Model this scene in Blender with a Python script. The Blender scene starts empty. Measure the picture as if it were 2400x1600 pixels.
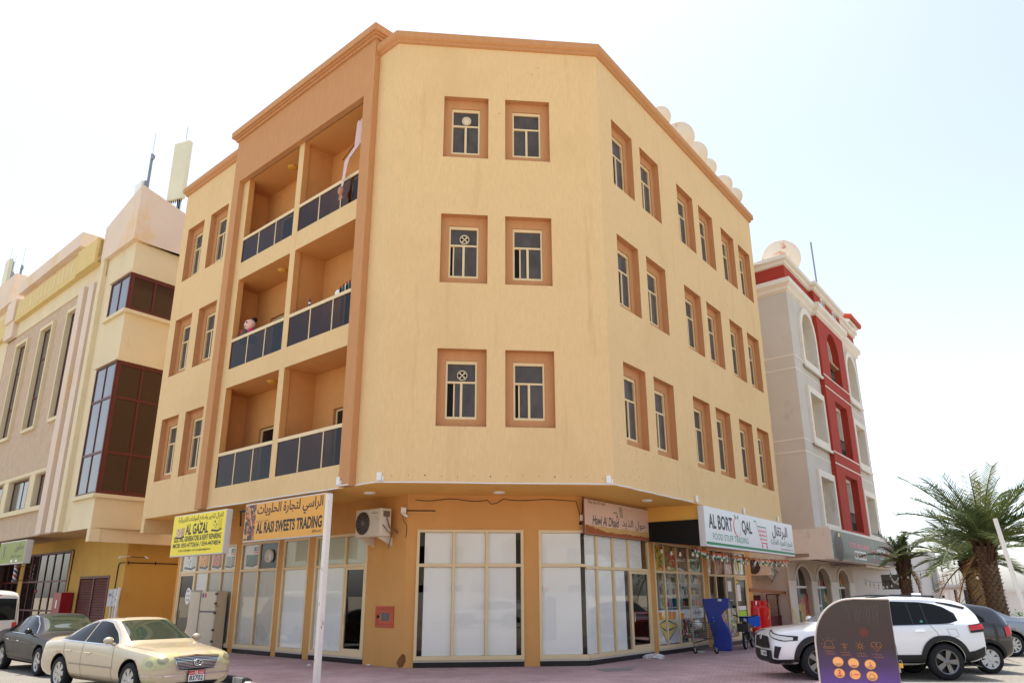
import bpy, bmesh, math, random
from mathutils import Vector as V, Matrix
from mathutils.bvhtree import BVHTree
R_ = random.Random(7)
sc = bpy.context.scene
col = sc.collection

# ------------------------------------------------------------------ camera, sky, sun, exposure
FPX, PITCH, ROLL, HC = 1811.672, math.radians(18.129), math.radians(-0.199), 1.75   # focal length in photo pixels
FW = V((0, math.cos(PITCH), math.sin(PITCH)))
_r, _u = V((1, 0, 0)), V((0, -math.sin(PITCH), math.cos(PITCH)))
CR = _r * math.cos(ROLL) + _u * math.sin(ROLL)
CU = _u * math.cos(ROLL) - _r * math.sin(ROLL)
CAM = V((0, 0, HC))
cd = bpy.data.cameras.new('camera'); cam = bpy.data.objects.new('camera', cd); col.objects.link(cam)
cd.sensor_width = 36; cd.lens = 36 * FPX / 2400; cd.clip_start = .1; cd.clip_end = 3000
cam.matrix_world = Matrix(((CR.x, CU.x, -FW.x, 0), (CR.y, CU.y, -FW.y, 0), (CR.z, CU.z, -FW.z, HC), (0, 0, 0, 1)))
sc.camera = cam

SUN_EL, SUN_AZ = math.radians(75), V((-0.42, 0.907, 0)).normalized()   # high noon sun, behind the corner building
w = bpy.data.worlds.new('World'); sc.world = w; w.use_nodes = True
nt = w.node_tree; bg = nt.nodes['Background']
sk = nt.nodes.new('ShaderNodeTexSky'); sk.sky_type = 'NISHITA'; sk.sun_disc = False
sk.sun_elevation = SUN_EL; sk.sun_rotation = math.atan2(SUN_AZ.x, SUN_AZ.y)
sk.air_density = 1.0; sk.dust_density = 2.0; sk.ozone_density = 2.5; sk.altitude = 0
bw = nt.nodes.new('ShaderNodeRGBToBW'); nt.links.new(sk.outputs[0], bw.inputs[0]); hs = nt.nodes.new('ShaderNodeMix'); hs.data_type = 'RGBA'; hs.inputs[0].default_value = .5   # dust haze pales the whole sky evenly
nt.links.new(sk.outputs[0], hs.inputs[6]); nt.links.new(bw.outputs[0], hs.inputs[7])
nt.links.new(hs.outputs[2], bg.inputs[0]); bg.inputs[1].default_value = 0.15
sd = bpy.data.lights.new('sun', 'SUN'); sd.energy = 2.6; sd.angle = math.radians(.6); sd.color = (1, .955, .88)
so = bpy.data.objects.new('sun', sd); col.objects.link(so)
_sv = SUN_AZ * math.cos(SUN_EL) + V((0, 0, math.sin(SUN_EL)))
so.rotation_euler = _sv.to_track_quat('Z', 'Y').to_euler(); so.location = (0, 0, 60)
sc.view_settings.view_transform = 'Standard'; sc.view_settings.look = 'None'
sc.view_settings.exposure = 1.22; sc.view_settings.gamma = 1; sc.view_settings.use_curve_mapping = False
sc.cycles.max_bounces = 8; sc.cycles.diffuse_bounces = 5; sc.cycles.transparent_max_bounces = 16
sc.cycles.caustics_reflective = False; sc.cycles.caustics_refractive = False

# ------------------------------------------------------------------ photo pixel -> point
def ray(p): return FW + CR * ((p[0] - 1200) / FPX) - CU * ((p[1] - 800) / FPX)
def onz(p, z=0):
    d = ray(p); return CAM + d * ((z - HC) / d.z)
def crop(x0, y0, s): return lambda x, y: (x0 + x / s, y0 + y / s)
class Fr:
    """A wall: s runs to the right seen from outside, y into the wall, out = -y."""
    def __init__(s, o, d):
        s.o = V((o[0], o[1], 0)); s.d = V((d[0], d[1], 0)).normalized(); s.n = V((s.d.y, -s.d.x, 0))
        s.rz = math.atan2(s.d.y, s.d.x)
    def P(s, a, z=0, out=0): return s.o + s.d * a + s.n * out + V((0, 0, z))
    def px(s, p, out=0):
        d = ray(p); t = ((s.o + s.n * out - CAM) @ s.n) / (d @ s.n) if False else ((s.o + s.n * out - CAM).dot(s.n)) / d.dot(s.n)
        X = CAM + d * t; return ((X - s.o).dot(s.d), X.z)
    def M(s, a=0, z=0, out=0): return Matrix.Translation(s.P(a, z, out)) @ Matrix.Rotation(s.rz, 4, 'Z')
A_, B_ = (-3.278, 18.797), (2.537, 19.408)
FF = Fr(A_, (B_[0] - A_[0], B_[1] - A_[1]))
LF = Fr(A_, (0.7331, -0.6801))          # s is negative towards the far left end
RF = Fr(B_, (0.5797, 0.8148))
ID = Matrix.Identity(4)

# ------------------------------------------------------------------ mesh builder and objects
class MB:
    def __init__(s): s.v = []; s.f = []; s.m = []; s.sm = []
    def add(s, vs, fs, m=0, sm=False):
        b = len(s.v); s.v += [tuple(p) for p in vs]
        for f in fs: s.f.append([b + i for i in f]); s.m.append(m); s.sm.append(sm)
        return s
    def quad(s, a, b, c, d, m=0): return s.add([a, b, c, d], [(0, 1, 2, 3)], m)
    def poly(s, pts, m=0): return s.add(pts, [tuple(range(len(pts)))], m)
    def box(s, x0, x1, y0, y1, z0, z1, m=0):
        vs = [(x, y, z) for z in (z0, z1) for y in (y0, y1) for x in (x0, x1)]
        return s.add(vs, [(0, 2, 3, 1), (4, 5, 7, 6), (0, 1, 5, 4), (2, 6, 7, 3), (0, 4, 6, 2), (1, 3, 7, 5)], m)
    def obox(s, c, ax, ay, az, m=0):
        c, ax, ay, az = V(c), V(ax), V(ay), V(az)
        vs = [c + ax * i + ay * j + az * k for k in (-1, 1) for j in (-1, 1) for i in (-1, 1)]
        return s.add(vs, [(0, 2, 3, 1), (4, 5, 7, 6), (0, 1, 5, 4), (2, 6, 7, 3), (0, 4, 6, 2), (1, 3, 7, 5)], m)
    def prism(s, pts, ext, m=0):
        n = len(pts); e = V(ext); vs = [V(p) for p in pts] + [V(p) + e for p in pts]
        return s.add(vs, [tuple(range(n))[::-1], tuple(range(n, 2 * n))] + [(i, (i + 1) % n, n + (i + 1) % n, n + i) for i in range(n)], m)
    def tube(s, pts, r, n=8, m=0, cap=True, sm=True):
        pts = [V(p) for p in pts]; k = len(pts); rs = r if isinstance(r, (list, tuple)) else [r] * k
        vs = []; prev = None
        for i, p in enumerate(pts):
            t = (pts[min(i + 1, k - 1)] - pts[max(i - 1, 0)]).normalized()
            if prev is None: a = t.orthogonal().normalized()
            else:
                a = prev - t * prev.dot(t); a = a.normalized() if a.length > 1e-6 else t.orthogonal().normalized()
            prev = a; b = t.cross(a)
            for j in range(n):
                q = 2 * math.pi * j / n; vs.append(p + (a * math.cos(q) + b * math.sin(q)) * rs[i])
        fs = [(i * n + j, i * n + (j + 1) % n, (i + 1) * n + (j + 1) % n, (i + 1) * n + j) for i in range(k - 1) for j in range(n)]
        s.add(vs, fs, m, sm)
        if cap: s.add(vs[:n], [tuple(range(n))[::-1]], m); s.add(vs[-n:], [tuple(range(n))], m)
        return s
    def bar(s, a, b, r, n=6, m=0): return s.tube([a, b], r, n, m)
    def lathe(s, prof, n=20, o=(0, 0, 0), ax='Z', m=0, sm=True):
        vs = []; o = V(o)
        for r, h in prof:
            for j in range(n):
                q = 2 * math.pi * j / n; x, y = r * math.cos(q), r * math.sin(q)
                vs.append(o + V({'Z': (x, y, h), 'Y': (x, h, y), 'X': (h, x, y)}[ax]))
        k = len(prof)
        return s.add(vs, [(i * n + j, i * n + (j + 1) % n, (i + 1) * n + (j + 1) % n, (i + 1) * n + j) for i in range(k - 1) for j in range(n)], m, sm)
    def disc(s, c, r, nrm='Y', n=24, m=0, rz=None):
        c = V(c); rz = rz or r
        return s.poly([c + V({'Y': (r * math.cos(q), 0, rz * math.sin(q)), 'Z': (r * math.cos(q), rz * math.sin(q), 0), 'X': (0, r * math.cos(q), rz * math.sin(q))}[nrm]) for q in [2 * math.pi * j / n for j in range(n)]], m)
    def sphere(s, c, r, nu=12, nv=8, m=0, sc_=(1, 1, 1)):
        c = V(c); vs = []
        for i in range(nv + 1):
            a = math.pi * i / nv
            for j in range(nu):
                q = 2 * math.pi * j / nu
                vs.append(c + V((r * sc_[0] * math.sin(a) * math.cos(q), r * sc_[1] * math.sin(a) * math.sin(q), r * sc_[2] * math.cos(a))))
        return s.add(vs, [(i * nu + j, (i + 1) * nu + j, (i + 1) * nu + (j + 1) % nu, i * nu + (j + 1) % nu) for i in range(nv) for j in range(nu)], m, True)
    def mesh(s, name, mats):
        me = bpy.data.meshes.new(name); me.from_pydata(s.v, [], s.f); 
        for m in (mats if isinstance(mats, (list, tuple)) else [mats]): me.materials.append(m)
        me.polygons.foreach_set('material_index', s.m); me.polygons.foreach_set('use_smooth', s.sm)
        me.update(); return me
    def xf(s, M): s.v = [tuple(M @ V(p)) for p in s.v]; return s
    def build(s, name, mats, parent=None, M=None, bevel=0, fixn=False):
        me = s.mesh(name, mats)
        if fixn:
            bm = bmesh.new(); bm.from_mesh(me); bmesh.ops.recalc_face_normals(bm, faces=bm.faces); bm.to_mesh(me); bm.free()
        o = link(name, me, parent, M)
        if bevel:
            b = o.modifiers.new('bevel', 'BEVEL'); b.width = bevel; b.segments = 2; b.limit_method = 'ANGLE'; b.harden_normals = False
        return o
def link(name, data, parent=None, M=None):
    o = bpy.data.objects.new(name, data); col.objects.link(o)
    if parent: o.parent = parent
    if M is not None: o.matrix_local = M
    return o
def tag(o, label=None, cat=None, group=None, kind=None):
    for k, x in (('label', label), ('category', cat), ('group', group), ('kind', kind)):
        if x: o[k] = x
    return o
def thing(name, label, cat, M=None, group=None):
    return tag(link(name, None, None, M if M is not None else ID), label, cat, group)
def copy_tree(o, parent=None, M=None):
    c = o.copy(); col.objects.link(c); c.parent = parent
    if M is not None: c.matrix_local = M
    for ch in list(o.children): copy_tree(ch, c)
    return c
def T(x, y, z, rz=0): return Matrix.Translation((x, y, z)) @ Matrix.Rotation(rz, 4, 'Z')
def lerp(a, b, t): return a + (b - a) * t
def wallgrid(x0, x1, z0, z1, holes, mb, y=0, m=0, flip=False):
    """vertical panel in the x-z plane with rectangular holes (hx0,hx1,hz0,hz1)"""
    xs = sorted({x0, x1, *[h[i] for h in holes for i in (0, 1) if x0 < h[i] < x1]}); zs = sorted({z0, z1, *[h[i] for h in holes for i in (2, 3) if z0 < h[i] < z1]})
    for a, b in zip(xs, xs[1:]):
        for c, d in zip(zs, zs[1:]):
            mx, mz = (a + b) / 2, (c + d) / 2
            if any(h[0] < mx < h[1] and h[2] < mz < h[3] for h in holes): continue
            mb.quad((a, y, c), (b, y, c), (b, y, d), (a, y, d), m)
    return mb
def ring(mb, x0, x1, z0, z1, t, y0, y1, m=0, tb=None):
    """rectangular frame of members t wide, between depths y0 and y1"""
    tb = tb if tb is not None else t
    mb.box(x0, x0 + t, y0, y1, z0, z1, m); mb.box(x1 - t, x1, y0, y1, z0, z1, m)
    mb.box(x0 + t, x1 - t, y0, y1, z1 - t, z1, m); mb.box(x0 + t, x1 - t, y0, y1, z0, z0 + tb, m)
    return mb
# ------------------------------------------------------------------ materials
def L8(r, g, b): return tuple(((c / 255) / 12.92 if c / 255 <= .04045 else ((c / 255 + .055) / 1.055) ** 2.4) for c in (r, g, b))
def pmat(name, c, rough=.75, metal=0, var=0, vs=(1.5, 1.5, 1.5), bump=0, bs=(40, 40, 40), spec=.4, coat=0, var2=None, detail=4, dirt=None, obj=False):
    """var: brightness variation, vs its scale; dirt=(colour, scale, lo, hi) stains with a shape of their own"""
    m = bpy.data.materials.new(name); m.use_nodes = True; t = m.node_tree; N = t.nodes; K = t.links.new
    p = N['Principled BSDF']; p.inputs['Base Color'].default_value = (*c, 1); p.inputs['Roughness'].default_value = rough
    p.inputs['Metallic'].default_value = metal; p.inputs['Specular IOR Level'].default_value = spec
    if coat: p.inputs['Coat Weight'].default_value = coat; p.inputs['Coat Roughness'].default_value = .03
    if var or bump or dirt:
        if obj: pos = N.new('ShaderNodeTexCoord').outputs['Object']
        else: pos = N.new('ShaderNodeNewGeometry').outputs['Position']
        def noise(s, det=detail, ro=.55):
            mp = N.new('ShaderNodeMapping'); mp.inputs['Scale'].default_value = s; K(pos, mp.inputs[0])
            n = N.new('ShaderNodeTexNoise'); n.inputs['Detail'].default_value = det; n.inputs['Roughness'].default_value = ro; n.inputs['Scale'].default_value = 1
            K(mp.outputs[0], n.inputs[0]); return n.outputs[0]
        def mix(fac, a, b):
            x = N.new('ShaderNodeMix'); x.data_type = 'RGBA'; K(fac, x.inputs[0])
            for i, v in ((6, a), (7, b)):
                if isinstance(v, tuple): x.inputs[i].default_value = (*v, 1)
                else: K(v, x.inputs[i])
            return x.outputs[2]
        def ramp(x, lo, hi):
            r = N.new('ShaderNodeMapRange'); r.inputs[1].default_value = lo; r.inputs[2].default_value = hi; K(x, r.inputs[0]); return r.outputs[0]
        cur = c
        if var:
            a = tuple(x * (1 - var) for x in c); b = tuple(min(.95, x * (1 + var * .8)) for x in c)
            cur = mix(ramp(noise(vs), .28, .72), a, b)
        if var2: cur = mix(ramp(noise(var2[1]), var2[2], var2[3]), cur, var2[0])
        if dirt: cur = mix(ramp(noise(dirt[1], 6, .65), dirt[2], dirt[3]), cur, dirt[0])
        if not isinstance(cur, tuple): K(cur, p.inputs['Base Color'])
        if bump:
            bn = N.new('ShaderNodeBump'); bn.inputs['Strength'].default_value = bump; bn.inputs['Distance'].default_value = .02
            K(noise(bs, 5), bn.inputs['Height']); K(bn.outputs[0], p.inputs['Normal'])
    return m
def glassmat(name, tint=(.985, .99, .985), refl=1.0, rough=.0):
    m = bpy.data.materials.new(name); m.use_nodes = True; t = m.node_tree; N = t.nodes; K = t.links.new
    N.remove(N['Principled BSDF']); out = N['Material Output']
    tr = N.new('ShaderNodeBsdfTransparent'); tr.inputs[0].default_value = (*tint, 1)
    gl = N.new('ShaderNodeBsdfGlossy'); gl.inputs['Roughness'].default_value = rough; gl.inputs[0].default_value = (.95, .95, .95, 1)
    fr = N.new('ShaderNodeFresnel'); fr.inputs[0].default_value = 1.5
    mu = N.new('ShaderNodeMath'); mu.operation = 'MULTIPLY'; mu.inputs[1].default_value = refl; K(fr.outputs[0], mu.inputs[0])
    ge = N.new('ShaderNodeNewGeometry'); iv = N.new('ShaderNodeMath'); iv.operation = 'SUBTRACT'; iv.inputs[0].default_value = 1; K(ge.outputs['Backfacing'], iv.inputs[1])   # only the outer face of a pane mirrors
    m2 = N.new('ShaderNodeMath'); m2.operation = 'MULTIPLY'; m2.use_clamp = True; K(mu.outputs[0], m2.inputs[0]); K(iv.outputs[0], m2.inputs[1]); mu = m2
    mx = N.new('ShaderNodeMixShader'); K(mu.outputs[0], mx.inputs[0]); K(tr.outputs[0], mx.inputs[1]); K(gl.outputs[0], mx.inputs[2]); K(mx.outputs[0], out.inputs[0])
    return m
STREAK = (42, 42, 6)
m_tan = pmat('tan_render', L8(224, 192, 141), .9, var=.055, vs=(20, 20, 4.5), bump=.6, bs=STREAK, var2=(L8(215, 182, 131), (.5, .5, .4), .5, .8), dirt=(L8(204, 168, 118), (2.6, 2.6, .22), .6, .82))
m_brown = pmat('brown_render', L8(193, 141, 95), .9, var=.05, vs=(9, 9, 2), bump=.4, bs=STREAK)
m_shopwall = pmat('shop_wall_render', L8(210, 156, 91), .9, var=.06, vs=(1.2, 1.2, .6), bump=.35, bs=STREAK, dirt=(L8(150, 100, 58), (1.6, 1.6, 1.2), .66, .85))
m_soffit = pmat('soffit_paint', L8(230, 182, 92), .9, var=.05, vs=(.8, .8, .8), dirt=(L8(196, 140, 80), (.9, .9, .9), .6, .8))
m_cream = pmat('cream_aluminium', L8(226, 203, 158), .5, var=.04, vs=(3, 3, 3))
m_creamd = pmat('cream_aluminium_worn', L8(214, 188, 136), .5, var=.06, vs=(6, 6, 6))
m_dark = pmat('tinted_glass', (.012, .012, .014), .06, spec=.55)
m_dark2 = pmat('tinted_glass_dusty', (.085, .076, .068), .25, spec=.22, var=.3, vs=(3, 3, 2))
m_frost = pmat('frosted_glass', L8(120, 112, 104), .3, spec=.4, var=.15, vs=(30, 30, 30), bump=.3, bs=(60, 60, 60))
m_glass = glassmat('clear_glass')
m_glassd = glassmat('grey_glass', (.42, .42, .42), 1.2)
m_rail = glassmat('smoked_rail_glass', (.42, .38, .36), .5, .03)
m_white = pmat('white_plastic', L8(232, 232, 228), .45, var=.04)
m_whitep = pmat('white_sheet', L8(232, 231, 226), .8, var=.03, vs=(.8, .8, .5))
m_black = pmat('black_plinth', L8(22, 22, 24), .35, var=.3, vs=(5, 5, 5))
m_blackm = pmat('matt_black', L8(12, 12, 12), .8)
m_int = pmat('dark_interior', L8(70, 62, 56), .9)
m_intl = pmat('light_interior', L8(190, 182, 170), .9)
m_steel = pmat('galvanised_steel', L8(150, 150, 148), .4, .8, var=.1, vs=(8, 8, 8))
m_wire = pmat('black_cable', L8(20, 19, 18), .6)
m_granite = pmat('speckled_sill', L8(200, 190, 175), .6, var=.3, vs=(90, 90, 90))
m_rust = pmat('white_paint_rusting', L8(226, 220, 210), .5, var=.05, dirt=(L8(150, 88, 45), (9, 9, 5), .62, .68))
m_ylamp = pmat('yellowed_lamp_cover', L8(214, 160, 60), .4)
def flat(name, r, g, b, rough=.5, **k): return pmat(name, L8(r, g, b), rough, **k)
m_red = flat('red_paint', 190, 30, 28, .4); m_blue = flat('blue_paint', 16, 50, 150, .35, var=.08); m_yel = flat('sign_yellow', 247, 224, 20, .4)
m_ink = flat('black_ink', 25, 20, 22, .5); m_green = flat('sign_green', 10, 130, 80, .45); m_signw = flat('sign_white', 224, 226, 226, .35, var=.02)
m_orange = flat('sign_orange', 224, 160, 52, .4, var=.03); m_redi = flat('red_ink', 214, 62, 60, .5)

# ------------------------------------------------------------------ lettering (flat print turned into thin mesh)
_AR = {'ئ': 0xFE89, 'ا': 0xFE8D, 'ب': 0xFE8F, 'ة': 0xFE93, 'ت': 0xFE95, 'ج': 0xFE9D, 'ح': 0xFEA1, 'د': 0xFEA9, 'ذ': 0xFEAB, 'ر': 0xFEAD, 'ز': 0xFEAF, 'س': 0xFEB1, 'ش': 0xFEB5, 'ص': 0xFEB9, 'ط': 0xFEC1, 'ع': 0xFEC9, 'غ': 0xFECD, 'ف': 0xFED1, 'ق': 0xFED5, 'ك': 0xFED9, 'ل': 0xFEDD, 'م': 0xFEE1, 'ن': 0xFEE5, 'ه': 0xFEE9, 'و': 0xFEED, 'ي': 0xFEF1}
def arabic(t):
    nonjoin = 'اةدذرزو'; out = []; i = 0
    while i < len(t):
        c = t[i]
        if c not in _AR: out.append(c); i += 1; continue
        prev = i > 0 and t[i - 1] in _AR and t[i - 1] not in nonjoin
        if c == 'ل' and i + 1 < len(t) and t[i + 1] == 'ا': out.append(chr(0xFEFC if prev else 0xFEFB)); i += 2; continue
        nxt = i + 1 < len(t) and t[i + 1] in _AR and c not in nonjoin
        b = _AR[c]; out.append(chr(b + (3 if prev and nxt else 2 if nxt else 1 if prev else 0))); i += 1
    return ''.join(reversed(out))
def text(name, s, x0, x1, z0, z1, y, mat, parent, bold=0.0, M=None, shear=0):
    """lettering stretched to fill the rectangle x0..x1, z0..z1 on a local x-z plane at depth y"""
    cu = bpy.data.curves.new('t', 'FONT'); cu.body = s; cu.offset = bold; cu.resolution_u = 3; cu.shear = shear; cu.fill_mode = 'FRONT'
    o = bpy.data.objects.new('t', cu); col.objects.link(o)
    dg = bpy.context.evaluated_depsgraph_get(); me = bpy.data.meshes.new_from_object(o.evaluated_get(dg))
    bpy.data.objects.remove(o); bpy.data.curves.remove(cu)
    if not me.vertices: return None
    xs = [v.co.x for v in me.vertices]; zs = [v.co.y for v in me.vertices]
    ax, bx, az, bz = min(xs), max(xs), min(zs), max(zs)
    for v in me.vertices:
        v.co = ((v.co.x - ax) / (bx - ax) * (x1 - x0) + x0, y, (v.co.y - az) / max(bz - az, 1e-6) * (z1 - z0) + z0)
    me.materials.clear(); me.materials.append(mat); me.name = name
    return link(name, me, parent, M)
# ------------------------------------------------------------------ ground
RD = -.15
def lineX(p, d, q, e):
    """intersection of two horizontal lines"""
    p, d, q, e = V(p), V(d), V(q), V(e); k = d.x * e.y - d.y * e.x
    t = ((q.x - p.x) * e.y - (q.y - p.y) * e.x) / k; return p + d * t
def paver(name, c1, c2, mortar, bw, bh, ang=0, stain=None, rough=.85):
    m = bpy.data.materials.new(name); m.use_nodes = True; t = m.node_tree; N = t.nodes; K = t.links.new; p = N['Principled BSDF']; p.inputs['Roughness'].default_value = rough
    g = N.new('ShaderNodeNewGeometry'); mp = N.new('ShaderNodeMapping'); mp.inputs['Rotation'].default_value = (0, 0, ang); K(g.outputs['Position'], mp.inputs[0])
    b = N.new('ShaderNodeTexBrick'); b.inputs['Scale'].default_value = 1; b.inputs['Brick Width'].default_value = bw; b.inputs['Row Height'].default_value = bh
    b.inputs['Mortar Size'].default_value = .006; b.inputs['Color1'].default_value = (*c1, 1); b.inputs['Color2'].default_value = (*c2, 1); b.inputs['Mortar'].default_value = (*mortar, 1); K(mp.outputs[0], b.inputs[0])
    n = N.new('ShaderNodeTexNoise'); n.inputs['Scale'].default_value = .7; n.inputs['Detail'].default_value = 8; n.inputs['Roughness'].default_value = .65; K(g.outputs['Position'], n.inputs[0])
    r = N.new('ShaderNodeMapRange'); r.inputs[1].default_value = .35; r.inputs[2].default_value = .75; K(n.outputs[0], r.inputs[0])
    x = N.new('ShaderNodeMix'); x.data_type = 'RGBA'; x.blend_type = 'MULTIPLY'; K(r.outputs[0], x.inputs[0]); K(b.outputs[0], x.inputs[6]); x.inputs[7].default_value = (*(stain or (.62, .6, .58)), 1)
    K(x.outputs[2], p.inputs['Base Color'])
    bp = N.new('ShaderNodeBump'); bp.inputs['Strength'].default_value = .4; bp.inputs['Distance'].default_value = .01; K(b.outputs[1], bp.inputs['Height']); bp.invert = True; K(bp.outputs[0], p.inputs['Normal'])
    return m
m_pink = paver('pink_interlock_paving', L8(196, 166, 164), L8(182, 150, 150), L8(144, 122, 120), .22, .11, .3)
m_beige = paver('beige_interlock_paving', L8(148, 142, 130), L8(138, 131, 120), L8(108, 102, 94), .22, .11, -.2, (.82, .8, .78))
m_sand = pmat('sandy_ground', L8(188, 174, 148), .95, var=.12, vs=(.4, .4, .4), bump=.3, bs=(6, 6, 6))
m_road = pmat('dusty_concrete_road', L8(134, 128, 118), .9, var=.14, vs=(.6, .6, .6), bump=.3, bs=(50, 50, 50), dirt=(L8(96, 91, 84), (.8, .8, .8), .58, .8))
g = MB().quad((-1200, -1200, -.17), (1200, -1200, -.17), (1200, 1200, -.17), (-1200, 1200, -.17)).build('ground', m_sand); tag(g, kind='structure')
g = MB().quad((-60, 6, RD), (-2.6, 6, RD), (2, 22, RD), (-60, 66, RD)).build('road', m_road); tag(g, kind='structure')
KB = LF.P(-2.2, 0, 1.72)                     # where the kerb turns towards the camera
kerb_path = [LF.P(-60, 0, 1.72), LF.P(-2.55, 0, 1.72)]
for i in range(1, 7):                         # rounded corner
    q = i / 6; a, b, c = LF.P(-2.55, 0, 1.72), LF.P(-1.75, 0, 1.72), LF.P(-1.75, 0, 1.72) + V((.15, -.85, 0))
    kerb_path.append(a * (1 - q) ** 2 + b * 2 * q * (1 - q) + c * q * q)
kerb_path.append(V((-3.0, 8, 0)))
sw = [tuple(p) for p in kerb_path] + [(7.3, 8, 0), (6.9, 18.6, 0), tuple(RF.P(14.5, 0, 3.2)), tuple(RF.P(45, 0, 3.2)), tuple(RF.P(45, 0, -12)), tuple(LF.P(-60, 0, -12))]
sidewalk = MB().poly(sw).build('sidewalk', m_pink); tag(sidewalk, kind='structure')
g = MB().quad((5.5, 6, -.006), (90, 6, -.006), (90, 90, -.006), (5.5, 60, -.006)).build('parking_pavement', m_beige); tag(g, kind='structure')
m_kw = pmat('kerb_white_paint', L8(206, 204, 196), .8, dirt=(L8(120, 112, 100), (7, 7, 7), .5, .66)); m_kb = pmat('kerb_black_paint', L8(40, 40, 42), .75, var=.3, vs=(6, 6, 6), dirt=(L8(120, 112, 100), (5, 5, 5), .6, .75))
kerb = thing('kerb', 'row of kerb stones painted black and white edging the pink pavement', 'kerb', T(*kerb_path[1]))
def path_samples(path, step, skip=0):
    out = []; acc = skip
    for a, b in zip(path, path[1:]):
        L = (b - a).length
        while acc < L: out.append(a + (b - a) * (acc / L)); acc += step
        acc -= L
    return out
ks = path_samples(kerb_path, .62, (kerb_path[1] - kerb_path[0]).length % .62)
for i, (a, b) in enumerate(zip(ks, ks[1:])):
    if a.y < 11 or a.y > 42: continue
    d = (b - a).normalized(); n = V((d.y, -d.x, 0)); e = d * .012
    o = V(kerb_path[1]); m = MB()
    pts = [a + e, b - e, b - e + n * .14, a + e + n * .14]
    m.prism([p + V((0, 0, RD - .02)) - o for p in pts], (0, 0, .175 - (i % 3) * .004))
    m.build('kerb_stone', [m_kw, m_kb][i % 2], kerb, bevel=.015, fixn=True)
ch = MB().poly([onz(p, .006) for p in ((1395, 1566), (1482, 1563), (1484, 1569), (1420, 1573))]).build('manhole_cover', flat('steel_grey', 128, 124, 122, .6, var=.15, vs=(9, 9, 9)))
tag(ch, 'grey flat inspection cover set in the pink pavement before the corner window', 'manhole cover')

# ------------------------------------------------------------------ the corner building
ZS, ZT = 4.33, 17.1
bld = thing('apartment_building', 'tan four storey corner apartment building with brown balcony frame and shops below', 'building', T(0, 27, 0))
BI = bld.matrix_basis.inverted()
def FM(fr, a=0, z=0, out=0): return BI @ fr.M(a, z, out)
FLS, FFS, FRS = Fr(LF.P(0, 0, -2.05), LF.d), Fr(FF.P(0, 0, -2.32), FF.d), Fr(RF.P(0, 0, -1.76), RF.d)
cLF = lineX(FLS.o, FLS.d, FFS.o, FFS.d); cFR = lineX(FFS.o, FFS.d, FRS.o, FRS.d)
sLc, sF0, sF1, sR0 = (cLF - FLS.o).dot(FLS.d), (cLF - FFS.o).dot(FFS.d), (cFR - FFS.o).dot(FFS.d), (cFR - FRS.o).dot(FRS.d)
WF = 5.847
ROWS = [(12.6, 15.83), (8.8, 11.97), (4.95, 8.17)]
BAYS = [(-8.24, -5.03), (-4.73, -1.31)]
winL = [(x0, x1, z0, z1) for z0, z1 in ((13.21, 15.43), (9.42, 11.64), (5.58, 7.82)) for x0, x1 in ((-12.87, -11.53), (-11.0, -9.67))]
winF = [(x0, x1, z0, z1) for z0, z1 in ((13.4, 15.38), (9.61, 11.63), (5.75, 7.78)) for x0, x1 in ((1.37, 2.64), (3.12, 4.40))]
winR = [(x0, x1, z0, z1) for z0, z1 in ((13.17, 15.36), (9.35, 11.56), (5.48, 7.75)) for x0, x1 in ((.8, 2.15), (2.68, 4.06), (5.52, 6.92), (7.44, 8.8), (9.67, 11.05), (11.58, 12.95))]
bayholes = [(a, b, c, d) for a, b in BAYS for c, d in ROWS]
wallgrid(-13.4, 0, ZS, ZT, winL + bayholes, MB()).build('wall', m_tan, bld, FM(LF))
wallgrid(0, WF, ZS, ZT, winF, MB()).build('wall', m_tan, bld, FM(FF))
wallgrid(0, 13.44, ZS, ZT, winR, MB()).build('wall', m_tan, bld, FM(RF))
EL, ER = LF.P(-13.4), RF.P(13.44); BK = lineX(EL, RF.d, ER, -LF.d)
def wq(mb, a, b, z0, z1): mb.quad((a.x, a.y, z0), (b.x, b.y, z0), (b.x, b.y, z1), (a.x, a.y, z1))
m = MB()
wq(m, BK, EL, ZS, ZT); wq(m, ER, BK, ZS, ZT); m.build('wall', m_tan, bld, BI); m = MB(); wq(m, LF.P(-14.6, 0, -8), RF.P(14.5, 0, -8), 0, ZS); m.build('wall', m_shopwall, bld, BI)
AW, BW = LF.P(0), RF.P(0)
MB().poly([(p.x, p.y, 17.0) for p in (EL, AW, BW, ER, BK)]).build('roof', pmat('roof_screed', L8(180, 168, 150), .9), bld, BI)
MB().poly([(p.x, p.y, ZS) for p in (EL, BK, ER, BW, AW)]).build('soffit', m_soffit, bld, BI)
def sweep(mb, path, prof, m=0):
    """profile (out, z) swept along a horizontal path with mitred corners; out is to the right of travel"""
    n = len(path); rows = []
    for i, p in enumerate(path):
        d0 = (path[i] - path[i - 1]).normalized() if i else None; d1 = (path[i + 1] - path[i]).normalized() if i < n - 1 else None
        n0 = V((d0.y, -d0.x, 0)) if d0 else None; n1 = V((d1.y, -d1.x, 0)) if d1 else None
        if n0 and n1: b = (n0 + n1).normalized(); b = b / b.dot(n0)
        else: b = n0 or n1
        rows.append([V((p.x, p.y, 0)) + b * o + V((0, 0, z)) for o, z in prof])
    k = len(prof); mb.add([q for r in rows for q in r], [(i * k + j, (i + 1) * k + j, (i + 1) * k + j + 1, i * k + j + 1) for i in range(n - 1) for j in range(k - 1)], m)
    return mb
CP = [(-.02, 17.07), (.07, 17.1), (.07, 17.17), (.12, 17.2), (.16, 17.24), (.16, 17.42), (-.3, 17.43), (-.3, 17.0)]
sweep(MB(), [EL + RF.d * 6, EL, AW, BW, ER, ER - LF.d * 6], CP).build('cornice', m_brown, bld, BI)
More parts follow.
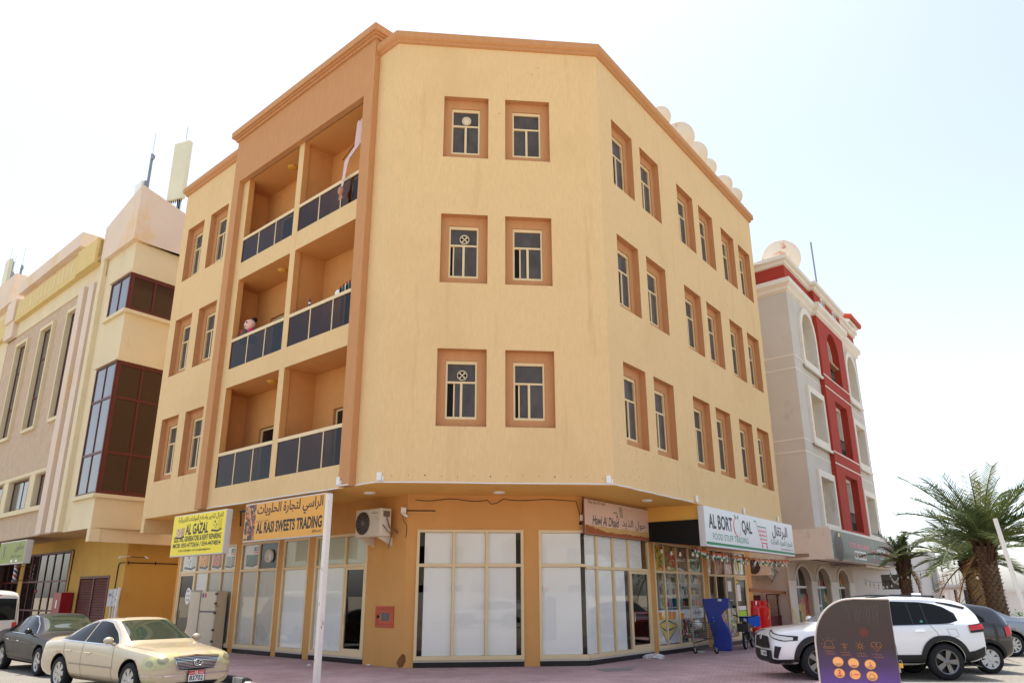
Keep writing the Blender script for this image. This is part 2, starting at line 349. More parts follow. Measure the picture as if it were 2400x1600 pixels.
# brown projecting frame round the balconies
bx = MB(); E_ = -.2
bx.box(-9.05, -8.62, E_, .02, ZS, 15.83); bx.box(-1.31, -.86, E_, .02, ZS, 15.83); bx.box(-9.05, -.86, E_, .02, 15.83, 17.62)
bx.box(-9.05, -.86, .02, 2.4, 17.14, 17.62)
bx.build('balcony_frame', m_brown, bld, FM(LF))
bx = MB()
bx.box(-9.12, -.79, E_ - .07, 2.47, 17.62, 17.71); bx.box(-9.18, -.73, E_ - .13, 2.53, 17.71, 17.77); bx.box(-9.25, -.66, E_ - .2, 2.6, 17.77, 18.0)
bx.build('cornice', m_brown, bld, FM(LF))
# balconies
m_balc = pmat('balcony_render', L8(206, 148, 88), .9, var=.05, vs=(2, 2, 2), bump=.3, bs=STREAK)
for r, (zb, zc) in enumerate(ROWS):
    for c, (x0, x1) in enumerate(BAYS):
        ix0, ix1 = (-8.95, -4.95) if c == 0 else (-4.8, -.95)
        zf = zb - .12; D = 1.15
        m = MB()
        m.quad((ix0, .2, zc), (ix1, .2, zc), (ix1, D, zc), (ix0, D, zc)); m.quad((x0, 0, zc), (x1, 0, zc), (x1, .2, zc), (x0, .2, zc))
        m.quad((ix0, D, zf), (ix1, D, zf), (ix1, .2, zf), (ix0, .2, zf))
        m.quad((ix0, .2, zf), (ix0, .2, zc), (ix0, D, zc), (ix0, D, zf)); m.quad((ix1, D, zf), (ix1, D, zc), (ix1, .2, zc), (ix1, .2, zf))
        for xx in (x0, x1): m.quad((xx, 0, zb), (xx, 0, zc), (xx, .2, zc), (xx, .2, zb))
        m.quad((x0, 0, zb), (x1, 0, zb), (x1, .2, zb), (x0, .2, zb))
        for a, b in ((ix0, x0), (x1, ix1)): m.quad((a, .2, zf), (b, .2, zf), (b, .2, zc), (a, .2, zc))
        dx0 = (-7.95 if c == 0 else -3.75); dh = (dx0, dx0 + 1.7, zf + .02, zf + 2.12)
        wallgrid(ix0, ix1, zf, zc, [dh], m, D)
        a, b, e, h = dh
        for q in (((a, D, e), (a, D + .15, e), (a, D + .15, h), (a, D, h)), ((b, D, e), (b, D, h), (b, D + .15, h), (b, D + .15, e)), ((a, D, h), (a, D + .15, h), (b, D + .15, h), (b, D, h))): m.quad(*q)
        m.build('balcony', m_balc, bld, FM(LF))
        d = MB(); ring(d, a + .01, b - .01, e, h - .01, .06, D + .09, D + .14); d.box((a + b) / 2 - .03, (a + b) / 2 + .03, D + .1, D + .13, e + .06, h - .07)
        d = d.build('balcony_door', m_cream, bld, FM(LF))
        MB().box(a + .07, b - .07, D + .115, D + .125, e + .06, h - .07).build('pane', m_dark, d)
        zr = {0: 13.54, 1: 9.83, 2: 6.03}[r]
        rl = MB(); rl.box(x0, x1, -.01, .06, zr - .1, zr); n3 = (x1 - x0) / 3
        for k in (1, 2): rl.box(x0 + n3 * k - .02, x0 + n3 * k + .02, .005, .05, zb, zr - .1)
        rl = rl.build('balcony_railing', m_cream, bld, FM(LF))
        for k in range(3):
            p = MB().box(x0 + n3 * k + (.02 if k else .0), x0 + n3 * (k + 1) - (.02 if k < 2 else 0), .02, .03, zb + .004, zr - .1)
            p.build('pane', m_rail, rl)
        lx = -6.35 if c == 0 else -1.95
        MB().lathe([(.0, -.075), (.12, -.07), (.15, -.05), (.16, 0)], 20, (lx, .55, zc - .002)).build('ceiling_lamp', m_ylamp, bld, FM(LF))
# windows
_wc = {}
def window(fr, hole, slide=0.0, fan=False, dark=False):
    x0, x1, z0, z1 = hole; w, h = round(x1 - x0, 2), round(z1 - z0, 2); key = (w, h, slide)
    D1, D2 = .2, .3; mx, mt, mbm = .225, .26, .22
    if key not in _wc:
        a = MB(); ix0, ix1, iz0, iz1 = mx, w - mx, mbm, h - mt
        def rev(X0, X1, Z0, Z1, y0, y1):
            a.quad((X0, y0, Z0), (X0, y1, Z0), (X0, y1, Z1), (X0, y0, Z1)); a.quad((X1, y0, Z0), (X1, y0, Z1), (X1, y1, Z1), (X1, y1, Z0))
            a.quad((X0, y0, Z1), (X0, y1, Z1), (X1, y1, Z1), (X1, y0, Z1)); a.quad((X0, y0, Z0), (X1, y0, Z0), (X1, y1, Z0), (X0, y1, Z0))
        rev(0, w, 0, h, 0, D1); wallgrid(0, w, 0, h, [(ix0, ix1, iz0, iz1)], a, D1); rev(ix0, ix1, iz0, iz1, D1, D2 + .06)
        sur = a.mesh('window', m_brown)
        t = .05; zm = iz0 + (iz1 - iz0) * .63; xm = (ix0 + ix1) / 2
        f = MB(); ring(f, ix0 + .003, ix1 - .003, iz0 + .003, iz1 - .003, t, D2 - .06, D2 + .03, tb=.07); f.box(ix0 + t, ix1 - t, D2 - .05, D2 + .02, zm - .025, zm + .025)
        f.box(xm - .03, xm + .03, D2 - .045, D2 - .015, iz0 + .07, zm - .025)
        if slide: 
            sx = ix0 + t + slide; f.box(sx, sx + .035, D2 - .012, D2 + .02, iz0 + .07, zm - .025)
        f.box(ix0 + t, ix1 - t, D2 - .055, D2 - .012, iz1 - t - .035, iz1 - t)
        fm = f.mesh('frame', m_cream)
        p1 = MB().box(ix0 + t, ix1 - t, D2 - .004, D2 + .004, zm + .025, iz1 - t).mesh('pane', m_dark2)
        p2 = MB().box(ix0 + t + (slide + .035 if slide else 0), xm, D2 + .002, D2 + .01, iz0 + .07, zm - .025).mesh('pane', m_dark2)
        p3 = MB().box(xm + .03, ix1 - t, D2 - .034, D2 - .026, iz0 + .07, zm - .025).mesh('pane', m_dark2)
        p0 = MB().box(ix0 + .02, ix1 - .02, D2 + .05, D2 + .055, iz0 + .02, iz1 - .02).mesh('reveal', m_blackm)  # black sheet standing in for the unlit room behind the panes
        _wc[key] = (sur, fm, [p1, p2, p3], p0, (xm, zm, iz1))
    sur, fm, ps, p0, (xm, zm, iz1) = _wc[key]
    o = link('window', sur, bld, FM(fr, x0, z0)); link('frame', fm, o); link('reveal', p0, o)
    for p in ps: link('pane', p, o)
    if fan:
        e = MB(); zc = zm + .19; e.lathe([(.135, .0), (.135, -.05), (.115, -.06), (.112, .0)], 20, (xm + .02, D2 - .012, zc), 'Y')
        if fan == 1: e.lathe([(.0, -.065), (.06, -.06), (.11, -.03)], 20, (xm + .02, D2 - .012, zc), 'Y')
        else:
            e.disc((xm + .02, D2 - .0145, zc), .112, 'Y', 20, 1)
            e.lathe([(.0, -.06), (.025, -.06), (.03, -.01)], 10, (xm + .02, D2 - .012, zc), 'Y')
            for k in range(4):
                q = k * math.pi / 2 + .5; e.quad((xm + .02 + .02 * math.cos(q), D2 - .03, zc + .02 * math.sin(q)), (xm + .02 + .1 * math.cos(q), D2 - .035, zc + .1 * math.sin(q)), (xm + .02 + .1 * math.cos(q + .6), D2 - .045, zc + .1 * math.sin(q + .6)), (xm + .02 + .02 * math.cos(q + .8), D2 - .04, zc + .02 * math.sin(q + .8)))
        e.build('exhaust_fan', [flat('ivory_plastic', 214, 200, 172, .5), m_blackm], o)
for h in winL: window(LF, h)
for i, h in enumerate(winF): window(FF, h, [0, 0, .07, .14, .16, .09][i], [1, 0, 2, 0, 2, 0][i])
for i, h in enumerate(winR): window(RF, h, .05 if i % 5 == 2 else 0)
# white conduit and little floodlight boxes along the lower edge
m = MB(); zc = ZS + .02
def run(fr, xs, out=.02, z=zc): return [fr.P(x, z + R_.uniform(-.012, .012), out) for x in xs]
path = run(LF, [-9.05 + .4 * i for i in range(21)]) 
m.tube(run(LF, [-8.55 + .5 * i for i in range(15)]), .016, 6); m.tube(run(LF, [-1.31, -.86], .22) , .016, 6)
m.tube(run(LF, [-.84, -.4, .0]) + run(FF, [.3, 1, 2, 2.9, 3.0, 4, 5, WF]) + run(RF, [.3 + .45 * i for i in range(11)]), .016, 6)
m.build('conduit', m_white, bld, BI)
lb = thing('floodlight', 'tiny white box light', 'floodlight', LF.M(-9.2, 4.43, .22), 'white box lights along the facade')
def fl(M, lab, first=[True]):
    if first[0]: o = lb; o.matrix_basis = M; first[0] = False
    else: o = copy_tree(lb, None, M)
    o['label'] = 'tiny white box light ' + lab
MB().box(-.06, .06, -.05, .0, 0, .2).build('housing', m_white, lb, bevel=.01); MB().box(.07, .11, -.03, .0, 0, .11).build('driver', m_white, lb)
fls = [LF.M(-9.15, 4.37, .005), LF.M(-1.27, 4.37, .205), FF.M(.05, 4.38, .005), FF.M(5.7, 4.37, .005), RF.M(5.12, 4.37, .01), RF.M(9.2, 4.34, .01), RF.M(12.9, 4.34, .01)]
for M, lab in zip(fls, ('at the left foot of the brown balcony frame', 'at the right foot of the brown balcony frame', 'at the soffit edge just right of the balcony frame', 'where the corner face turns to the long side', 'above the left end of the white grocery sign', 'above the middle of the white grocery sign', 'above the right end of the white grocery sign')): fl(M, lab)
# soffit lamps
for fr, a, out in ((FF, 3.1, -1.5), (RF, 3.35, -.75), (LF, -1.6, -1.0)):
    MB().lathe([(0, -.05), (.13, -.045), (.15, -.03), (.15, 0)], 24, (0, 0, 0)).build('soffit_lamp', m_white, bld, BI @ fr.M(a, ZS - .001, out))
# drops of the lower ceiling at both ends
m = MB().box(5.32, 13.44, .03, 1.75, 3.89, ZS - .003); m.build('ceiling_drop', m_soffit, bld, FM(RF))
m = MB().box(-13.4, -13.15, .0, 2.04, 3.86, ZS - .003); m.build('ceiling_drop', m_tan, bld, FM(LF))
# bolts holes and rust specks on the render
m = MB()
for i in range(26): m.disc((.35 + i * .5, -.003, 5.36 + R_.uniform(-.04, .04)), .014, 'Y', 6)
for i in range(12): m.disc((.5 + i * .35, -.003, 4.62 + R_.uniform(-.03, .03)), .012, 'Y', 6)
for i in range(4): m.disc((1.35 + R_.uniform(-.05, .05), -.003, 4.7 + i * .2), .014, 'Y', 6)
m.build('drill_holes', m_blackm, bld, FM(RF))
m = MB()
for i in range(14): m.disc((.35 + i * .4, -.003, 4.52 + R_.uniform(-.03, .03)), .011 + .008 * (i % 4 == 2), 'Y', 6)
for p in ((3.9, 16.3), (4.1, 16.55), (2.95, 14.9)): m.disc((p[0], -.003, p[1]), .015, 'Y', 6)
m.build('drill_holes', m_blackm, bld, FM(FF))
# ------------------------------------------------------------------ shops on the ground floor
b2, b3, b4, b5, c7 = crop(400, 1100, 3.1367), crop(900, 1100, 3.1354), crop(1450, 1100, 3.136), crop(1750, 1100, 3.1354), crop(440, 560, 2.3068)
SH = 3.44
holesL = [(-14.4, -10.25, .0, SH), (-9.92, -7.57, .0, SH), (-7.28, -5.84, .0, SH), (-5.5, -2.93, .0, SH)]
holesF = [(.98, 3.83, .0, 3.42), (4.24, sF1 + .01, .0, 3.42)]
holesR = [(sR0 - .01, 5.34, .0, 3.42), (5.70, 9.58, .0, 3.32), (9.98, 13.92, .0, 3.32)]
for fr, a, b, hs in ((FLS, -14.6, sLc, holesL), (FFS, sF0, sF1, holesF), (FRS, sR0, 14.5, holesR)):
    m = wallgrid(a, b, 0, ZS, hs, MB())
    for x0, x1, z0, z1 in hs:                      # reveals
        for x in (x0, x1):
            if a + .02 < x < b - .02: m.quad((x, 0, z0), (x, .22, z0), (x, .22, z1), (x, 0, z1))
        m.quad((x0, 0, z1), (x1, 0, z1), (x1, .22, z1), (x0, .22, z1))
    m.build('shop_wall', m_shopwall, bld, FM(fr))
m = MB(); m.box(14.5, 14.52, 0, 6, 0, ZS); m.build('shop_wall', m_shopwall, bld, FM(FRS))
m = MB(); m.box(-14.62, -14.6, 0, 6, 0, ZS); m.build('shop_wall', m_shopwall, bld, FM(FLS))
# dark back of the closed shops
m = MB()
for fr, a, b, dep in ((FLS, -14.5, sLc - 1.2, 2.2), (FFS, sF0 + 1.5, sF1 - 1, 2.2)):
    p, q = fr.P(a, 0, -dep), fr.P(b, 0, -dep); m.quad((p.x, p.y, 0), (q.x, q.y, 0), (q.x, q.y, ZS), (p.x, p.y, ZS))
m.build('inner_wall', m_int, bld, BI)
m_paper = pmat('white_window_paper', L8(240, 240, 234), .85, var=.04, vs=(.7, .7, .4)); m_paperg = pmat('grey_window_board', L8(196, 190, 178), .85, var=.05, vs=(1.5, 1.5, .4), dirt=(L8(150, 138, 122), (3, 3, 1), .58, .8))
def shopfront(fr, x0, x1, z1, mulls, zt, cells, door=None, z0=.17, sides=(1, 1), proud=.02):
    """cells[(col,row)] = paper material or None; row 0 is below the transom"""
    f = MB(); t = .075; y0, y1 = -proud, .07
    if sides[0]: f.box(x0, x0 + t, y0, y1, z0, z1)
    if sides[1]: f.box(x1 - t, x1, y0, y1, z0, z1)
    a, b = x0 + (t if sides[0] else 0), x1 - (t if sides[1] else 0)
    f.box(a, b, y0, y1, z1 - t, z1); f.box(a, b, y0, y1, z0, z0 + .1)
    xs = [a] + list(mulls) + [b]
    for x in mulls: f.box(x - .035, x + .035, y0 + .006, y1 - .006, z0 + .1, z1 - t)
    for i in range(len(xs) - 1): f.box(xs[i] + (.035 if i else 0), xs[i + 1] - (.035 if i < len(xs) - 2 else 0), y0 + .012, y1 - .012, zt - .04, zt + .04)
    o = f.build('shopfront', m_cream, bld, FM(fr), bevel=.006)
    for i in range(len(xs) - 1):
        l, r = xs[i] + (.035 if i else 0), xs[i + 1] - (.035 if i < len(xs) - 2 else 0)
        isd = door == i
        for k, (lo, hi) in enumerate(((z0 + .1, zt - .04), (zt + .04, z1 - t))):
            c = cells.get((i, k), 0)
            if isd and k == 0:
                d = MB(); ring(d, l + .006, r - .006, lo - .07, hi - .006, .075, y0 + .02, y1 - .01, tb=.16); d.bar((l + .1, y0 - .01, 1.0), (l + .1, y0 - .01, 1.25), .012)
                d.build('door', m_cream, o); MB().box(l + .08, r - .08, .03, .036, lo + .09, hi - .08).build('pane', c if c else m_glassd, o)
                continue
            MB().box(l, r, .03, .036, lo, hi).build('pane', m_glass, o)
            if c:
                c, ins = (c if isinstance(c, tuple) else (c, (0, 0)))
                MB().box(l + .004 + ins[0], r - .004 - ins[1], .062, .066, lo + .004, hi - .004).build('paper_sheet', c, o)
    MB().box(x0, x1, -.015, .16, .0, .125).build('plinth', m_black, bld, FM(fr)); MB().box(x0, x1, -.025, .17, .125, .168).build('sill', m_granite, bld, FM(fr))
    return o
sx = lambda fr, p: fr.px(p)[0]
W_, G_ = m_paper, m_paperg
m_uw = pmat('poster_white', L8(222, 220, 214), .6)
s1 = shopfront(FLS, -14.4, -10.25, SH, [sx(FLS, b2(182, 755)), sx(FLS, b2(276, 750)), sx(FLS, b2(374, 745))], 2.57, {(0, 1): m_uw, (1, 1): m_uw, (2, 1): m_uw, (3, 1): m_uw, (1, 0): m_uw, (2, 0): G_, (3, 0): G_}, door=0)
s2 = shopfront(FLS, -9.92, -7.57, SH, [-8.76], 2.55, {(0, 0): G_, (1, 0): G_, (0, 1): m_uw})
m_pg = pmat('greenish_window_film', L8(196, 200, 178), .8, var=.03)
s3 = shopfront(FLS, -7.28, -5.84, SH, [], 2.55, {(0, 0): W_, (0, 1): m_pg})
s4 = shopfront(FLS, -5.5, -2.93, SH, [-3.98], 2.56, {(0, 0): W_, (0, 1): m_pg, (1, 1): m_pg}, door=1)
s5 = shopfront(FFS, .98, 3.83, 3.42, [1.96, 2.84], 2.5, {(0, 0): (W_, (.13, 0)), (1, 0): W_, (2, 0): (W_, (0, .12)), (0, 1): (W_, (.13, 0)), (1, 1): W_, (2, 1): (W_, (0, .12))}, proud=.05)
s6 = shopfront(FFS, 4.24, sF1 - .004, 3.42, [], 2.5, {(0, 0): (W_, (0, .16)), (0, 1): (W_, (0, .14))}, sides=(1, 0))
s7 = shopfront(FRS, sR0 + .004, 5.34, 3.42, [2.11, 3.06, 4.03], 2.45, {(0, 0): W_, (0, 1): W_, (1, 0): W_, (1, 1): W_, (2, 0): (W_, (0, .2)), (2, 1): W_, (3, 1): (W_, (0, .3))}, door=3, sides=(0, 1))
# small notices on the corner glass
q = MB().box(4.36, 4.5, .022, .026, 1.86, 1.98); q.build('notice', m_white, s6)
text('notice_print', 'CCTV', 4.38, 4.48, 1.88, 1.92, .0215, m_redi, s6)
# generator posters in the upper lights of the generator shop
def gen_print(mb, x, z, w, h, body, m_body, m_dk, m_side):
    pts = lambda L: [(x + w * a, -.001, z + h * b) for a, b in L]
    mb.poly(pts(((.1, .2), (.62, .12), (.62, .85), (.1, .88))), m_body); mb.poly(pts(((.62, .12), (.92, .25), (.92, .9), (.62, .85))), m_side)
    mb.poly(pts(((.08, .08), (.62, .0), (.62, .12), (.1, .2))), m_dk); mb.poly(pts(((.62, .0), (.94, .14), (.92, .25), (.62, .12))), m_dk)
    for a, b, r in ((.35, .7, .05), (.5, .5, .04), (.3, .45, .03), (.45, .32, .03)): mb.disc((x + w * a, -.0015, z + h * b), r * w, 'Y', 10, m_dk)
def poster(par, fr, l, r, lo, hi, colr, side, tagd=False):
    m = MB(); gen_print(m, l + .06, lo + .03, r - l - .12, (hi - lo) * (.62 if tagd else .85), None, 0, 1, 2)
    if tagd:
        m.quad((r - .42, -.001, hi - .2), (r - .08, -.001, hi - .2), (r - .08, -.001, hi - .06), (r - .42, -.001, hi - .06), 1)
        m.quad((r - .42, -.001, hi - .27), (r - .08, -.001, hi - .27), (r - .08, -.001, hi - .22), (r - .42, -.001, hi - .22), 3)
    o = m.build('generator_print', [colr, m_ink, side, m_redi], par, T(0, .06, 0))
    if tagd: text('print', 'AG', r - .3, r - .12, hi - .18, hi - .08, .0585, m_white, par)
xs = [-14.325, sx(FLS, b2(182, 755)), sx(FLS, b2(276, 750)), sx(FLS, b2(374, 745)), -10.325]
cols = [flat('print_grey', 205, 205, 200), flat('print_orange', 225, 150, 40), flat('print_rust', 200, 110, 70), flat('print_silver', 165, 160, 155)]
side = [flat('print_grey2', 180, 180, 176), flat('print_orange2', 190, 118, 30), flat('print_rust2', 165, 85, 52), flat('print_silver2', 120, 114, 110)]
for i in range(4): poster(s1, FLS, xs[i], xs[i + 1], 2.62, 3.36, cols[i], side[i], i == 3)
poster(s2, FLS, -9.845, -8.8, 2.62, 3.36, flat('print_green', 14, 84, 62), flat('print_green2', 8, 62, 46), True)
q = MB().box(-8.72, -7.65, .05, .058, 2.6, 3.36); q.build('dark_board', m_blackm, s2)
MB().lathe([(.2, 0), (.2, -.09), (.165, -.1), (.16, -.02), (0, -.02)], 24, (-8.12, .03, 2.97), 'Y').build('vent_ring', m_white, s2)
# round sticker on the generator shop door
MB().disc((-13.55, .024, 1.75), .2, 'Y', 24, 0, .29).build('round_sticker', m_white, s1)
for i, (t_, z, w) in enumerate((('MTI', 1.88, .2), ('OIL  FILTER', 1.72, .26), ('WELCOME', 1.58, .26))): text('sticker_print', t_, -13.55 - w / 2, -13.55 + w / 2, z, z + .07, .0225, m_ink, s1, .01)
# ---- supermarket, two bays with clear glass
xsA = [sx(FRS, b4(337, 750)), sx(FRS, b4(430, 755)), sx(FRS, b4(515, 760))]
xsB = [sx(FRS, b4(712, 770)), sx(FRS, b4(783, 775)), sx(FRS, b4(850, 785))]
m_clear = glassmat('shop_glass', (.8, .82, .82))
s8 = shopfront(FRS, 5.70, 9.58, 3.32, xsA, 2.43, {}, z0=.17); s9 = shopfront(FRS, 9.98, 13.92, 3.32, xsB, 2.4, {}, door=3)
def printmat(name, cols, scale, seed=0, stretch=(1, 1, 1)):
    m = bpy.data.materials.new(name); m.use_nodes = True; t = m.node_tree; N = t.nodes; K = t.links.new; p = N['Principled BSDF']; p.inputs['Roughness'].default_value = .4
    tc = N.new('ShaderNodeTexCoord'); mp = N.new('ShaderNodeMapping'); mp.inputs['Location'].default_value = (seed, seed * 2.3, seed * .7); mp.inputs['Scale'].default_value = stretch; K(tc.outputs['Object'], mp.inputs[0])
    ns = N.new('ShaderNodeTexNoise'); ns.inputs['Scale'].default_value = scale * .8; K(mp.outputs[0], ns.inputs[0])
    ad = N.new('ShaderNodeMix'); ad.data_type = 'RGBA'; ad.blend_type = 'LINEAR_LIGHT'; ad.inputs[0].default_value = .12; K(mp.outputs[0], ad.inputs[6]); K(ns.outputs[1], ad.inputs[7])
    vo = N.new('ShaderNodeTexVoronoi'); vo.inputs['Scale'].default_value = scale; K(ad.outputs[2], vo.inputs[0])
    sp = N.new('ShaderNodeSeparateColor'); K(vo.outputs['Color'], sp.inputs[0])
    cr = N.new('ShaderNodeValToRGB'); cr.color_ramp.interpolation = 'CONSTANT'; K(sp.outputs[0], cr.inputs[0])
    el = cr.color_ramp.elements
    for i, c in enumerate(cols):
        e = el[i] if i < 2 else el.new(i / len(cols)); e.position = i / len(cols); e.color = (*L8(*c), 1)
    r = N.new('ShaderNodeMapRange'); r.inputs[1].default_value = 0; r.inputs[2].default_value = .6 / scale * 1.0; r.inputs[3].default_value = 1.0; r.inputs[4].default_value = .78; K(vo.outputs['Distance'], r.inputs[0])
    mu = N.new('ShaderNodeMix'); mu.data_type = 'RGBA'; mu.blend_type = 'MULTIPLY'; mu.inputs[0].default_value = 1; K(cr.outputs[0], mu.inputs[6]); K(r.outputs[0], mu.inputs[7]); K(mu.outputs[2], p.inputs['Base Color'])
    return m
pr = [printmat('banana_print', [(255, 214, 20), (240, 196, 20), (90, 150, 40), (255, 226, 60), (235, 80, 40)], 7, 1), printmat('mango_print', [(235, 50, 30), (250, 196, 30), (110, 160, 40), (220, 40, 30), (180, 190, 50)], 8, 5), printmat('dates_print', [(120, 72, 44), (92, 60, 40), (150, 88, 50), (84, 92, 50), (190, 110, 50)], 12, 9), printmat('vegetable_print', [(50, 96, 54), (40, 84, 48), (60, 108, 58), (190, 180, 160), (54, 90, 50)], 5, 3)]
ex = [5.775] + xsA + [9.505]; exB = [10.055] + xsB + [13.845]
for i in range(4): MB().box(ex[i] + .04, ex[i + 1] - .04, .042, .046, 2.48, 3.24).build('poster', pr[i], s8)
MB().box(ex[3] + .04, ex[3] + .22, .038, .041, 2.48, 3.24).build('poster', flat('poster_yellow', 226, 190, 40), s8); 
# lower glass posters: yellow rays on white
def rays(mb, x0, x1, z0, z1, cx, cz, n, m, off=0):
    """wedges spreading from (cx,cz), clipped to the rectangle by construction along the opposite edge"""
    edge = x0 if cx > (x0 + x1) / 2 else x1
    for i in range(n):
        a, b = (i + .06) / n, (i + .82) / n
        mb.poly([(cx, -.001, cz), (edge, -.001, lerp(z0, z1, a)), (edge, -.001, lerp(z0, z1, b))], m if i % 4 else 2)
m = MB()
for i in range(3): m.box(ex[i] + .04, ex[i + 1] - .04, 0, .003, .3, 1.28, 0)
rays(m, ex[0] + .05, ex[1] - .05, .32, 1.26, ex[0] + .1, .85, 12, 1); rays(m, ex[1] + .05, ex[2] - .05, .32, 1.26, ex[2] - .1, .8, 12, 1)
for x, z in ((ex[0] + .08, 1.0), (ex[1] + .1, 1.02), (ex[1] + .45, 1.0), (ex[2] + .1, .95)): m.box(x, x + .3, -.002, 0, z, z + .22, 3)
m.build('poster', [m_signw, flat('poster_lemon', 240, 205, 20), flat('poster_navy', 40, 40, 90), flat('poster_orange', 238, 150, 30)], s8, T(0, .038, 0))
MB().box(ex[3] + .1, ex[4] - .09, .0, .003, 1.0, 1.32).build('poster', m_signw, s8, T(0, .02, 0)); text('print', arabic('تخفيضات'.replace('ض', 'ص')), ex[3] + .2, ex[4] - .2, 1.06, 1.26, .018, m_ink, s8, .02)
MB().box(ex[2] + .04, ex[3] - .04, .036, .04, .3, 1.0).build('poster', printmat('grocery_print', [(230, 230, 225), (200, 40, 40), (60, 120, 60), (240, 240, 235), (40, 40, 60)], 9, 12), s8)
for i, nm in enumerate(([(90, 40, 110), (230, 90, 60), (235, 225, 215), (60, 60, 70), (220, 190, 60)], [(235, 130, 170), (240, 235, 225), (225, 205, 40), (40, 40, 48), (235, 150, 180)], [(180, 60, 60), (70, 110, 160), (230, 225, 215), (50, 50, 60), (210, 130, 60)])):
    MB().box(exB[i] + .08, exB[i + 1] - .08, .05, .054, 2.46, 3.2).build('hanging_goods', printmat('hanging_goods_%s' % 'abc'[i], nm, 5, i * 4 + 2, (3, 1, .8)), s9)
m = MB(); cx = (exB[3] + exB[4]) / 2; m.box(exB[3] + .06, exB[4] - .06, .0, .003, 2.48, 3.24, 0); m.disc((cx, -.001, 2.84), .3, 'Y', 28, 1, .36); m.disc((cx, -.002, 2.84), .25, 'Y', 28, 2, .31); m.quad((cx - .05, -.003, 2.56), (cx + .05, -.003, 2.56), (cx + .13, -.003, 3.1), (cx - .13, -.003, 3.1), 1)
m.build('poster', [m_signw, flat('poster_black', 30, 40, 34), flat('poster_lime', 225, 215, 40)], s9, T(0, .04, 0))
for i in (1, 2): MB().box(exB[i] + .06, exB[i + 1] - .06, .036, .04, .3, 1.25).build('poster', printmat('flyer_print_%s' % 'xyz'[i], [(235, 232, 225), (230, 200, 50), (200, 60, 50), (90, 160, 90), (240, 238, 232)], 11, 20 + i), s9)
for z0, z1, xx in ((1.85, 2.22, 2), (1.5, 2.1, 3)): MB().box(exB[xx] + .22, exB[xx] + .6, .026, .029, z0, z1).build('notice', m_white, s9)
for z0, z1, c in ((.28, .62, m_signw), (.95, 1.15, flat('flyer_lime', 170, 215, 40)), (1.17, 1.32, m_signw)): MB().box(exB[3] + .16, exB[4] - .16, .024, .028, z0, z1).build('notice', c, s9)
MB().box(exB[3] + .14, exB[3] + .4, .024, .028, 2.14, 2.24).build('notice', flat('notice_yellow', 240, 205, 30), s9)
# inside of the supermarket: walls, shelves and goods
m = MB(); i0, i1, dpt = 5.6, 14.45, 3.2
m.quad((i0, dpt, 0), (i1, dpt, 0), (i1, dpt, 3.85), (i0, dpt, 3.85)); m.quad((i0, .23, 0), (i0, dpt, 0), (i0, dpt, 3.85), (i0, .23, 3.85)); m.quad((i1, .23, 0), (i1, dpt, 0), (i1, dpt, 3.85), (i1, .23, 3.85)); m.quad((i0, .23, 3.85), (i1, .23, 3.85), (i1, dpt, 3.85), (i0, dpt, 3.85)); m.quad((i0, .23, .012), (i1, .23, .012), (i1, dpt, .012), (i0, dpt, .012))
m.build('shop_interior', m_intl, bld, FM(FRS))
gm = [flat('goods_%s' % n, *c, .45) for n, c in (('red', (190, 40, 36)), ('yellow', (226, 190, 40)), ('white', (228, 226, 220)), ('green', (50, 120, 70)), ('blue', (40, 80, 150)), ('brown', (110, 70, 44)), ('pink', (220, 120, 140)), ('teal', (40, 130, 130)))]
def shelf(x0, x1, y, name_lab):
    t = thing('shop_shelf', name_lab, 'shelf', FRS.M(x0, .012, -y))
    w = x1 - x0; s = MB(); lv = [.1, .5, .9, 1.3, 1.7, 2.1]
    for z in lv: s.box(0, w, 0, .35, z, z + .03)
    s.box(0, .03, 0, .35, 0, 2.5); s.box(w - .03, w, 0, .35, 0, 2.5); s.box(0, w, .35, .37, 0, 2.5)
    s.build('rack', m_white, t)
    for k, z in enumerate(lv):
        x = .06; g_ = MB()
        while x < w - .12:
            ww, hh = R_.uniform(.06, .14), R_.uniform(.14, .3); c = R_.randrange(8)
            if R_.random() < .4: g_.lathe([(0, z + .032), (ww / 2, z + .032), (ww / 2, z + .03 + hh * .7), (ww / 5, z + .03 + hh * .85), (ww / 5, z + .03 + hh), (0, z + .03 + hh)], 8, (x + ww / 2, .14, 0), m=c)
            else: g_.box(x, x + ww, .04, .28, z + .032, z + .03 + hh, c)
            x += ww + R_.uniform(.01, .03)
        tag(g_.build('goods', gm, t), kind='stuff')
shelf(5.78, 6.35, .32, 'white shop shelf with mixed goods behind the banana poster window'); shelf(6.6, 7.5, .8, 'white shop shelf with bottles and packets behind the ray poster glass'); shelf(7.65, 8.5, .8, 'white shop shelf with small bottles behind the third pane of the grocery'); shelf(8.6, 9.5, .8, 'white shop shelf with dark bottles behind the pane with an Arabic notice'); shelf(10.1, 12.3, 1.1, 'white shop shelf with mixed goods behind the blue kiosk window')
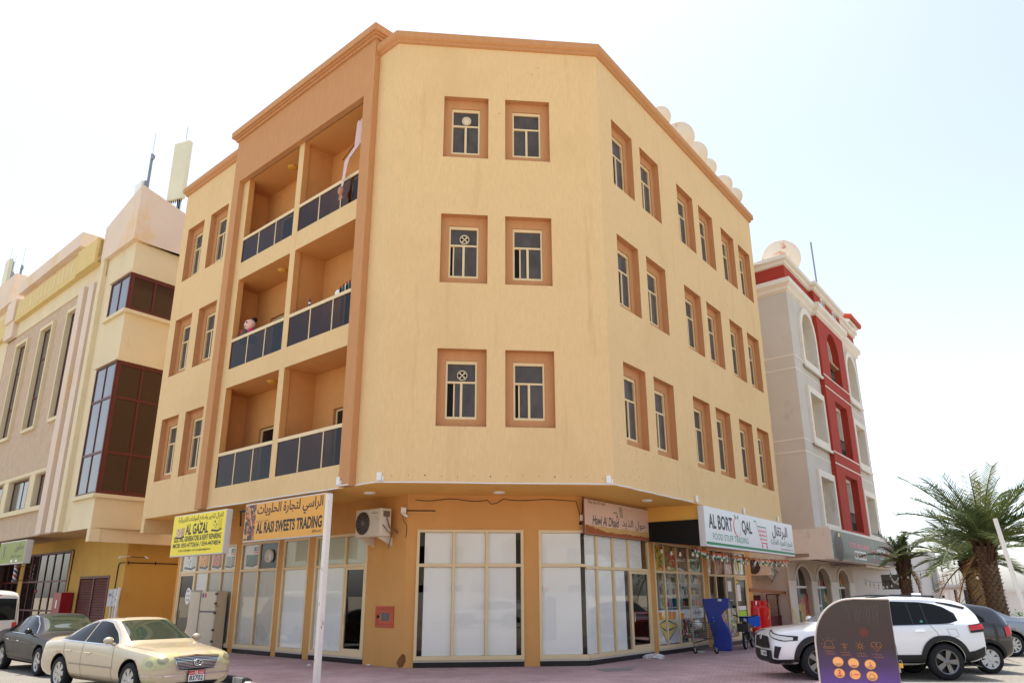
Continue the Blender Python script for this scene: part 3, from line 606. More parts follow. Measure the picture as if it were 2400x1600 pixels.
# ---- signs
def sign_box(name, label, fr, x0, x1, z0, z1, out0, out1, mat_face, mat_side, trim=.03):
    t = thing(name, label, 'sign', fr.M(x0, z0, out1)); w, h, d = x1 - x0, z1 - z0, out1 - out0
    MB().box(0, w, .006, d, 0, h).build('box', mat_side, t, bevel=.008); MB().box(trim, w - trim, 0, .0055, trim, h - trim).build('face', mat_face, t)
    return t, w, h
gz, w, h = sign_box('shop_sign', 'yellow shop sign AL GAZAL electric generators hanging under the left facade', LF, -10.15, -6.72, 2.92, 4.19, .1, .3, m_yel, pmat('sign_metal', L8(222, 218, 212), .5, var=.06, vs=(4, 4, 4)))
text('lettering', arabic('الغزال لتاجير واصلاح المولدات الكهربائية'), .1 * w, .95 * w, .77 * h, .95 * h, -.002, m_ink, gz, .012)
text('lettering', 'AL GAZAL', .27 * w, .7 * w, .5 * h, .76 * h, -.002, m_ink, gz, .03)
text('lettering', 'ELECTRIC GENERATORS & RENT REPAIRING', .06 * w, .95 * w, .345 * h, .475 * h, -.002, m_ink, gz, .028)
text('lettering', 'MOB: 050-4772656 / 054-4474854', .05 * w, .95 * w, .205 * h, .315 * h, -.002, m_ink, gz, .022)
text('lettering', 'P.O.BOX: 33378 AJMAN - U.A.E E-mail: algazaluae@gmail.com', .17 * w, .78 * w, .09 * h, .16 * h, -.002, m_ink, gz, .012)
m = MB(); gen_print(m, .06 * w, .42 * h, .2 * w, .3 * h, 0, 0, 1, 2); m.build('generator_print', [flat('print_sand', 225, 190, 140), m_ink, flat('print_sand2', 195, 158, 110)], gz, T(0, -.002, 0))
m = MB(); gen_print(m, .74 * w, .5 * h, .22 * w, .34 * h, 0, 0, 1, 2); m.build('generator_print', [flat('print_lemon', 235, 215, 60), m_ink, flat('print_lemon2', 222, 198, 30)], gz, T(0, -.002, 0))
rs, w, h = sign_box('shop_sign', 'orange shop sign AL RASI SWEETS TRADING behind a rusty white post', LF, -5.62, -1.66, 3.17, 4.22, .1, .3, m_orange, pmat('sign_metal_grey', L8(205, 202, 198), .5, var=.06, vs=(4, 4, 4)))
text('lettering', arabic('الراسي لتجارة الحلويات'), .17 * w, .975 * w, .56 * h, .95 * h, -.002, flat('maroon_ink', 62, 20, 24), rs, .02)
text('lettering', arabic('ذ.م.م - ش.ش.و'), .17 * w, .33 * w, .47 * h, .55 * h, -.002, m_ink, rs, .01)
text('lettering', 'AL RASI SWEETS TRADING', .175 * w, .975 * w, .19 * h, .48 * h, -.002, m_ink, rs, .035)
text('lettering', '(SPS-LLC)', .87 * w, .975 * w, .07 * h, .15 * h, -.002, m_ink, rs, .02)
ph = printmat('sweets_print', [(36, 24, 20), (215, 130, 40), (60, 34, 24), (225, 175, 110), (170, 60, 30), (30, 20, 18)], 9, 31); MB().box(.012 * w, .15 * w, -.003, -.0005, .04 * h, .96 * h).build('photo_print', ph, rs)
pp = LF.px((772, 1157), 1.5); MB().box(-.06, .06, -.06, .06, 0, pp[1]).build('sign_post', m_rust, None, LF.M(pp[0], 0, 1.5), bevel=.01); tag(bpy.data.objects['sign_post'], 'square white steel post with rust spots in front of the sweets sign', 'post')
m = MB(); m.box(-6.7, -5.65, .1, .14, 4.1, 4.16); m.bar((-6.66, .12, 4.12), (-6.6, .12, 3.7), .025); tag(m.build('sign_bracket', m_wire, None, LF.M()), 'black steel bracket between the yellow and the orange sign', 'bracket')
hw, w, h = sign_box('shop_sign', 'faded pinkish sign Hawl Al Dhaid with rusty bottom edge above corner window', FRS, 1.36, 5.34, 3.3, 4.28, .03, .075, pmat('faded_sign_face', L8(224, 192, 172), .6, var=.05, vs=(1, 1, 1)), pmat('rusty_frame', L8(120, 76, 50), .7, var=.2, vs=(8, 8, 8)), trim=.025)
m = MB(); N0 = 40; pts = [(lerp(.03, w - .03, i / N0), -.001, .03) for i in range(N0 + 1)] + [(lerp(.03, w - .03, 1 - i / N0), -.001, .1 + .05 * R_.random() + .14 * max(0, 1 - 3.2 * (1 - i / N0))) for i in range(N0 + 1)]
m.poly(pts, 0); m.poly([(lerp(.03, w - .03, i / N0), -.0005, .03) for i in range(N0 + 1)] + [(lerp(.03, w - .03, 1 - i / N0), -.0005, .27 + .015 * math.sin(i * .9)) for i in range(N0 + 1)], 1)
m.build('stain', [pmat('rust_stain', L8(160, 92, 50), .8, var=.15, vs=(9, 9, 9)), pmat('sand_band', L8(206, 168, 108), .7, var=.08, vs=(2, 2, 2))], hw)
text('lettering', 'Mob: 056 977 5458', .06 * w, .3 * w, .87 * h, .95 * h, -.002, m_ink, hw, .0)
text('lettering', 'Hawl Al Dhaid', .11 * w, .5 * w, .3 * h, .56 * h, -.002, m_ink, hw, .012, shear=.25)
text('lettering', arabic('حول الذيد'), .55 * w, .93 * w, .3 * h, .58 * h, -.002, m_ink, hw, .0)
m = MB()
for k in range(3): m.obox((.52 * w + k * .06 * 1.2, -.002, .76 * h), (.012, 0, 0), (0, .0005, 0), (-.03, 0, .16 * h), 0)
m.obox((.45 * w, -.002, .72 * h), (.12, 0, 0), (0, .0005, 0), (0, 0, .012), 0)
for k in range(2): m.obox((.47 * w + k * .05, -.002, .62 * h), (.012, 0, 0), (0, .0005, 0), (.01, 0, .05 * h), 1)
c0 = (.61 * w, .74 * h)
for k in range(26):
    q, q2 = 2 * math.pi * k / 26 * .85 + 2, 2 * math.pi * (k + 1) / 26 * .85 + 2; rr = lambda q: (.11 + .03 * math.sin(3 * q))
    for s_ in (1,): m.quad((c0[0] + rr(q) * math.cos(q), -.002, c0[1] + rr(q) * 1.4 * math.sin(q)), (c0[0] + rr(q2) * math.cos(q2), -.002, c0[1] + rr(q2) * 1.4 * math.sin(q2)), (c0[0] + (rr(q2) - .014) * math.cos(q2), -.002, c0[1] + (rr(q2) - .014) * 1.4 * math.sin(q2)), (c0[0] + (rr(q) - .014) * math.cos(q), -.002, c0[1] + (rr(q) - .014) * 1.4 * math.sin(q)), 2)
m.build('emblem', [flat('emblem_green', 50, 80, 50), m_ink, flat('emblem_peach', 205, 140, 95)], hw)
bo, w, h = sign_box('shop_sign', 'long white shop sign AL BORTOQAL food stuff trading with green stripe', RF, 5.2, 13.98, 3.1, 4.28, .0, .2, m_signw, pmat('sign_white_side', L8(212, 212, 212), .5, var=.03), trim=.012)
grey = flat('sign_charcoal', 62, 58, 62)
MB().box(.03, w - .03, -.002, 0, .05 * h, .115 * h).build('stripe', m_green, bo)
text('lettering', 'AL BORT', .035 * w, .262 * w, .455 * h, .83 * h, -.002, grey, bo, .03); text('lettering', 'QAL', .36 * w, .47 * w, .42 * h, .83 * h, -.002, grey, bo, .03)
text('lettering', 'FOOD STUFF TRADING', .065 * w, .42 * w, .19 * h, .35 * h, -.002, m_green, bo, .0)
text('lettering', arabic('البرتقال'), .715 * w, .92 * w, .47 * h, .88 * h, -.002, grey, bo, .025); text('lettering', arabic('لتجارة المواد الغذائية'), .685 * w, .975 * w, .25 * h, .46 * h, -.002, m_green, bo, .012)
text('lettering', '052 920 6946 | 050 307 9166', .81 * w, .975 * w, .145 * h, .205 * h, -.002, m_ink, bo, .01)
m = MB(); cx, cz = .31 * w, .61 * h
for k in range(40):                                  # open orange outline
    q, q2 = [math.pi * .55 + 2 * math.pi * (k + d) / 40 for d in (0, 1)]
    th = lambda q: .012 + .075 * max(0, math.cos(q - math.pi * 1.05)) ** 1
    if k in (36, 37, 21): continue
    f_ = lambda q, r: (cx + (.34 - r) * math.cos(q), -.002, cz + (.31 - r) * math.sin(q))
    m.quad(f_(q, 0), f_(q2, 0), f_(q2, th(q2)), f_(q, th(q)), 0 if k < 22 else 1)
for sx_, c in ((-1, 2), (1, 3)): m.poly([(cx + sx_ * .03, -.002, .9 * h - .06), (cx + sx_ * .15, -.002, .97 * h - .05), (cx + sx_ * .2, -.002, 1.03 * h - .09), (cx + sx_ * .19, -.002, .99 * h - .12), (cx + sx_ * .13, -.002, .9 * h - .06), (cx + sx_ * .06, -.002, .86 * h - .06)], c)
m.build('emblem', [flat('emblem_orange', 224, 92, 66), flat('emblem_magenta', 190, 50, 80), flat('emblem_leaf_dark', 60, 92, 66), flat('emblem_leaf', 30, 150, 80)], bo)
m = MB(); X = lambda u: (.5 + .17 * u) * w; Z = lambda v: v * h          # trolley emblem
def st(a, b, th, mt): 
    p, q = V((X(a[0]), -.002, Z(a[1]))), V((X(b[0]), -.002, Z(b[1]))); d = (q - p).normalized(); n = V((-d.z, 0, d.x)) * th; m.quad(p - n, q - n, q + n, p + n, mt)
st((.0, .87), (.14, .87), .022, 1); st((.14, .87), (.42, .28), .016, 0); st((.42, .28), (.85, .28), .018, 0)
for k, v in enumerate((.74, .62, .5, .38)): st((.2 + .05 * k, v), (.83, v), .016, 1 if k == 0 else 0)
st((.83, .74), (.83, .38), .014, 0)
for k in range(3): st((.35 + .14 * k, .74), (.42 + .12 * k, .38), .01, 0)
for u in (.47, .78): m.disc((X(u), -.002, Z(.19)), .06, 'Y', 14, 0, .075)
m.build('emblem', [m_redi, m_green], bo)
# flat black sheet beside the white sign, lower edge slanting
m = MB(); p = [RF.P(5.3, 3.885, -1.74), RF.P(5.3, 3.31, -1.74), RF.P(5.24, 3.11, -.01), RF.P(5.24, 3.885, -.01)]
o_ = RF.P(5.3, 3.1, -1)
m.prism([q - o_ for q in p], RF.d * .03); tag(m.build('black_sheet', m_blackm, None, Matrix.Translation(o_), fixn=True), 'plain black sheet between the faded sign and the white sign', 'board')
# ------------------------------------------------------------------ cream building on the left
m_cr = pmat('cream_wall_paint', L8(222, 206, 170), .9, var=.05, vs=(.7, .7, .5), bump=.2, bs=(30, 30, 10), dirt=(L8(196, 166, 112), (1.1, 1.1, .35), .6, .82))
m_crp = pmat('faded_pinkish_paint', L8(222, 202, 182), .9, var=.05, vs=(.6, .6, .6), dirt=(L8(222, 192, 152), (.5, .5, .4), .55, .65))
m_yw = pmat('yellow_wall_paint', L8(202, 162, 82), .9, var=.06, vs=(.8, .8, .5), bump=.2, bs=(30, 30, 10), dirt=(L8(176, 128, 70), (1.2, 1.2, .6), .58, .8))
m_ol = pmat('olive_band_paint', L8(214, 190, 128), .9, var=.05)
m_stone = pmat('trowelled_stone_render', L8(196, 172, 146), .95, var=.1, vs=(3, 3, 3), bump=.9, bs=(9, 9, 9))
m_mar = pmat('maroon_aluminium', L8(92, 36, 30), .45, var=.08)
m_bronze = pmat('bronze_glass', L8(58, 34, 22), .08, spec=.5)
m_greyg = pmat('grey_reflective_glass', L8(96, 92, 90), .1, spec=.9, var=.15, vs=(1, 1, 1))
lbd = thing('neighbour_building', 'cream building with corner bay windows and sloping parapet beside the corner block', 'building', T(*LF.P(-24, 0, -6)))
LI = lbd.matrix_basis.inverted(); LM = lambda fr, *a: LI @ fr.M(*a)
TSF = Fr(LF.P(-18.2), RF.d)                        # right hand side of the tower
LE = -36.0
# tower
def corner_glazing(z0, z1, wf, ws, trans, mull=True):
    f = MB(); t = .09
    zs = [z0] + trans + [z1]
    # front part (x to the left of the corner) and side part share one post
    o = None
    fm = MB()
    ring(fm, -18.2 - wf, -18.2, z0, z1, t, -.02, .06); fm.box(-18.2 - wf * .5 - .03, -18.2 - wf * .5 + .03, -.01, .05, z0 + t, z1 - t)
    for z in trans: fm.box(-18.2 - wf + t, -18.2 - t, -.012, .052, z - .05, z + .05)
    o = fm.build('bay_window', m_mar, lbd, LM(LF))
    for i, (a, b) in enumerate(zip(zs, zs[1:])):
        for k in range(2):
            l = -18.2 - wf + k * wf / 2
            MB().box(l + .04, l + wf / 2 - .04, .02, .03, a + .05, b - .05).build('pane', m_greyg, o)
    fs = MB(); ring(fs, .02, ws, z0, z1, .16, -.02, .06); fs.box(ws * .36 - .05, ws * .36 + .05, -.01, .05, z0 + .1, z1 - .1)
    for z in trans: fs.box(.16, ws - .1, -.012, .052, z - .06, z + .06)
    o2 = fs.build('bay_window', m_mar, lbd, LM(TSF))
    for a, b in zip(zs, zs[1:]):
        for l, r in ((.12, ws * .36 - .05), (ws * .36 + .05, ws - .1)): MB().box(l, r, .02, .03, a + .07, b - .07).build('pane', m_bronze, o2)
    MB().box(-18.2 - wf - .12, -18.06, -.14, .1, z0 - .16, z0 - .004).build('sill', m_cr, lbd, LM(LF)); MB().box(-18.2 - wf - .08, -18.1, -.1, .1, z1 + .004, z1 + .1).build('lintel', m_cr, lbd, LM(LF))
    MB().box(-.0, ws + .1, -.14, .1, z0 - .158, z0 - .006).build('sill', m_cr, lbd, LM(TSF)); MB().box(0, ws + .1, -.1, .1, z1 + .006, z1 + .098).build('lintel', m_cr, lbd, LM(TSF))
hF = [(-20.35, -18.2, 13.5, 15.2), (-20.45, -18.2, 5.66, 11.2)]
wallgrid(-21.3, -18.2, 4.3, 16.75, hF, MB()).build('wall', m_cr, lbd, LM(LF))
wallgrid(0, 9, 3.8, 16.75, [(0, 3.2, 13.5, 15.2), (0, 3.2, 5.66, 11.2)], MB()).build('wall', m_cr, lbd, LM(TSF))
m = MB(); m.box(-18.5, -18.2, .001, .4, 3.8, 4.3); m.build('wall', m_cr, lbd, LM(LF))
m = MB()
for z0, z1 in ((13.5, 15.2), (5.66, 11.2)):          # dark rooms behind the bay glass
    p = [LF.P(-21, 0, -1.5), LF.P(-18.2, 0, -.1), TSF.P(3.2, 0, -.1), TSF.P(3.2, 0, -2)]
    m.quad(p[0] + V((0, 0, z0)), TSF.P(3.2, 0, -2.5) + V((0, 0, z0)), TSF.P(3.2, 0, -2.5) + V((0, 0, z1)), p[0] + V((0, 0, z1)))
m.build('inner_wall', m_int, lbd, LI)
corner_glazing(13.5, 15.2, 2.15, 3.2, []); corner_glazing(5.66, 11.2, 2.25, 3.2, [7.35, 9.65])
# sloping parapet over the tower
m = MB(); o = .22
A0, A1, A2 = LF.P(-21.75, 0, o), lineX(LF.P(0, 0, o), LF.d, TSF.P(0, 0, o), TSF.d), TSF.P(9, 0, o)
def up(p, z): return V((p.x, p.y, z))
m.poly([up(A0, 16.7), up(A1, 16.7), up(A1, 19.35), up(A0, 18.45)]); m.poly([up(A1, 16.7), up(A2, 16.7), up(A2, 17.0), up(A1, 19.35)])
B0, B2 = LF.P(-21.75, 0, -3), TSF.P(9, 0, -3)
m.poly([up(A0, 16.7), up(B0, 16.7), up(TSF.P(9, 0, -3), 16.7), up(A2, 16.7), up(A1, 16.7)]); m.poly([up(A0, 16.7), up(A0, 18.45), up(B0, 18.45), up(B0, 16.7)])
m.poly([up(A0, 18.45), up(A1, 19.35), up(LF.P(-18.6, 0, -.4), 19.3), up(LF.P(-21.75, 0, -.4), 18.4)]); m.poly([up(A1, 19.35), up(A2, 17.0), up(TSF.P(9, 0, -.4), 17.0), up(LF.P(-18.6, 0, -.4), 19.3)])
m.build('parapet', m_crp, lbd, LI)
m = MB(); m.box(-21.75, -21.3, -.2, .05, 4.32, 16.7); m.build('pilaster', m_cr, lbd, LM(LF))
# pilasters and stone rendered facade
for x0, x1, zt in ((-23.99, -23.3, 15.9), (-22.67, -22.0, 15.75)):
    MB().box(x0, x1, -.25, .02, 4.33, zt).build('pilaster', m_crp, lbd, LM(LF))
tall = [(-25.5, -24.25), (-29.45, -27.75), (-33.5, -31.8)]
holes = [(a, b, 9.85, 15.1) for a, b in tall] + [(-25.7, -24.15, 5.7, 7.15), (-29.7, -26.65, 5.7, 7.15), (-33.8, -30.7, 5.7, 7.15)]
wallgrid(LE, -21.3, 4.33, 15.9, holes, MB()).build('wall', m_stone, lbd, LM(LF))
MB().box(LE, -21.3, -.05, .05, 15.9, 16.9).build('wall', m_cr, lbd, LM(LF))
for x0, x1, z0, z1 in holes:
    talls = z1 > 12; s = MB(); e = .16 if talls else .02
    ring(s, x0 - e, x1 + e, z0 - (.25 if talls else .06), z1 + e, e, -.14, .12)
    s.build('window_surround', m_cr, lbd, LM(LF))
    f = MB(); ring(f, x0 + .003, x1 - .003, z0, z1, .07, .08, .14); xm = (x0 + x1) / 2; f.box(xm - .03, xm + .03, .09, .13, z0 + .07, z1 - .07)
    zs = [z0 + .07] + ([11.42, 13.5] if talls else []) + [z1 - .07]
    for z in zs[1:-1]: f.box(x0 + .07, x1 - .07, .085, .135, z - .04, z + .04)
    o = f.build('window', m_mar, lbd, LM(LF))
    for a, b in zip(zs, zs[1:]):
        for l, r in ((x0 + .07, xm - .03), (xm + .03, x1 - .07)): MB().box(l, r, .11, .12, a, b).build('pane', m_greyg, o)
m = MB(); m.box(LE, -24.0, -.16, .1, 5.45, 5.66); m.box(LE, -24.0, -.14, .1, 7.2, 7.36)
for x in (-26.2, -30.2): m.box(x - .35, x + .35, -.13, .06, 5.66, 7.2)
m.build('ledge', m_cr, lbd, LM(LF))
# crenellated olive band and top beam
m = MB(); m.box(-34.4, -22.0, -.3, .3, 16.76, 17.95); m.build('band', m_ol, lbd, LM(LF))
m = MB()
for i in range(14): MB().box(-33.8 + i * .63, -33.8 + i * .63 + .14, -.315, -.29, 17.05, 17.75).build('slit', m_cr, lbd, LM(LF))
MB().box(-24.6, -22.0, -.42, .3, 16.74, 18.0).build('band', m_ol, lbd, LM(LF))
m = MB(); m.box(-34.4, -24.55, -.4, .6, 18.4, 19.15); m.box(-34.4, -24.9, -.05, .5, 17.95, 18.4); m.build('top_beam', m_crp, lbd, LM(LF))
m = MB(); m.box(LE, -34.45, -.4, .6, 16.9, 18.2); m.box(LE, -34.45, -.3, .3, 15.9, 16.9); m.build('top_beam', m_crp, lbd, LM(LF))
MB().quad((LE, 0, 16.7), (-18.2, 0, 16.7), (-18.2, 12, 16.7), (LE, 12, 16.7)).build('roof', m_cr, lbd, LM(LF))
MB().quad((LE, 0, 4.33), (LE, 3, 4.33), (-18.2, 3, 4.33), (-18.2, 0, 4.33)).build('soffit', pmat('soffit_cream', L8(190, 160, 112), .9, var=.05), lbd, LM(LF))
# ground floor
GL = Fr(LF.P(0, 0, -2.0), LF.d)
sh = [(-32.3, -25.86, 0, 3.82), (-38, -33.0, 0, 3.82)]
m = wallgrid(-38, -19.35, 0, 4.33, sh + [(-24.2, -20.8, 0, 2.6)], MB()); m.build('shop_wall', m_yw, lbd, LM(GL))
m = MB(); GS = Fr(GL.P(-19.35), RF.d); m.quad((0, 0, 0), (6.4, 0, 0), (6.4, 0, 4.33), (0, 0, 4.33)); m.build('shop_wall', m_yw, lbd, LM(GS))
MB().box(2.5, 2.72, -.03, 0, 0, 4.3).build('pipe_chase', pmat('pink_strip', L8(214, 178, 158), .9), lbd, LM(GS))
for x0, x1, nx in ((-32.3, -25.86, 6), (-38, -33.0, 5)):
    f = MB(); ring(f, x0, x1, 0, 3.82, .08, -.02, .08); dx = (x1 - x0) / nx
    for i in range(1, nx): f.box(x0 + dx * i - .035, x0 + dx * i + .035, -.015, .07, .08, 3.74)
    for z in (1.1, 2.45): f.box(x0 + .08, x1 - .08, -.01, .06, z - .04, z + .04)
    o = f.build('shopfront', m_mar, lbd, LM(GL))
    for i in range(nx):
        for a, b in ((.08, 1.1), (1.1, 2.45), (2.45, 3.74)): MB().box(x0 + dx * i + .03, x0 + dx * (i + 1) - .03, .02, .028, a + .04, b - .04).build('pane', m_glassd, o)
    bk = MB(); bk.quad((x0, 2, 0), (x1, 2, 0), (x1, 2, 3.9), (x0, 2, 3.9)); bk.quad((x1, .1, 0), (x1, 2, 0), (x1, 2, 3.9), (x1, .1, 3.9)); bk.build('inner_wall', m_intl, lbd, LM(GL))
    if x1 > -30:
        for k, (px_, z, w, h, c) in enumerate(((.5, 1.3, .5, .8, (90, 84, 96)), (1.6, 1.25, .6, 1.0, (60, 56, 66)), (3.4, 1.5, .7, .5, (130, 125, 118)), (4.6, 1.6, .8, .5, (40, 80, 120)))):
            MB().box(x0 + px_, x0 + px_ + w, .06, .065, z, z + h).build('poster', flat('salon_poster_%s' % 'abcd'[k], *c), o)
        MB().sphere((x0 + 2.3, .05, 2.0), .09).build('red_lamp', m_red, o)
        for k in range(4): MB().box(x0 + 1.4 + k * 1.2, x0 + 1.65 + k * 1.2, .06, .065, 2.2, 2.36).build('sticker', m_yel, o)
        for k, (px_, s_) in enumerate(((1.5, (60, 66, 70)), (4.3, (50, 40, 40)))):
            MB().disc((x0 + px_, .05, 2.95), .35, 'Y', 24).build('poster', flat('portrait_%s' % 'ab'[k], *s_), o)
# louvred double door
d = thing('louvre_door', 'maroon double louvre door in the yellow ground floor wall', 'door', GL.M(-24.2, 0, .0)); W = 3.4; f = MB(); ring(f, 0, W, 0, 2.6, .1, -.03, .08); f.box(W / 2 - .06, W / 2 + .06, -.025, .07, .1, 2.5); f.build('frame', m_mar, d)
for k in range(2):
    for i in range(22):
        z = .16 + i * .106; s = MB(); x0, x1 = .1 + k * (W / 2 - .04), W / 2 - .06 + k * (W / 2 - .04)
        s.add([(x0, -.005, z), (x1, -.005, z), (x1, .05, z + .085), (x0, .05, z + .085), (x0, -.005, z - .012), (x1, -.005, z - .012)], [(0, 1, 2, 3), (4, 5, 1, 0)]); s.build('slat', pmat_l if i or k else (pmat_l := pmat('maroon_slat', L8(112, 62, 50), .5, var=.06)), d)
MB().quad((.05, .09, .05), (W - .05, .09, .05), (W - .05, .09, 2.55), (.05, .09, 2.55)).build('back', m_blackm, d)
# red hose cabinet, meter boxes, conduits, cameras
c = thing('hose_cabinet', 'tall dark red fire hose cabinet standing against the salon front', 'cabinet', GL.M(-25.6, .75, .55)); MB().box(0, 1.0, 0, .5, 0, 1.17).build('body', flat('deep_red', 150, 26, 34, .4, var=.05), c, bevel=.015); m = MB(); m.quad((.42, -.002, .5), (.58, -.002, .5), (.58, -.002, .85), (.42, -.002, .85)); m.build('emblem', m_signw, c); MB().box(.1, .9, .05, .45, -.75, 0).build('stand', m_mar, c)
c = thing('meter_box', 'grey meter box with blue scrawl on the yellow wall', 'meter box', GL.M(-20.35, 1.35, .14)); MB().box(0, .45, 0, .14, 0, .68).build('box', flat('meter_grey', 196, 198, 200, .5, var=.05), c, bevel=.01)
m = MB(); [m.obox((.1 + .06 * i, -.001, .45 + .04 * math.sin(i * 2.4)), (.028, 0, .01), (0, .0004, 0), (-.004, 0, .045)) for i in range(5)]; m.build('scrawl', flat('scrawl_blue', 70, 70, 160), c)
c = thing('meter_box', 'dirty white meter box covered with stickers beside a downpipe', 'meter box', GL.M(-19.86, 1.35, .14)); MB().box(0, .42, 0, .14, 0, .7).build('box', pmat('meter_white', L8(205, 202, 195), .5, dirt=(L8(90, 84, 80), (9, 9, 9), .55, .6)), c, bevel=.01)
m = MB(); m.tube([(-19.3, -.14, 0), (-19.3, -.14, 1.6), (-19.28, -.12, 2.1)], .06, 10); m.tube([(-20.0, -.1, 0), (-20.0, -.1, 1.35)], .03, 6); m.tube([(-19.7, -.1, 0), (-19.7, -.1, 1.35)], .03, 6); m = m.build('downpipe', m_white, None, GL.M()); tag(m, 'white plastic downpipe beside the meter boxes', 'pipe')
m = MB(); m.tube([(-20.05, -.03, 2.05), (-20.0, -.03, 3.0), (-19.9, -.03, 3.08), (-19.4, -.03, 3.08)], .022, 6); p = [GS.P(x, 3.08, .03) for x in (.05, 3, 5)]
m2 = MB(); m2.tube(p, .022, 6); 
for q in (0, 1.2, 2.4, 3.6): m2.tube([GS.P(q + .1, 3.02, .03), GS.P(q + .1, 3.14, .03)], .03, 6)
m.xf(GL.M()); m.add(m2.v, m2.f, 0, True); tag(m.build('conduit', flat('conduit_brown', 60, 36, 28), None), 'dark brown conduit running along the yellow wall from the meter boxes', 'conduit')
m = MB(); m.tube([(-25.55, -.03, 1.95), (-25.45, -.03, 3.75), (-25.55, -.03, 3.82), (-25.9, -.03, 3.84)], .025, 6); tag(m.build('conduit', flat('conduit_brown2', 66, 40, 30), None, GL.M()), 'dark brown pipe beside the salon window above the red cabinet', 'conduit')
def cctv(M, label, arm, flip=1):
    c = thing('security_camera', label, 'camera', M, 'security cameras'); MB().lathe([(0, -.09), (.03, -.09), (.034, .08), (.026, .085), (.022, .06), (0, .06)], 12, (0, 0, 0), 'X').build('camera_body', m_white, c, Matrix.Rotation(.5 * flip, 4, 'Y')); MB().tube(arm, .012, 6).build('arm', m_blackm if flip > 0 else m_white, c)
cctv(GL.M(-19.3, 3.28, .3), 'white bullet camera on black arm under the tower, aimed towards the salon', [(0, 0, 0), (.2, .05, .02), (.35, .3, .05)], -1)
cctv(GS.M(.7, 3.3, .3), 'white bullet camera on black arm at the tower corner, aimed at the alley', [(0, 0, 0), (-.3, .1, .0), (-.6, .25, .02)])
# salon sign and barber pole
m_ol2 = flat('salon_green', 128, 140, 44, .45, var=.05)
ss, w, h = sign_box('shop_sign', 'olive green salon sign with Arabic lettering on the left building', LF, -28.9, -25.1, 3.17, 4.19, -.1, .2, m_ol2, pmat('sign_metal_b', L8(210, 210, 206), .5), trim=.04)
text('lettering', arabic('صالون'), .62 * w, .93 * w, .5 * h, .88 * h, -.002, flat('dark_brown_ink', 60, 40, 60), ss, .015); text('lettering', arabic('سحور للرجال'), .5 * w, .9 * w, .25 * h, .42 * h, -.002, m_ink, ss, .01)
m = MB(); m.disc((.22 * w, -.002, .58 * h), .13, 'Y', 20, 0, .26); m.disc((.25 * w, -.003, .62 * h), .09, 'Y', 20, 1, .2)
for i in range(7): q = math.pi + i * .5; m.obox((.22 * w + .3 * math.cos(q) * 1.1, -.002, .42 * h + .22 * math.sin(q) * .8), (.05, 0, 0), (0, .0004, 0), (0, 0, .02), 2)
m.build('emblem', [flat('portrait_ink', 60, 56, 80), m_ol2, flat('emblem_brown', 120, 60, 40)], ss); m = MB(); m.box(.52 * w, .6 * w, -.003, 0, .08 * h, .17 * h); m.box(.7 * w, .78 * w, -.003, 0, .08 * h, .17 * h); m.build('label_patch', m_signw, ss)
bp = thing('barber_pole', 'striped red, white and blue barber pole below the salon sign', 'barber pole', GL.M(-32.5, 2.45, .35)); m = MB(); N0 = 20
for i in range(N0):
    for j in range(16):
        q = 2 * math.pi * j / 16; q2 = 2 * math.pi * (j + 1) / 16; z, z2 = .1 + i * .035, .1 + (i + 1) * .035; c = int(((j / 16 + i / N0 * 1.6) * 4) % 4)
        m.add([(.1 * math.cos(q), .1 * math.sin(q), z), (.1 * math.cos(q2), .1 * math.sin(q2), z), (.1 * math.cos(q2), .1 * math.sin(q2), z2), (.1 * math.cos(q), .1 * math.sin(q), z2)], [(0, 1, 2, 3)], [0, 1, 0, 2][c], True)
m.build('cylinder', [m_signw, m_red, flat('pole_blue', 30, 40, 110)], bp); m = MB(); m.lathe([(0, 0), (.12, .02), (.12, .1)], 16); m.lathe([(.12, .8), (.12, .86), (.05, .95), (0, .97)], 16); m.bar((0, 0, .1), (.0, .35, .1), .02); m.bar((0, 0, .8), (.0, .35, .8), .02); m.build('bracket', m_steel, bp)
# masts and panel antennas on the roofs
def panel(M, label, hgt=3.4, wd=.8):
    t = thing('panel_antenna', label, 'antenna', M); MB().box(-wd / 2, wd / 2, -.12, .12, 0, hgt).build('panel', flat('antenna_ivory', 214, 212, 186, .6, var=.03), t, bevel=.04); m = MB(); m.bar((0, .25, -1.8), (0, .25, hgt), .06, 8); m.build('pole', m_steel, t); MB().bar((.1, 0, hgt), (.1, 0, hgt + .9), .012).build('rod', m_steel, t); m = MB(); [m.bar((-wd * .4 + i * wd * .13, 0, -.15), (-wd * .4 + i * wd * .13, 0, 0), .02) for i in range(7)]; m.bar((.15, 0, -1.5), (.15, 0, 0), .025); m.bar((.25, 0, -1.5), (.25, 0, 0), .025); m.build('connector', m_blackm, t)
def mast(M, label, h=1.6):
    t = thing('antenna_mast', label, 'antenna', M); MB().bar((0, 0, -1.5), (0, 0, h), .075, 8).build('pole', m_steel, t); MB().bar((0, 0, h), (0, 0, h + 1.3), .012).build('rod', m_steel, t); MB().box(.05, .25, -.06, .06, h - .35, h - .15).build('clamp', m_steel, t)
panel(LF.M(-18.45, 19.4, -1.5) @ Matrix.Rotation(.35, 4, 'Z'), 'tall ivory panel antenna rising over the tower beside the tan block', 3.1, .95)
mast(LF.M(-22.3, 21.9, -1.5), 'grey mast with thin rod above the tower parapet'); t = thing('equipment_box', 'white equipment box at the foot of the grey mast on the tower roof', 'equipment box', LF.M(-22.75, 19.3, -1.4)); MB().box(-.4, .4, -.2, .2, 0, 2.6).build('case', m_white, t, bevel=.02); MB().bar((.45, 0, -.5), (.45, 0, 2.6), .08).build('pole', m_steel, t)
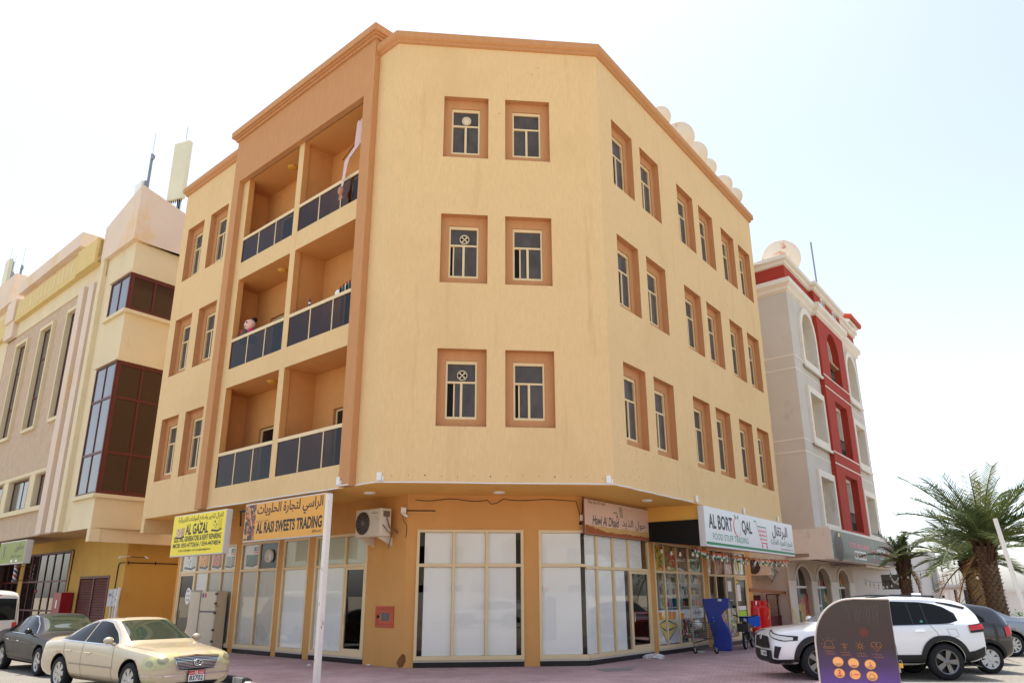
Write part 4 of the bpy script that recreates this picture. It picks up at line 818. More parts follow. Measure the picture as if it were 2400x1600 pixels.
panel(LF.M(-47.0, 20.5, -1.5), 'tall ivory panel antenna on the far left roof', 4.6, 1.1); mast(LF.M(-45.4, 22.6, -1.5), 'short grey mast with clamps beside the far left panel antenna', 1.1); mast(LF.M(-43.3, 21.8, -1.5), 'thicker grey mast on the far left roof', 1.8)
t = thing('low_building', 'cream building with lower parapet further along the left street', 'building', T(*LF.P(-45, 0, -6)))
TI = t.matrix_basis.inverted(); wallgrid(-60, -36.05, 4.33, 18.4, [(-38.7, -37.2, 9.85, 15.1), (-42.7, -41.2, 9.85, 15.1), (-41, -37, 5.7, 7.15)], MB()).build('wall', m_cr, t, TI @ LF.M()); MB().box(-60, -36.05, -.35, .4, 18.4, 20.3).build('parapet', m_crp, t, TI @ LF.M()); MB().box(-60, -36.05, .3, 10, 0, 18.4).build('wall', m_int, t, TI @ LF.M())
MB().box(-60, -36.05, -.25, .05, 16.2, 17.6).build('band', m_ol, t, TI @ LF.M()); [MB().box(-44 + i * .7, -43.85 + i * .7, -.27, -.24, 16.5, 17.3).build('slit', m_cr, t, TI @ LF.M()) for i in range(10)]
for x0, x1 in ((-38.7, -37.2), (-42.7, -41.2)):
    o = ring(MB(), x0, x1, 9.85, 15.1, .1, .05, .12).build('window', m_mar, t, TI @ LF.M()); MB().box(x0 + .1, x1 - .1, .08, .09, 9.95, 15.0).build('pane', m_greyg, o)
# ------------------------------------------------------------------ grey and red building on the right
m_gr = pmat('grey_render', L8(200, 193, 182), .9, var=.05, vs=(.9, .9, .7), bump=.2, bs=(30, 30, 30), dirt=(L8(176, 166, 156), (.8, .8, .6), .6, .8))
m_rd = pmat('brick_red_paint', L8(164, 56, 40), .9, var=.06, vs=(1, 1, 1)); m_wt = pmat('off_white_trim', L8(226, 218, 204), .85, var=.05, vs=(1.5, 1.5, 1.5), dirt=(L8(196, 176, 150), (2, 2, .8), .6, .8))
m_wd = pmat('dusty_window_glass', L8(78, 70, 60), .2, spec=.5, var=.15)
rb = thing('neighbour_building', 'grey and brick red building with arched windows and restaurant at street level', 'building', T(*RF.P(25, 0, -6)))
RI = rb.matrix_basis.inverted(); RM = lambda fr, *a: RI @ fr.M(*a)
S0, S1 = 18.1, 32.1; RBS = Fr(RF.P(S0), LF.d)
def arch_pts(x0, x1, z0, z1, n=10, fl=1.0):
    r = (x1 - x0) / 2; c = (x0 + x1) / 2; zs = z1 - r * fl
    return [(x0, z0), (x1, z0)] + [(c + r * math.cos(math.pi * i / n), zs + r * fl * math.sin(math.pi * i / n)) for i in range(n + 1)]
def arch_panel(mb, X0, X1, Z0, Z1, x0, x1, z0, z1, y=0, m=0, n=10, fl=1.0):
    """rectangle with an arched opening"""
    if x0 > X0: mb.quad((X0, y, Z0), (x0, y, Z0), (x0, y, Z1), (X0, y, Z1), m)
    if X1 > x1: mb.quad((x1, y, Z0), (X1, y, Z0), (X1, y, Z1), (x1, y, Z1), m)
    if z0 > Z0: mb.quad((x0, y, Z0), (x1, y, Z0), (x1, y, z0), (x0, y, z0), m)
    a = arch_pts(x0, x1, z0, z1, n, fl)[2:]
    for p, q in zip(a, a[1:]): mb.quad((q[0], y, q[1]), (p[0], y, p[1]), (p[0], y, Z1), (q[0], y, Z1), m)
def reveal(mb, pts, y0, y1, m=0):
    n = len(pts)
    for i in range(n): p, q = pts[i], pts[(i + 1) % n]; mb.quad((p[0], y0, p[1]), (q[0], y0, q[1]), (q[0], y1, q[1]), (p[0], y1, p[1]), m)
rows = [(12.4, 15.0, True), (8.65, 10.8, False), (4.75, 6.85, False)]
for (X0, X1, w0, w1) in ((S0, 22.35, 19.75, 22.0), (27.75, S1, 28.75, 30.95)):
    m = MB(); zz = [ZB for ZB in (4.5, 7.8, 11.6, 15.5)]
    for k, (z0, z1, ar) in enumerate(rows):
        Z0, Z1 = ((11.6, 15.5), (7.8, 11.6), (4.5, 7.8))[k]
        if ar: arch_panel(m, X0, X1, Z0, Z1, w0, w1, z0, z1)
        else: wallgrid(X0, X1, Z0, Z1, [(w0, w1, z0, z1)], m)
    m.build('wall', m_gr, rb, RM(RF))
    for z0, z1, ar in rows:
        s = MB(); e = .3; pts = arch_pts(w0, w1, z0, z1) if ar else [(w0, z0), (w1, z0), (w1, z1), (w0, z1)]; out = arch_pts(w0 - e, w1 + e, z0 - e * .9, z1 + e) if ar else [(w0 - e, z0 - e), (w1 + e, z0 - e), (w1 + e, z1 + e), (w0 - e, z1 + e)]
        reveal(s, pts, -.12, .45); reveal(s, out[::-1], -.12, 0); n = len(pts)
        for i in range(n): a, b, c, d = pts[i], pts[(i + 1) % n], out[(i + 1) % n], out[i]; s.quad((a[0], -.12, a[1]), (b[0], -.12, b[1]), (c[0], -.12, c[1]), (d[0], -.12, d[1]))
        s.box(w0 - e - .05, w1 + e + .05, -.2, -.1, z0 - e - .12, z0 - e)
        o = s.build('window', m_wt, rb, RM(RF)); f = MB(); ring(f, w0, w1, z0, z1 - (.7 if ar else 0), .1, .38, .43); f.box((w0 + w1) / 2 - .05, (w0 + w1) / 2 + .05, .39, .42, z0, z1 - .3); f.box(w0, w1, .38, .43, z0 + .55, z0 + .68); f.build('frame', m_cream, o)
        MB().quad((w0, .44, z0), (w1, .44, z0), (w1, .44, z1), (w0, .44, z1)).build('pane', m_wd, o)
# middle bay in red
PJ = -.22; X0, X1 = 22.35, 27.75; m = MB()
ops = [(23.95, 26.35, 12.3, 15.1), (24.0, 26.5, 8.45, 11.2), (24.05, 26.6, 4.7, 7.4)]
arch_panel(m, X0, X1, 11.6, 15.7, *ops[0][:2], ops[0][2], ops[0][3], PJ); wallgrid(X0, X1, 7.8, 11.6, [ops[1]], m, PJ); wallgrid(X0, X1, 4.5, 7.8, [ops[2]], m, PJ)
for x in (X0, X1): m.quad((x, PJ, 4.5), (x, 0, 4.5), (x, 0, 15.7), (x, PJ, 15.7))
m.build('wall', m_rd, rb, RM(RF))
for k, (a, b, z0, z1) in enumerate(ops):
    pts = arch_pts(a, b, z0, z1) if k == 0 else [(a, z0), (b, z0), (b, z1), (a, z1)]; s = MB(); reveal(s, pts, PJ, PJ + .35, 0); reveal(s, [(lerp((a + b) / 2, p[0], .9), lerp(z0, p[1], .94)) for p in pts], PJ + .34, 1.2, 1); s.quad((a, .1, z0), (b, .1, z0), (b, .1, z1), (a, .1, z1), 1) if 0 else None
    s.quad((a, 1.2, z0), (b, 1.2, z0), (b, 1.2, z1), (a, 1.2, z1), 2); n = len(pts); ip = [(lerp((a + b) / 2, p[0], .9), lerp(z0, p[1], .94)) for p in pts]
    for i in range(n): p, q, r, t_ = pts[i], pts[(i + 1) % n], ip[(i + 1) % n], ip[i]; s.quad((p[0], PJ + .345, p[1]), (q[0], PJ + .345, q[1]), (r[0], PJ + .345, r[1]), (t_[0], PJ + .345, t_[1]), 1)
    o = s.build('balcony', [m_rd, m_wt, m_blackm], rb, RM(RF)); g = MB()
    for i in range(14): g.bar((lerp(a + .15, b - .15, i / 13), .1, z0), (lerp(a + .15, b - .15, i / 13), .1, z0 + .95), .012, 4)
    g.box(a + .12, b - .12, .08, .12, z0 + .93, z0 + .98); g.box(a + .12, b - .12, .09, .11, z0 + .05, z0 + .5); g.build('railing', m_blackm, o)
    if k == 0: d = MB(); d.box(a + .5, b - .3, -.2, .3, z0 + 1.0, z0 + 1.08); [d.sphere((a + .6 + i * .28, .05, z0 + 1.22), .16, 8, 6, 1) for i in range(5)]; d.build('planter', [flat('wood_plank', 170, 120, 80), flat('dry_plant', 190, 130, 90, .9)], o)
# grey bands on the front and side
for z in (12.27, 11.65, 8.36, 7.8):
    for q_ in ((S0, X0, 0), (X1, S1, 0), (X0, X1, PJ)): MB().box(q_[0], q_[1], q_[2] - .012, q_[2], z - .03, z + .03).build('joint_line', m_wt, rb, RM(RF))
[MB().box(-14, 0.01, -.012, 0, z - .03, z + .03).build('joint_line', m_wt, rb, RM(RBS)) for z in (12.27, 11.65, 8.36, 7.8)]
wallgrid(-14, 0, 0, 15.5, [(-1.42, 0.1, -1, 3.27)], MB()).build('wall', m_gr, rb, RM(RBS)); MB().box(-7, .62, -.05, .0, 3.14, 4.42).build('fascia', m_wt, rb, RM(RBS))
E1 = RF.P(S1); m = MB(); q = E1 - LF.d * 14; m.quad((E1.x, E1.y, 0), (q.x, q.y, 0), (q.x, q.y, 17), (E1.x, E1.y, 17)); m.build('wall', m_gr, rb, RI)
def path_front(o, j): return [RBS.P(-14, 0, o), RF.P(S0, 0, 0) + RF.n * o + RBS.n * o if False else lineX(RBS.P(0, 0, o), RBS.d, RF.P(0, 0, o), RF.d), RF.P(X0 - j, 0, o), RF.P(X0 - j, 0, o + .22), RF.P(X1 + j, 0, o + .22), RF.P(X1 + j, 0, o), RF.P(S1, 0, o), RF.P(S1, 0, o) - LF.d * 5]
def band(prof, mat, nm, j=0): sweep(MB(), path_front(0, j), prof).build(nm, mat, rb, RI)
band([(0, 15.4), (.12, 15.5), (.12, 15.62), (.28, 15.78), (.28, 16.0), (.05, 16.1)], m_wt, 'cornice'); band([(.02, 16.05), (.02, 16.8)], m_rd, 'parapet'); band([(.02, 16.75), (.12, 16.8), (.12, 16.92), (.26, 17.0), (.26, 17.18), (-.4, 17.22)], m_wt, 'cornice')
for x in (23.6, 26.0): o = ring(MB(), x, x + .6, 16.2, 16.72, .08, -.30, -.2).build('parapet_window', m_wt, rb, RM(RF)); MB().box(x + .08, x + .52, -.28, -.26, 16.28, 16.64).build('pane', m_dark, o)
MB().quad((S0, 0, 17.0), (S1, 0, 17.0), (S1, 12, 17.0), (S0 - 2, 12, 17.0)).build('roof', m_gr, rb, RM(RF))
m = MB(); m.box(30.6, 33.4, .3, 3, 17.0, 17.5); m.box(30.8, 33.0, -.2, 3, 17.5, 17.75, 0)
for i in range(8): m.tube([(30.75 + i * .36, -.35, 17.8), (30.75 + i * .36, 1.5, 18.3)], .16, 6, 1)
m.build('tiled_canopy', [m_wt, flat('roof_tile', 176, 74, 50, .8)], rb, RM(RF))
# shop storey: projecting fascia, arcade
FA = Fr(RF.P(0, 0, -1.4), RF.d); apt = [(19.15, 21.55), (22.55, 24.95), (26.5, 28.8)]; m = MB(); xs = [S0 - .0, 22.05, 25.7, 30.1]
for (a, b), p, q in zip(apt, xs, xs[1:]): arch_panel(m, p, q, 0, 3.25, a, b, 0, 2.95, 0, 0, 12, .62)
for a, b in apt: reveal(m, arch_pts(a, b, 0, 2.95, 12, .62), 0, .3)
m.build('arcade_wall', pmat('arcade_stone', L8(204, 190, 170), .9, var=.06, vs=(1, 1, 1), dirt=(L8(170, 150, 126), (1.5, 1.5, .8), .58, .8)), rb, RM(FA))
m = MB()
for a, b in apt:                                      # raised arch mouldings and pier caps
    P = arch_pts(a - .12, b + .12, 0, 3.06, 12, .62)[2:]; Q = arch_pts(a, b, 0, 2.95, 12, .62)[2:]
    for i in range(len(P) - 1): m.quad((P[i][0], -.05, P[i][1]), (P[i + 1][0], -.05, P[i + 1][1]), (Q[i + 1][0], -.05, Q[i + 1][1]), (Q[i][0], -.05, Q[i][1])); m.quad((P[i][0], -.05, P[i][1]), (P[i][0], 0, P[i][1]), (P[i + 1][0], 0, P[i + 1][1]), (P[i + 1][0], -.05, P[i + 1][1]))
for p, q in ((S0, 19.15), (21.55, 22.55), (24.95, 26.5), (28.8, 30.1)): m.box(p + .02, q - .02, -.06, 0, 2.12, 2.3); m.box(p + .06, q - .06, -.04, 0, 0, 2.12)
m.build('pier', m_wt, rb, RM(FA))
food = printmat('food_print', [(150, 30, 20), (200, 70, 30), (40, 20, 14), (210, 160, 50), (70, 100, 40), (120, 40, 20)], 2.6, 41); green = printmat('green_print', [(16, 80, 60), (14, 74, 56), (180, 110, 60), (18, 86, 64), (200, 170, 120)], 1.6, 51)
for k, (a, b) in enumerate(apt):
    o = MB().box(a, b, .45, .5, 2.0, 2.1).build('arch_window', m_white, rb, RM(Fr(RF.P(0, 0, -1.15).xy, RF.d))); MB().box(a, b, .5, .52, 2.1, 3.0).build('pane', [m_dark, food, green][k], o); MB().box((a + b) / 2 - .03, (a + b) / 2 + .03, .44, .5, 2.1, 2.9).build('frame', m_white, o)
    if k == 0: MB().box(a, b, .44, .46, .1, 1.75).build('poster', food, o); MB().box(a, b, .5, .52, 1.75, 2.0).build('pane', m_dark, o)
    if k == 1:
        MB().box(a + .0, a + 1.1, .5, .52, .1, 1.2).build('pane', m_dark, o); MB().box(a, a + 1.1, .48, .52, 1.2, 2.0).build('poster', green, o); f = MB(); [f.box(x, x + .07, .42, .5, 0, 2.0) for x in (a, a + .5, a + 1.1)]; f.box(a, a + 1.1, .42, .5, 1.15, 1.25); f.build('door', m_white, o); MB().box(a + 1.2, b, .44, .46, .1, 2.0).build('poster', green, o)
    if k == 2: MB().box(a, a + 1.1, .44, .46, .1, 2.0).build('poster', flat('leaf_print', 110, 150, 40, .6, var=.3, vs=(3, 3, 3)), o); MB().box(a + 1.1, a + 1.18, .42, .5, 0, 2.0).build('frame', m_white, o); MB().box(a + 1.2, b, .5, .52, .1, 2.0).build('pane', m_dark, o)
m = MB(); m.box(S0 + .02, 32.4, -.55, 0, 3.12, 4.5); m.box(-0, 0.01, 0, .01, 0, .01) if 0 else None; m.build('fascia', m_wt, rb, RM(RF))
m = MB(); m.box(S0 - .0, 31.0, .0, 1.38, 3.26, 3.4); m.build('soffit', pmat('canopy_soffit', L8(150, 132, 112), .8, var=.1), rb, RM(RF))
rsn, w, h = sign_box('shop_sign', 'dark green restaurant sign with food photos on the grey and red building', RF, 18.15, 32.35, 3.15, 4.38, .555, .62, flat('sign_olive', 74, 78, 64, .4, var=.04), m_wt, trim=.015)
text('lettering', 'TESSEED RESTAURANT', .2 * w, .5 * w, .5 * h, .68 * h, -.002, flat('sign_pink', 226, 130, 140), rsn, .025); text('lettering', arabic('مطعم'), .62 * w, .76 * w, .42 * h, .68 * h, -.002, m_signw, rsn, .02); MB().box(.63 * w, .76 * w, -.003, -.001, .38 * h, .44 * h).build('underline', m_redi, rsn); text('lettering', arabic('تسيد'), .66 * w, .73 * w, .22 * h, .32 * h, -.002, m_signw, rsn, .01); text('lettering', 'FAMILY ROOMS', .54 * w, .64 * w, .1 * h, .16 * h, -.002, flat('sign_pink2', 200, 90, 90), rsn, .01)
m = MB(); [m.box(.27 * w + i * .042 * w, .305 * w + i * .042 * w, -.003, -.001, .1 * h, .4 * h) for i in range(4)]; m.build('dish_photo', m_signw, rsn); m = MB(); [m.disc((.2875 * w + i * .042 * w, -.004, .25 * h), .016 * w, 'Y', 14, 0, .11 * h) for i in range(4)]; m.build('dish_photo', flat('dish_brown', 130, 74, 44), rsn)
m = MB(); m.disc((.075 * w, -.002, .45 * h), .055 * w, 'Y', 30, 0, .5 * h); m.disc((.075 * w, -.003, .45 * h), .045 * w, 'Y', 30, 1, .42 * h); [m.obox((.09 * w + .1 * math.cos(i), -.003, .85 * h + .06 * math.sin(i * 2)), (.06, 0, .02), (0, .0004, 0), (0, 0, .03), 2) for i in range(7)]; m.build('dish_photo', [flat('pan_rim', 52, 52, 54), flat('pan_food', 70, 50, 40, .5, var=.3, vs=(6, 6, 6)), m_yel], rsn)
MB().box(.86 * w, .985 * w, -.002, 0, .03 * h, .97 * h).build('photo_print', printmat('grill_print', [(74, 56, 48), (66, 48, 40), (150, 80, 36), (84, 66, 54), (190, 120, 40)], 3, 61), rsn); m = MB(); [m.disc((.8 * w + .02 * w * math.cos(i * 1.3), -.003, .5 * h + .28 * h * math.sin(i * 1.7)), .012 * w, 'Y', 10, i % 3) for i in range(9)]; m.build('photo_print', [flat('chips', 220, 150, 50), flat('salad', 90, 120, 50), m_redi], rsn)
m = MB(); [m.obox((.555 * w + .012 * w * math.cos(q), -.003, .55 * h + .32 * h * math.sin(q)), (.05, 0, 0), (0, .0004, 0), (0, 0, .02)) for q in [i * .4 for i in range(16)]]; m.build('emblem', flat('emblem_grey', 180, 184, 176), rsn); MB().box(.53 * w, .59 * w, -.004, -.002, .44 * h, .52 * h).build('emblem', m_redi, rsn)
m = MB(); m.box(25.5, 32.0, -.3, 1.2, 3.06, 3.1)
for i in range(11): m.box(25.5, 32.0, -.3 + i * .14, -.26 + i * .14, 3.0, 3.06)
tag(m.build('slatted_canopy', pmat('pale_slats', L8(214, 200, 180), .8, var=.1, vs=(3, 3, 3)), None, RF.M()), 'pale slatted canopy under the restaurant sign', 'canopy')
# dish and mast on its roof
def dish(M, label, r=.9, rust=False, tilt=.6, group=None):
    t = thing('satellite_dish', label, 'satellite dish', M, group); m = MB(); pf = [(r * i / 8, .28 * r * (i / 8) ** 2) for i in range(9)]
    m.lathe(pf, 28); m.lathe([(a, b - .015) for a, b in pf][::-1], 28); m.lathe([(r, .28 * r), (r + .015, .28 * r - .008), (r, .28 * r - .015)], 28)
    m.build('reflector', (m_dr if rust else m_dw), t, Matrix.Rotation(-math.pi / 2 + tilt, 4, 'X')); a = MB(); a.bar((0, .1, -1.2), (0, .1, .1), .04, 8); a.build('pole', m_steel, t); f = MB(); Rm = Matrix.Rotation(-math.pi / 2 + tilt, 4, 'X'); f.bar(Rm @ V((0, 0, .0)), Rm @ V((0, 0, r * .9)), .015); f.bar(Rm @ V((0, -r * .6, .1)), Rm @ V((0, 0, r * .9)), .012); f.sphere(Rm @ V((0, 0, r * .9)), .06, 8, 6); f.build('feed_arm', m_steel, t); return t
m_dw = pmat('dish_white', L8(214, 206, 190), .5, var=.04, dirt=(L8(180, 150, 120), (2, 2, 2), .6, .75)); m_dr = pmat('dish_rusty', L8(222, 212, 198), .6, dirt=(L8(196, 120, 76), (2.2, 2.2, 3), .55, .66))
dish(RF.M(22.6, 19.0, -1.2) @ Matrix.Rotation(-1.25, 4, 'Z'), 'big white satellite dish with rust patches on the grey building', 1.0, True, .5)
t = thing('roof_pole', 'thin grey pole rising from the grey building roof', 'pole', RF.M(29.2, 17.2, -1)); MB().tube([(0, 0, 0), (-.25, 0, 5.2)], .05, 8).build('pole', m_steel, t)
for k, (px_, lab) in enumerate((((1546, 264), 'partly hidden white satellite dish closest to the building corner on the tan roof'), ((1592, 312), 'white satellite dish with small dark mark showing its face above the tan cornice'), ((1630, 352), 'wide white satellite dish right beside the dish with a dark mark'), ((1656, 384), 'small pale satellite dish fourth from the corner on the tan roof'), ((1694, 424), 'stained satellite dish fifth from the corner on the tan roof'), ((1720, 452), 'last satellite dish towards the far end of the tan roof'))):
    a, z = RF.px(px_, -.9); r = [.4, .6, .52, .4, .42, .4][k]
    d = dish(RF.M(a, z - .2, -.9) @ Matrix.Rotation(-1.2 + .12 * (k % 3), 4, 'Z'), lab, r, k == 9, .55, 'satellite dishes on the tan roof')
    bpy.data.objects.remove([c for c in d.children if c.name.startswith('pole')][0]); MB().bar((0, .1, 17.0 - z + .2), (0, .1, .1), .035, 8).build('pole', m_steel, d)
    if k == 1: text('mark', 'H', -.08, .08, -.05, .1, -.02, m_ink, d, .03)
# ------------------------------------------------------------------ things beyond the right hand building: white house, walls, palms
zr = crop(1980, 1300, 5.6); zp = crop(2080, 1080, 4.9)
BG = Fr((14, 46), (1, -.18)); m_wh = pmat('white_house_paint', L8(242, 238, 230), .9, var=.03, vs=(.5, .5, .5))
def bgx(x, y=500): return BG.px(zr(x, y))[0]
def bgz(x, y): return BG.px(zr(x, y))[1]
wh = thing('white_house', 'low white house with one dark square window behind the small palm', 'house', BG.M(bgx(-700), 0)); WI = wh.matrix_basis.inverted() @ BG.M()
x0, x1, zt = bgx(-700), bgx(1270), 3.9; wx0, wx1, wz0, wz1 = bgx(485, 350), bgx(735, 350), bgz(600, 450), bgz(600, 255)
m = wallgrid(x0, x1, 0, zt, [(wx0, wx1, wz0, wz1)], MB()); m.quad((x1, 0, 0), (x1, 9, 0), (x1, 9, zt), (x1, 0, zt)); m.quad((x0, 0, zt), (x1, 0, zt), (x1, 9, zt), (x0, 9, zt)); m.build('wall', m_wh, wh, WI)
o = MB(); reveal(o, [(wx0, wz0), (wx1, wz0), (wx1, wz1), (wx0, wz1)], 0, .2); o.box((wx0 + wx1) / 2 - .02, (wx0 + wx1) / 2 + .02, .15, .2, wz0, wz0 + .45); o.box(wx0, wx1, .14, .2, wz0 + .42, wz0 + .47); o = o.build('window', m_int, wh, WI); MB().quad((wx0, .2, wz0), (wx1, .2, wz0), (wx1, .2, wz1), (wx0, .2, wz1)).build('pane', pmat('brown_dark_glass', L8(70, 60, 52), .2), o)
MB().box(x1 - .35, x1 - .1, -.12, .05, bgz(1240, 470), zt - .5).build('drainpipe', m_steel, wh, WI); m = MB(); [m.box(bgx(x) - .06, bgx(x) + .06, -.05, 0, bgz(x, y) - .06, bgz(x, y) + .06) for x, y in ((735, 530), (1140, 545), (1285, 545))]; m.build('spotlight', m_blackm, wh, WI)
m = MB(); m.box(bgx(1180, 625) - .12, bgx(1180, 625) + .12, -.03, 0, bgz(1180, 640), bgz(1180, 605)); m.build('vent', m_steel, wh, WI)
BG2 = Fr(BG.P(0, 0, -6).xy, BG.d); px2 = lambda x, y: BG2.px(zr(x, y))
t = thing('porch_house', 'unfinished pale house with dark porch openings between the white house and palms', 'house', BG2.M(px2(1290, 500)[0], 0)); TI = t.matrix_basis.inverted() @ BG2.M(); a, b = px2(1300, 500)[0], px2(1740, 500)[0]; zt, zb, zo = px2(1500, 420)[1], px2(1500, 640)[1], px2(1500, 455)[1]
m = MB(); m.box(a, b, 0, 5, zo, zt); m.box(a - .6, b + .4, -.6, 5, zt, zt + .15); m.build('roof_beam', pmat('porch_concrete', L8(196, 192, 188), .9), t, TI); ops = [(px2(1320, 500)[0], px2(1390, 500)[0]), (px2(1400, 500)[0], px2(1480, 500)[0]), (px2(1500, 500)[0], px2(1590, 500)[0])]
m = MB(); m.box(a, b, 4.5, 5, 0, zo); m.build('back_wall', flat('porch_ochre', 176, 150, 118, .9), t, TI); m = MB(); [m.box(x, x + .35, 0, .4, 0, zo) for x in (a, ops[1][0] - .2, ops[1][1], b - .4)]; m.build('column', m_wh, t, TI); MB().box(ops[1][0], ops[1][0] + 1.4, .3, .6, 0, zo).build('door', flat('porch_dark', 60, 60, 64), t, TI); MB().box(a, b, -.1, .3, 0, zb).build('low_wall', m_wh, t, TI)
m = MB(); [m.bar((a + i * (b - a) / 8, .4, zt), (a + i * (b - a) / 8, .4, zt + .8), .03, 4) for i in range(9)]; m.build('rebar', m_steel, t, TI)
BG3 = Fr(BG.P(0, 0, 3).xy, BG.d); px3 = lambda x, y: BG3.px(zr(x, y)); a, b = px3(1640, 500)[0], px3(3200, 500)[0]; t = thing('boundary_wall', 'white boundary wall with pale teal gate behind the two big palms', 'wall', BG3.M(a, 0)); TI = t.matrix_basis.inverted() @ BG3.M(); zt = px3(1900, 480)[1]
g0, g1 = px3(1715, 650)[0], px3(1990, 650)[0]; wallgrid(a, b, 0, zt, [(g0, g1, 0, px3(1850, 590)[1])], MB()).build('wall', pmat('wall_white', L8(238, 230, 224), .9, var=.04), t, TI); m = MB(); n_ = 6
for i in range(n_): m = MB(); m.box(lerp(g0, g1, i / n_) + .03, lerp(g0, g1, (i + 1) / n_) - .03, .1, .15, .1, px3(1850, 590)[1] - .05); m.build('gate_panel', flat('gate_teal', 150, 190, 188, .6), t, TI)
MB().box(a, b, -.1, .3, zt, zt + .12).build('coping', m_wh, t, TI); MB().box(a, a + .5, -.15, .35, 0, zt + .3).build('post', m_wh, t, TI)
t = thing('far_house', 'pale far house seen over the boundary wall', 'house', BG3.M(b - 14, 0, -22)); MB().box(-10, 12, 0, 8, 0, 4.6).build('wall', pmat('far_pink', L8(222, 206, 198), .9), t); m = MB(); [m.box(-8 + i * 4, -6.6 + i * 4, -.02, .0, 2.4, 3.9) for i in range(4)]; m.build('window', m_greyg, t)
# palms
m_fr = [pmat('frond_green', L8(92, 104, 50), .55, var=.25, vs=(1.2, 1.2, 1.2)), pmat('frond_dark', L8(66, 82, 44), .55, var=.2), pmat('frond_dry', L8(168, 138, 88), .8, var=.2), pmat('frond_pale', L8(128, 132, 78), .6, var=.2)]
for mm in m_fr:
    p = mm.node_tree.nodes['Principled BSDF']
    tr = mm.node_tree.nodes.new('ShaderNodeBsdfTranslucent'); tr.inputs[0].default_value = (*[x * 1.1 for x in p.inputs['Base Color'].default_value[:3]], 1); mx = mm.node_tree.nodes.new('ShaderNodeMixShader'); mx.inputs[0].default_value = .28; out = mm.node_tree.nodes['Material Output']
    mm.node_tree.links.new(p.outputs[0], mx.inputs[1]); mm.node_tree.links.new(tr.outputs[0], mx.inputs[2]); mm.node_tree.links.new(mx.outputs[0], out.inputs[0])
m_trunk = pmat('palm_trunk', L8(104, 84, 66), .95, var=.3, vs=(5, 5, 9), bump=.8, bs=(14, 14, 20)); m_lb = pmat('palm_leaf_base', L8(132, 108, 84), .95, var=.3, vs=(6, 6, 6)); m_fib = pmat('palm_fibre', L8(84, 60, 44), .95, var=.3, vs=(9, 9, 9))
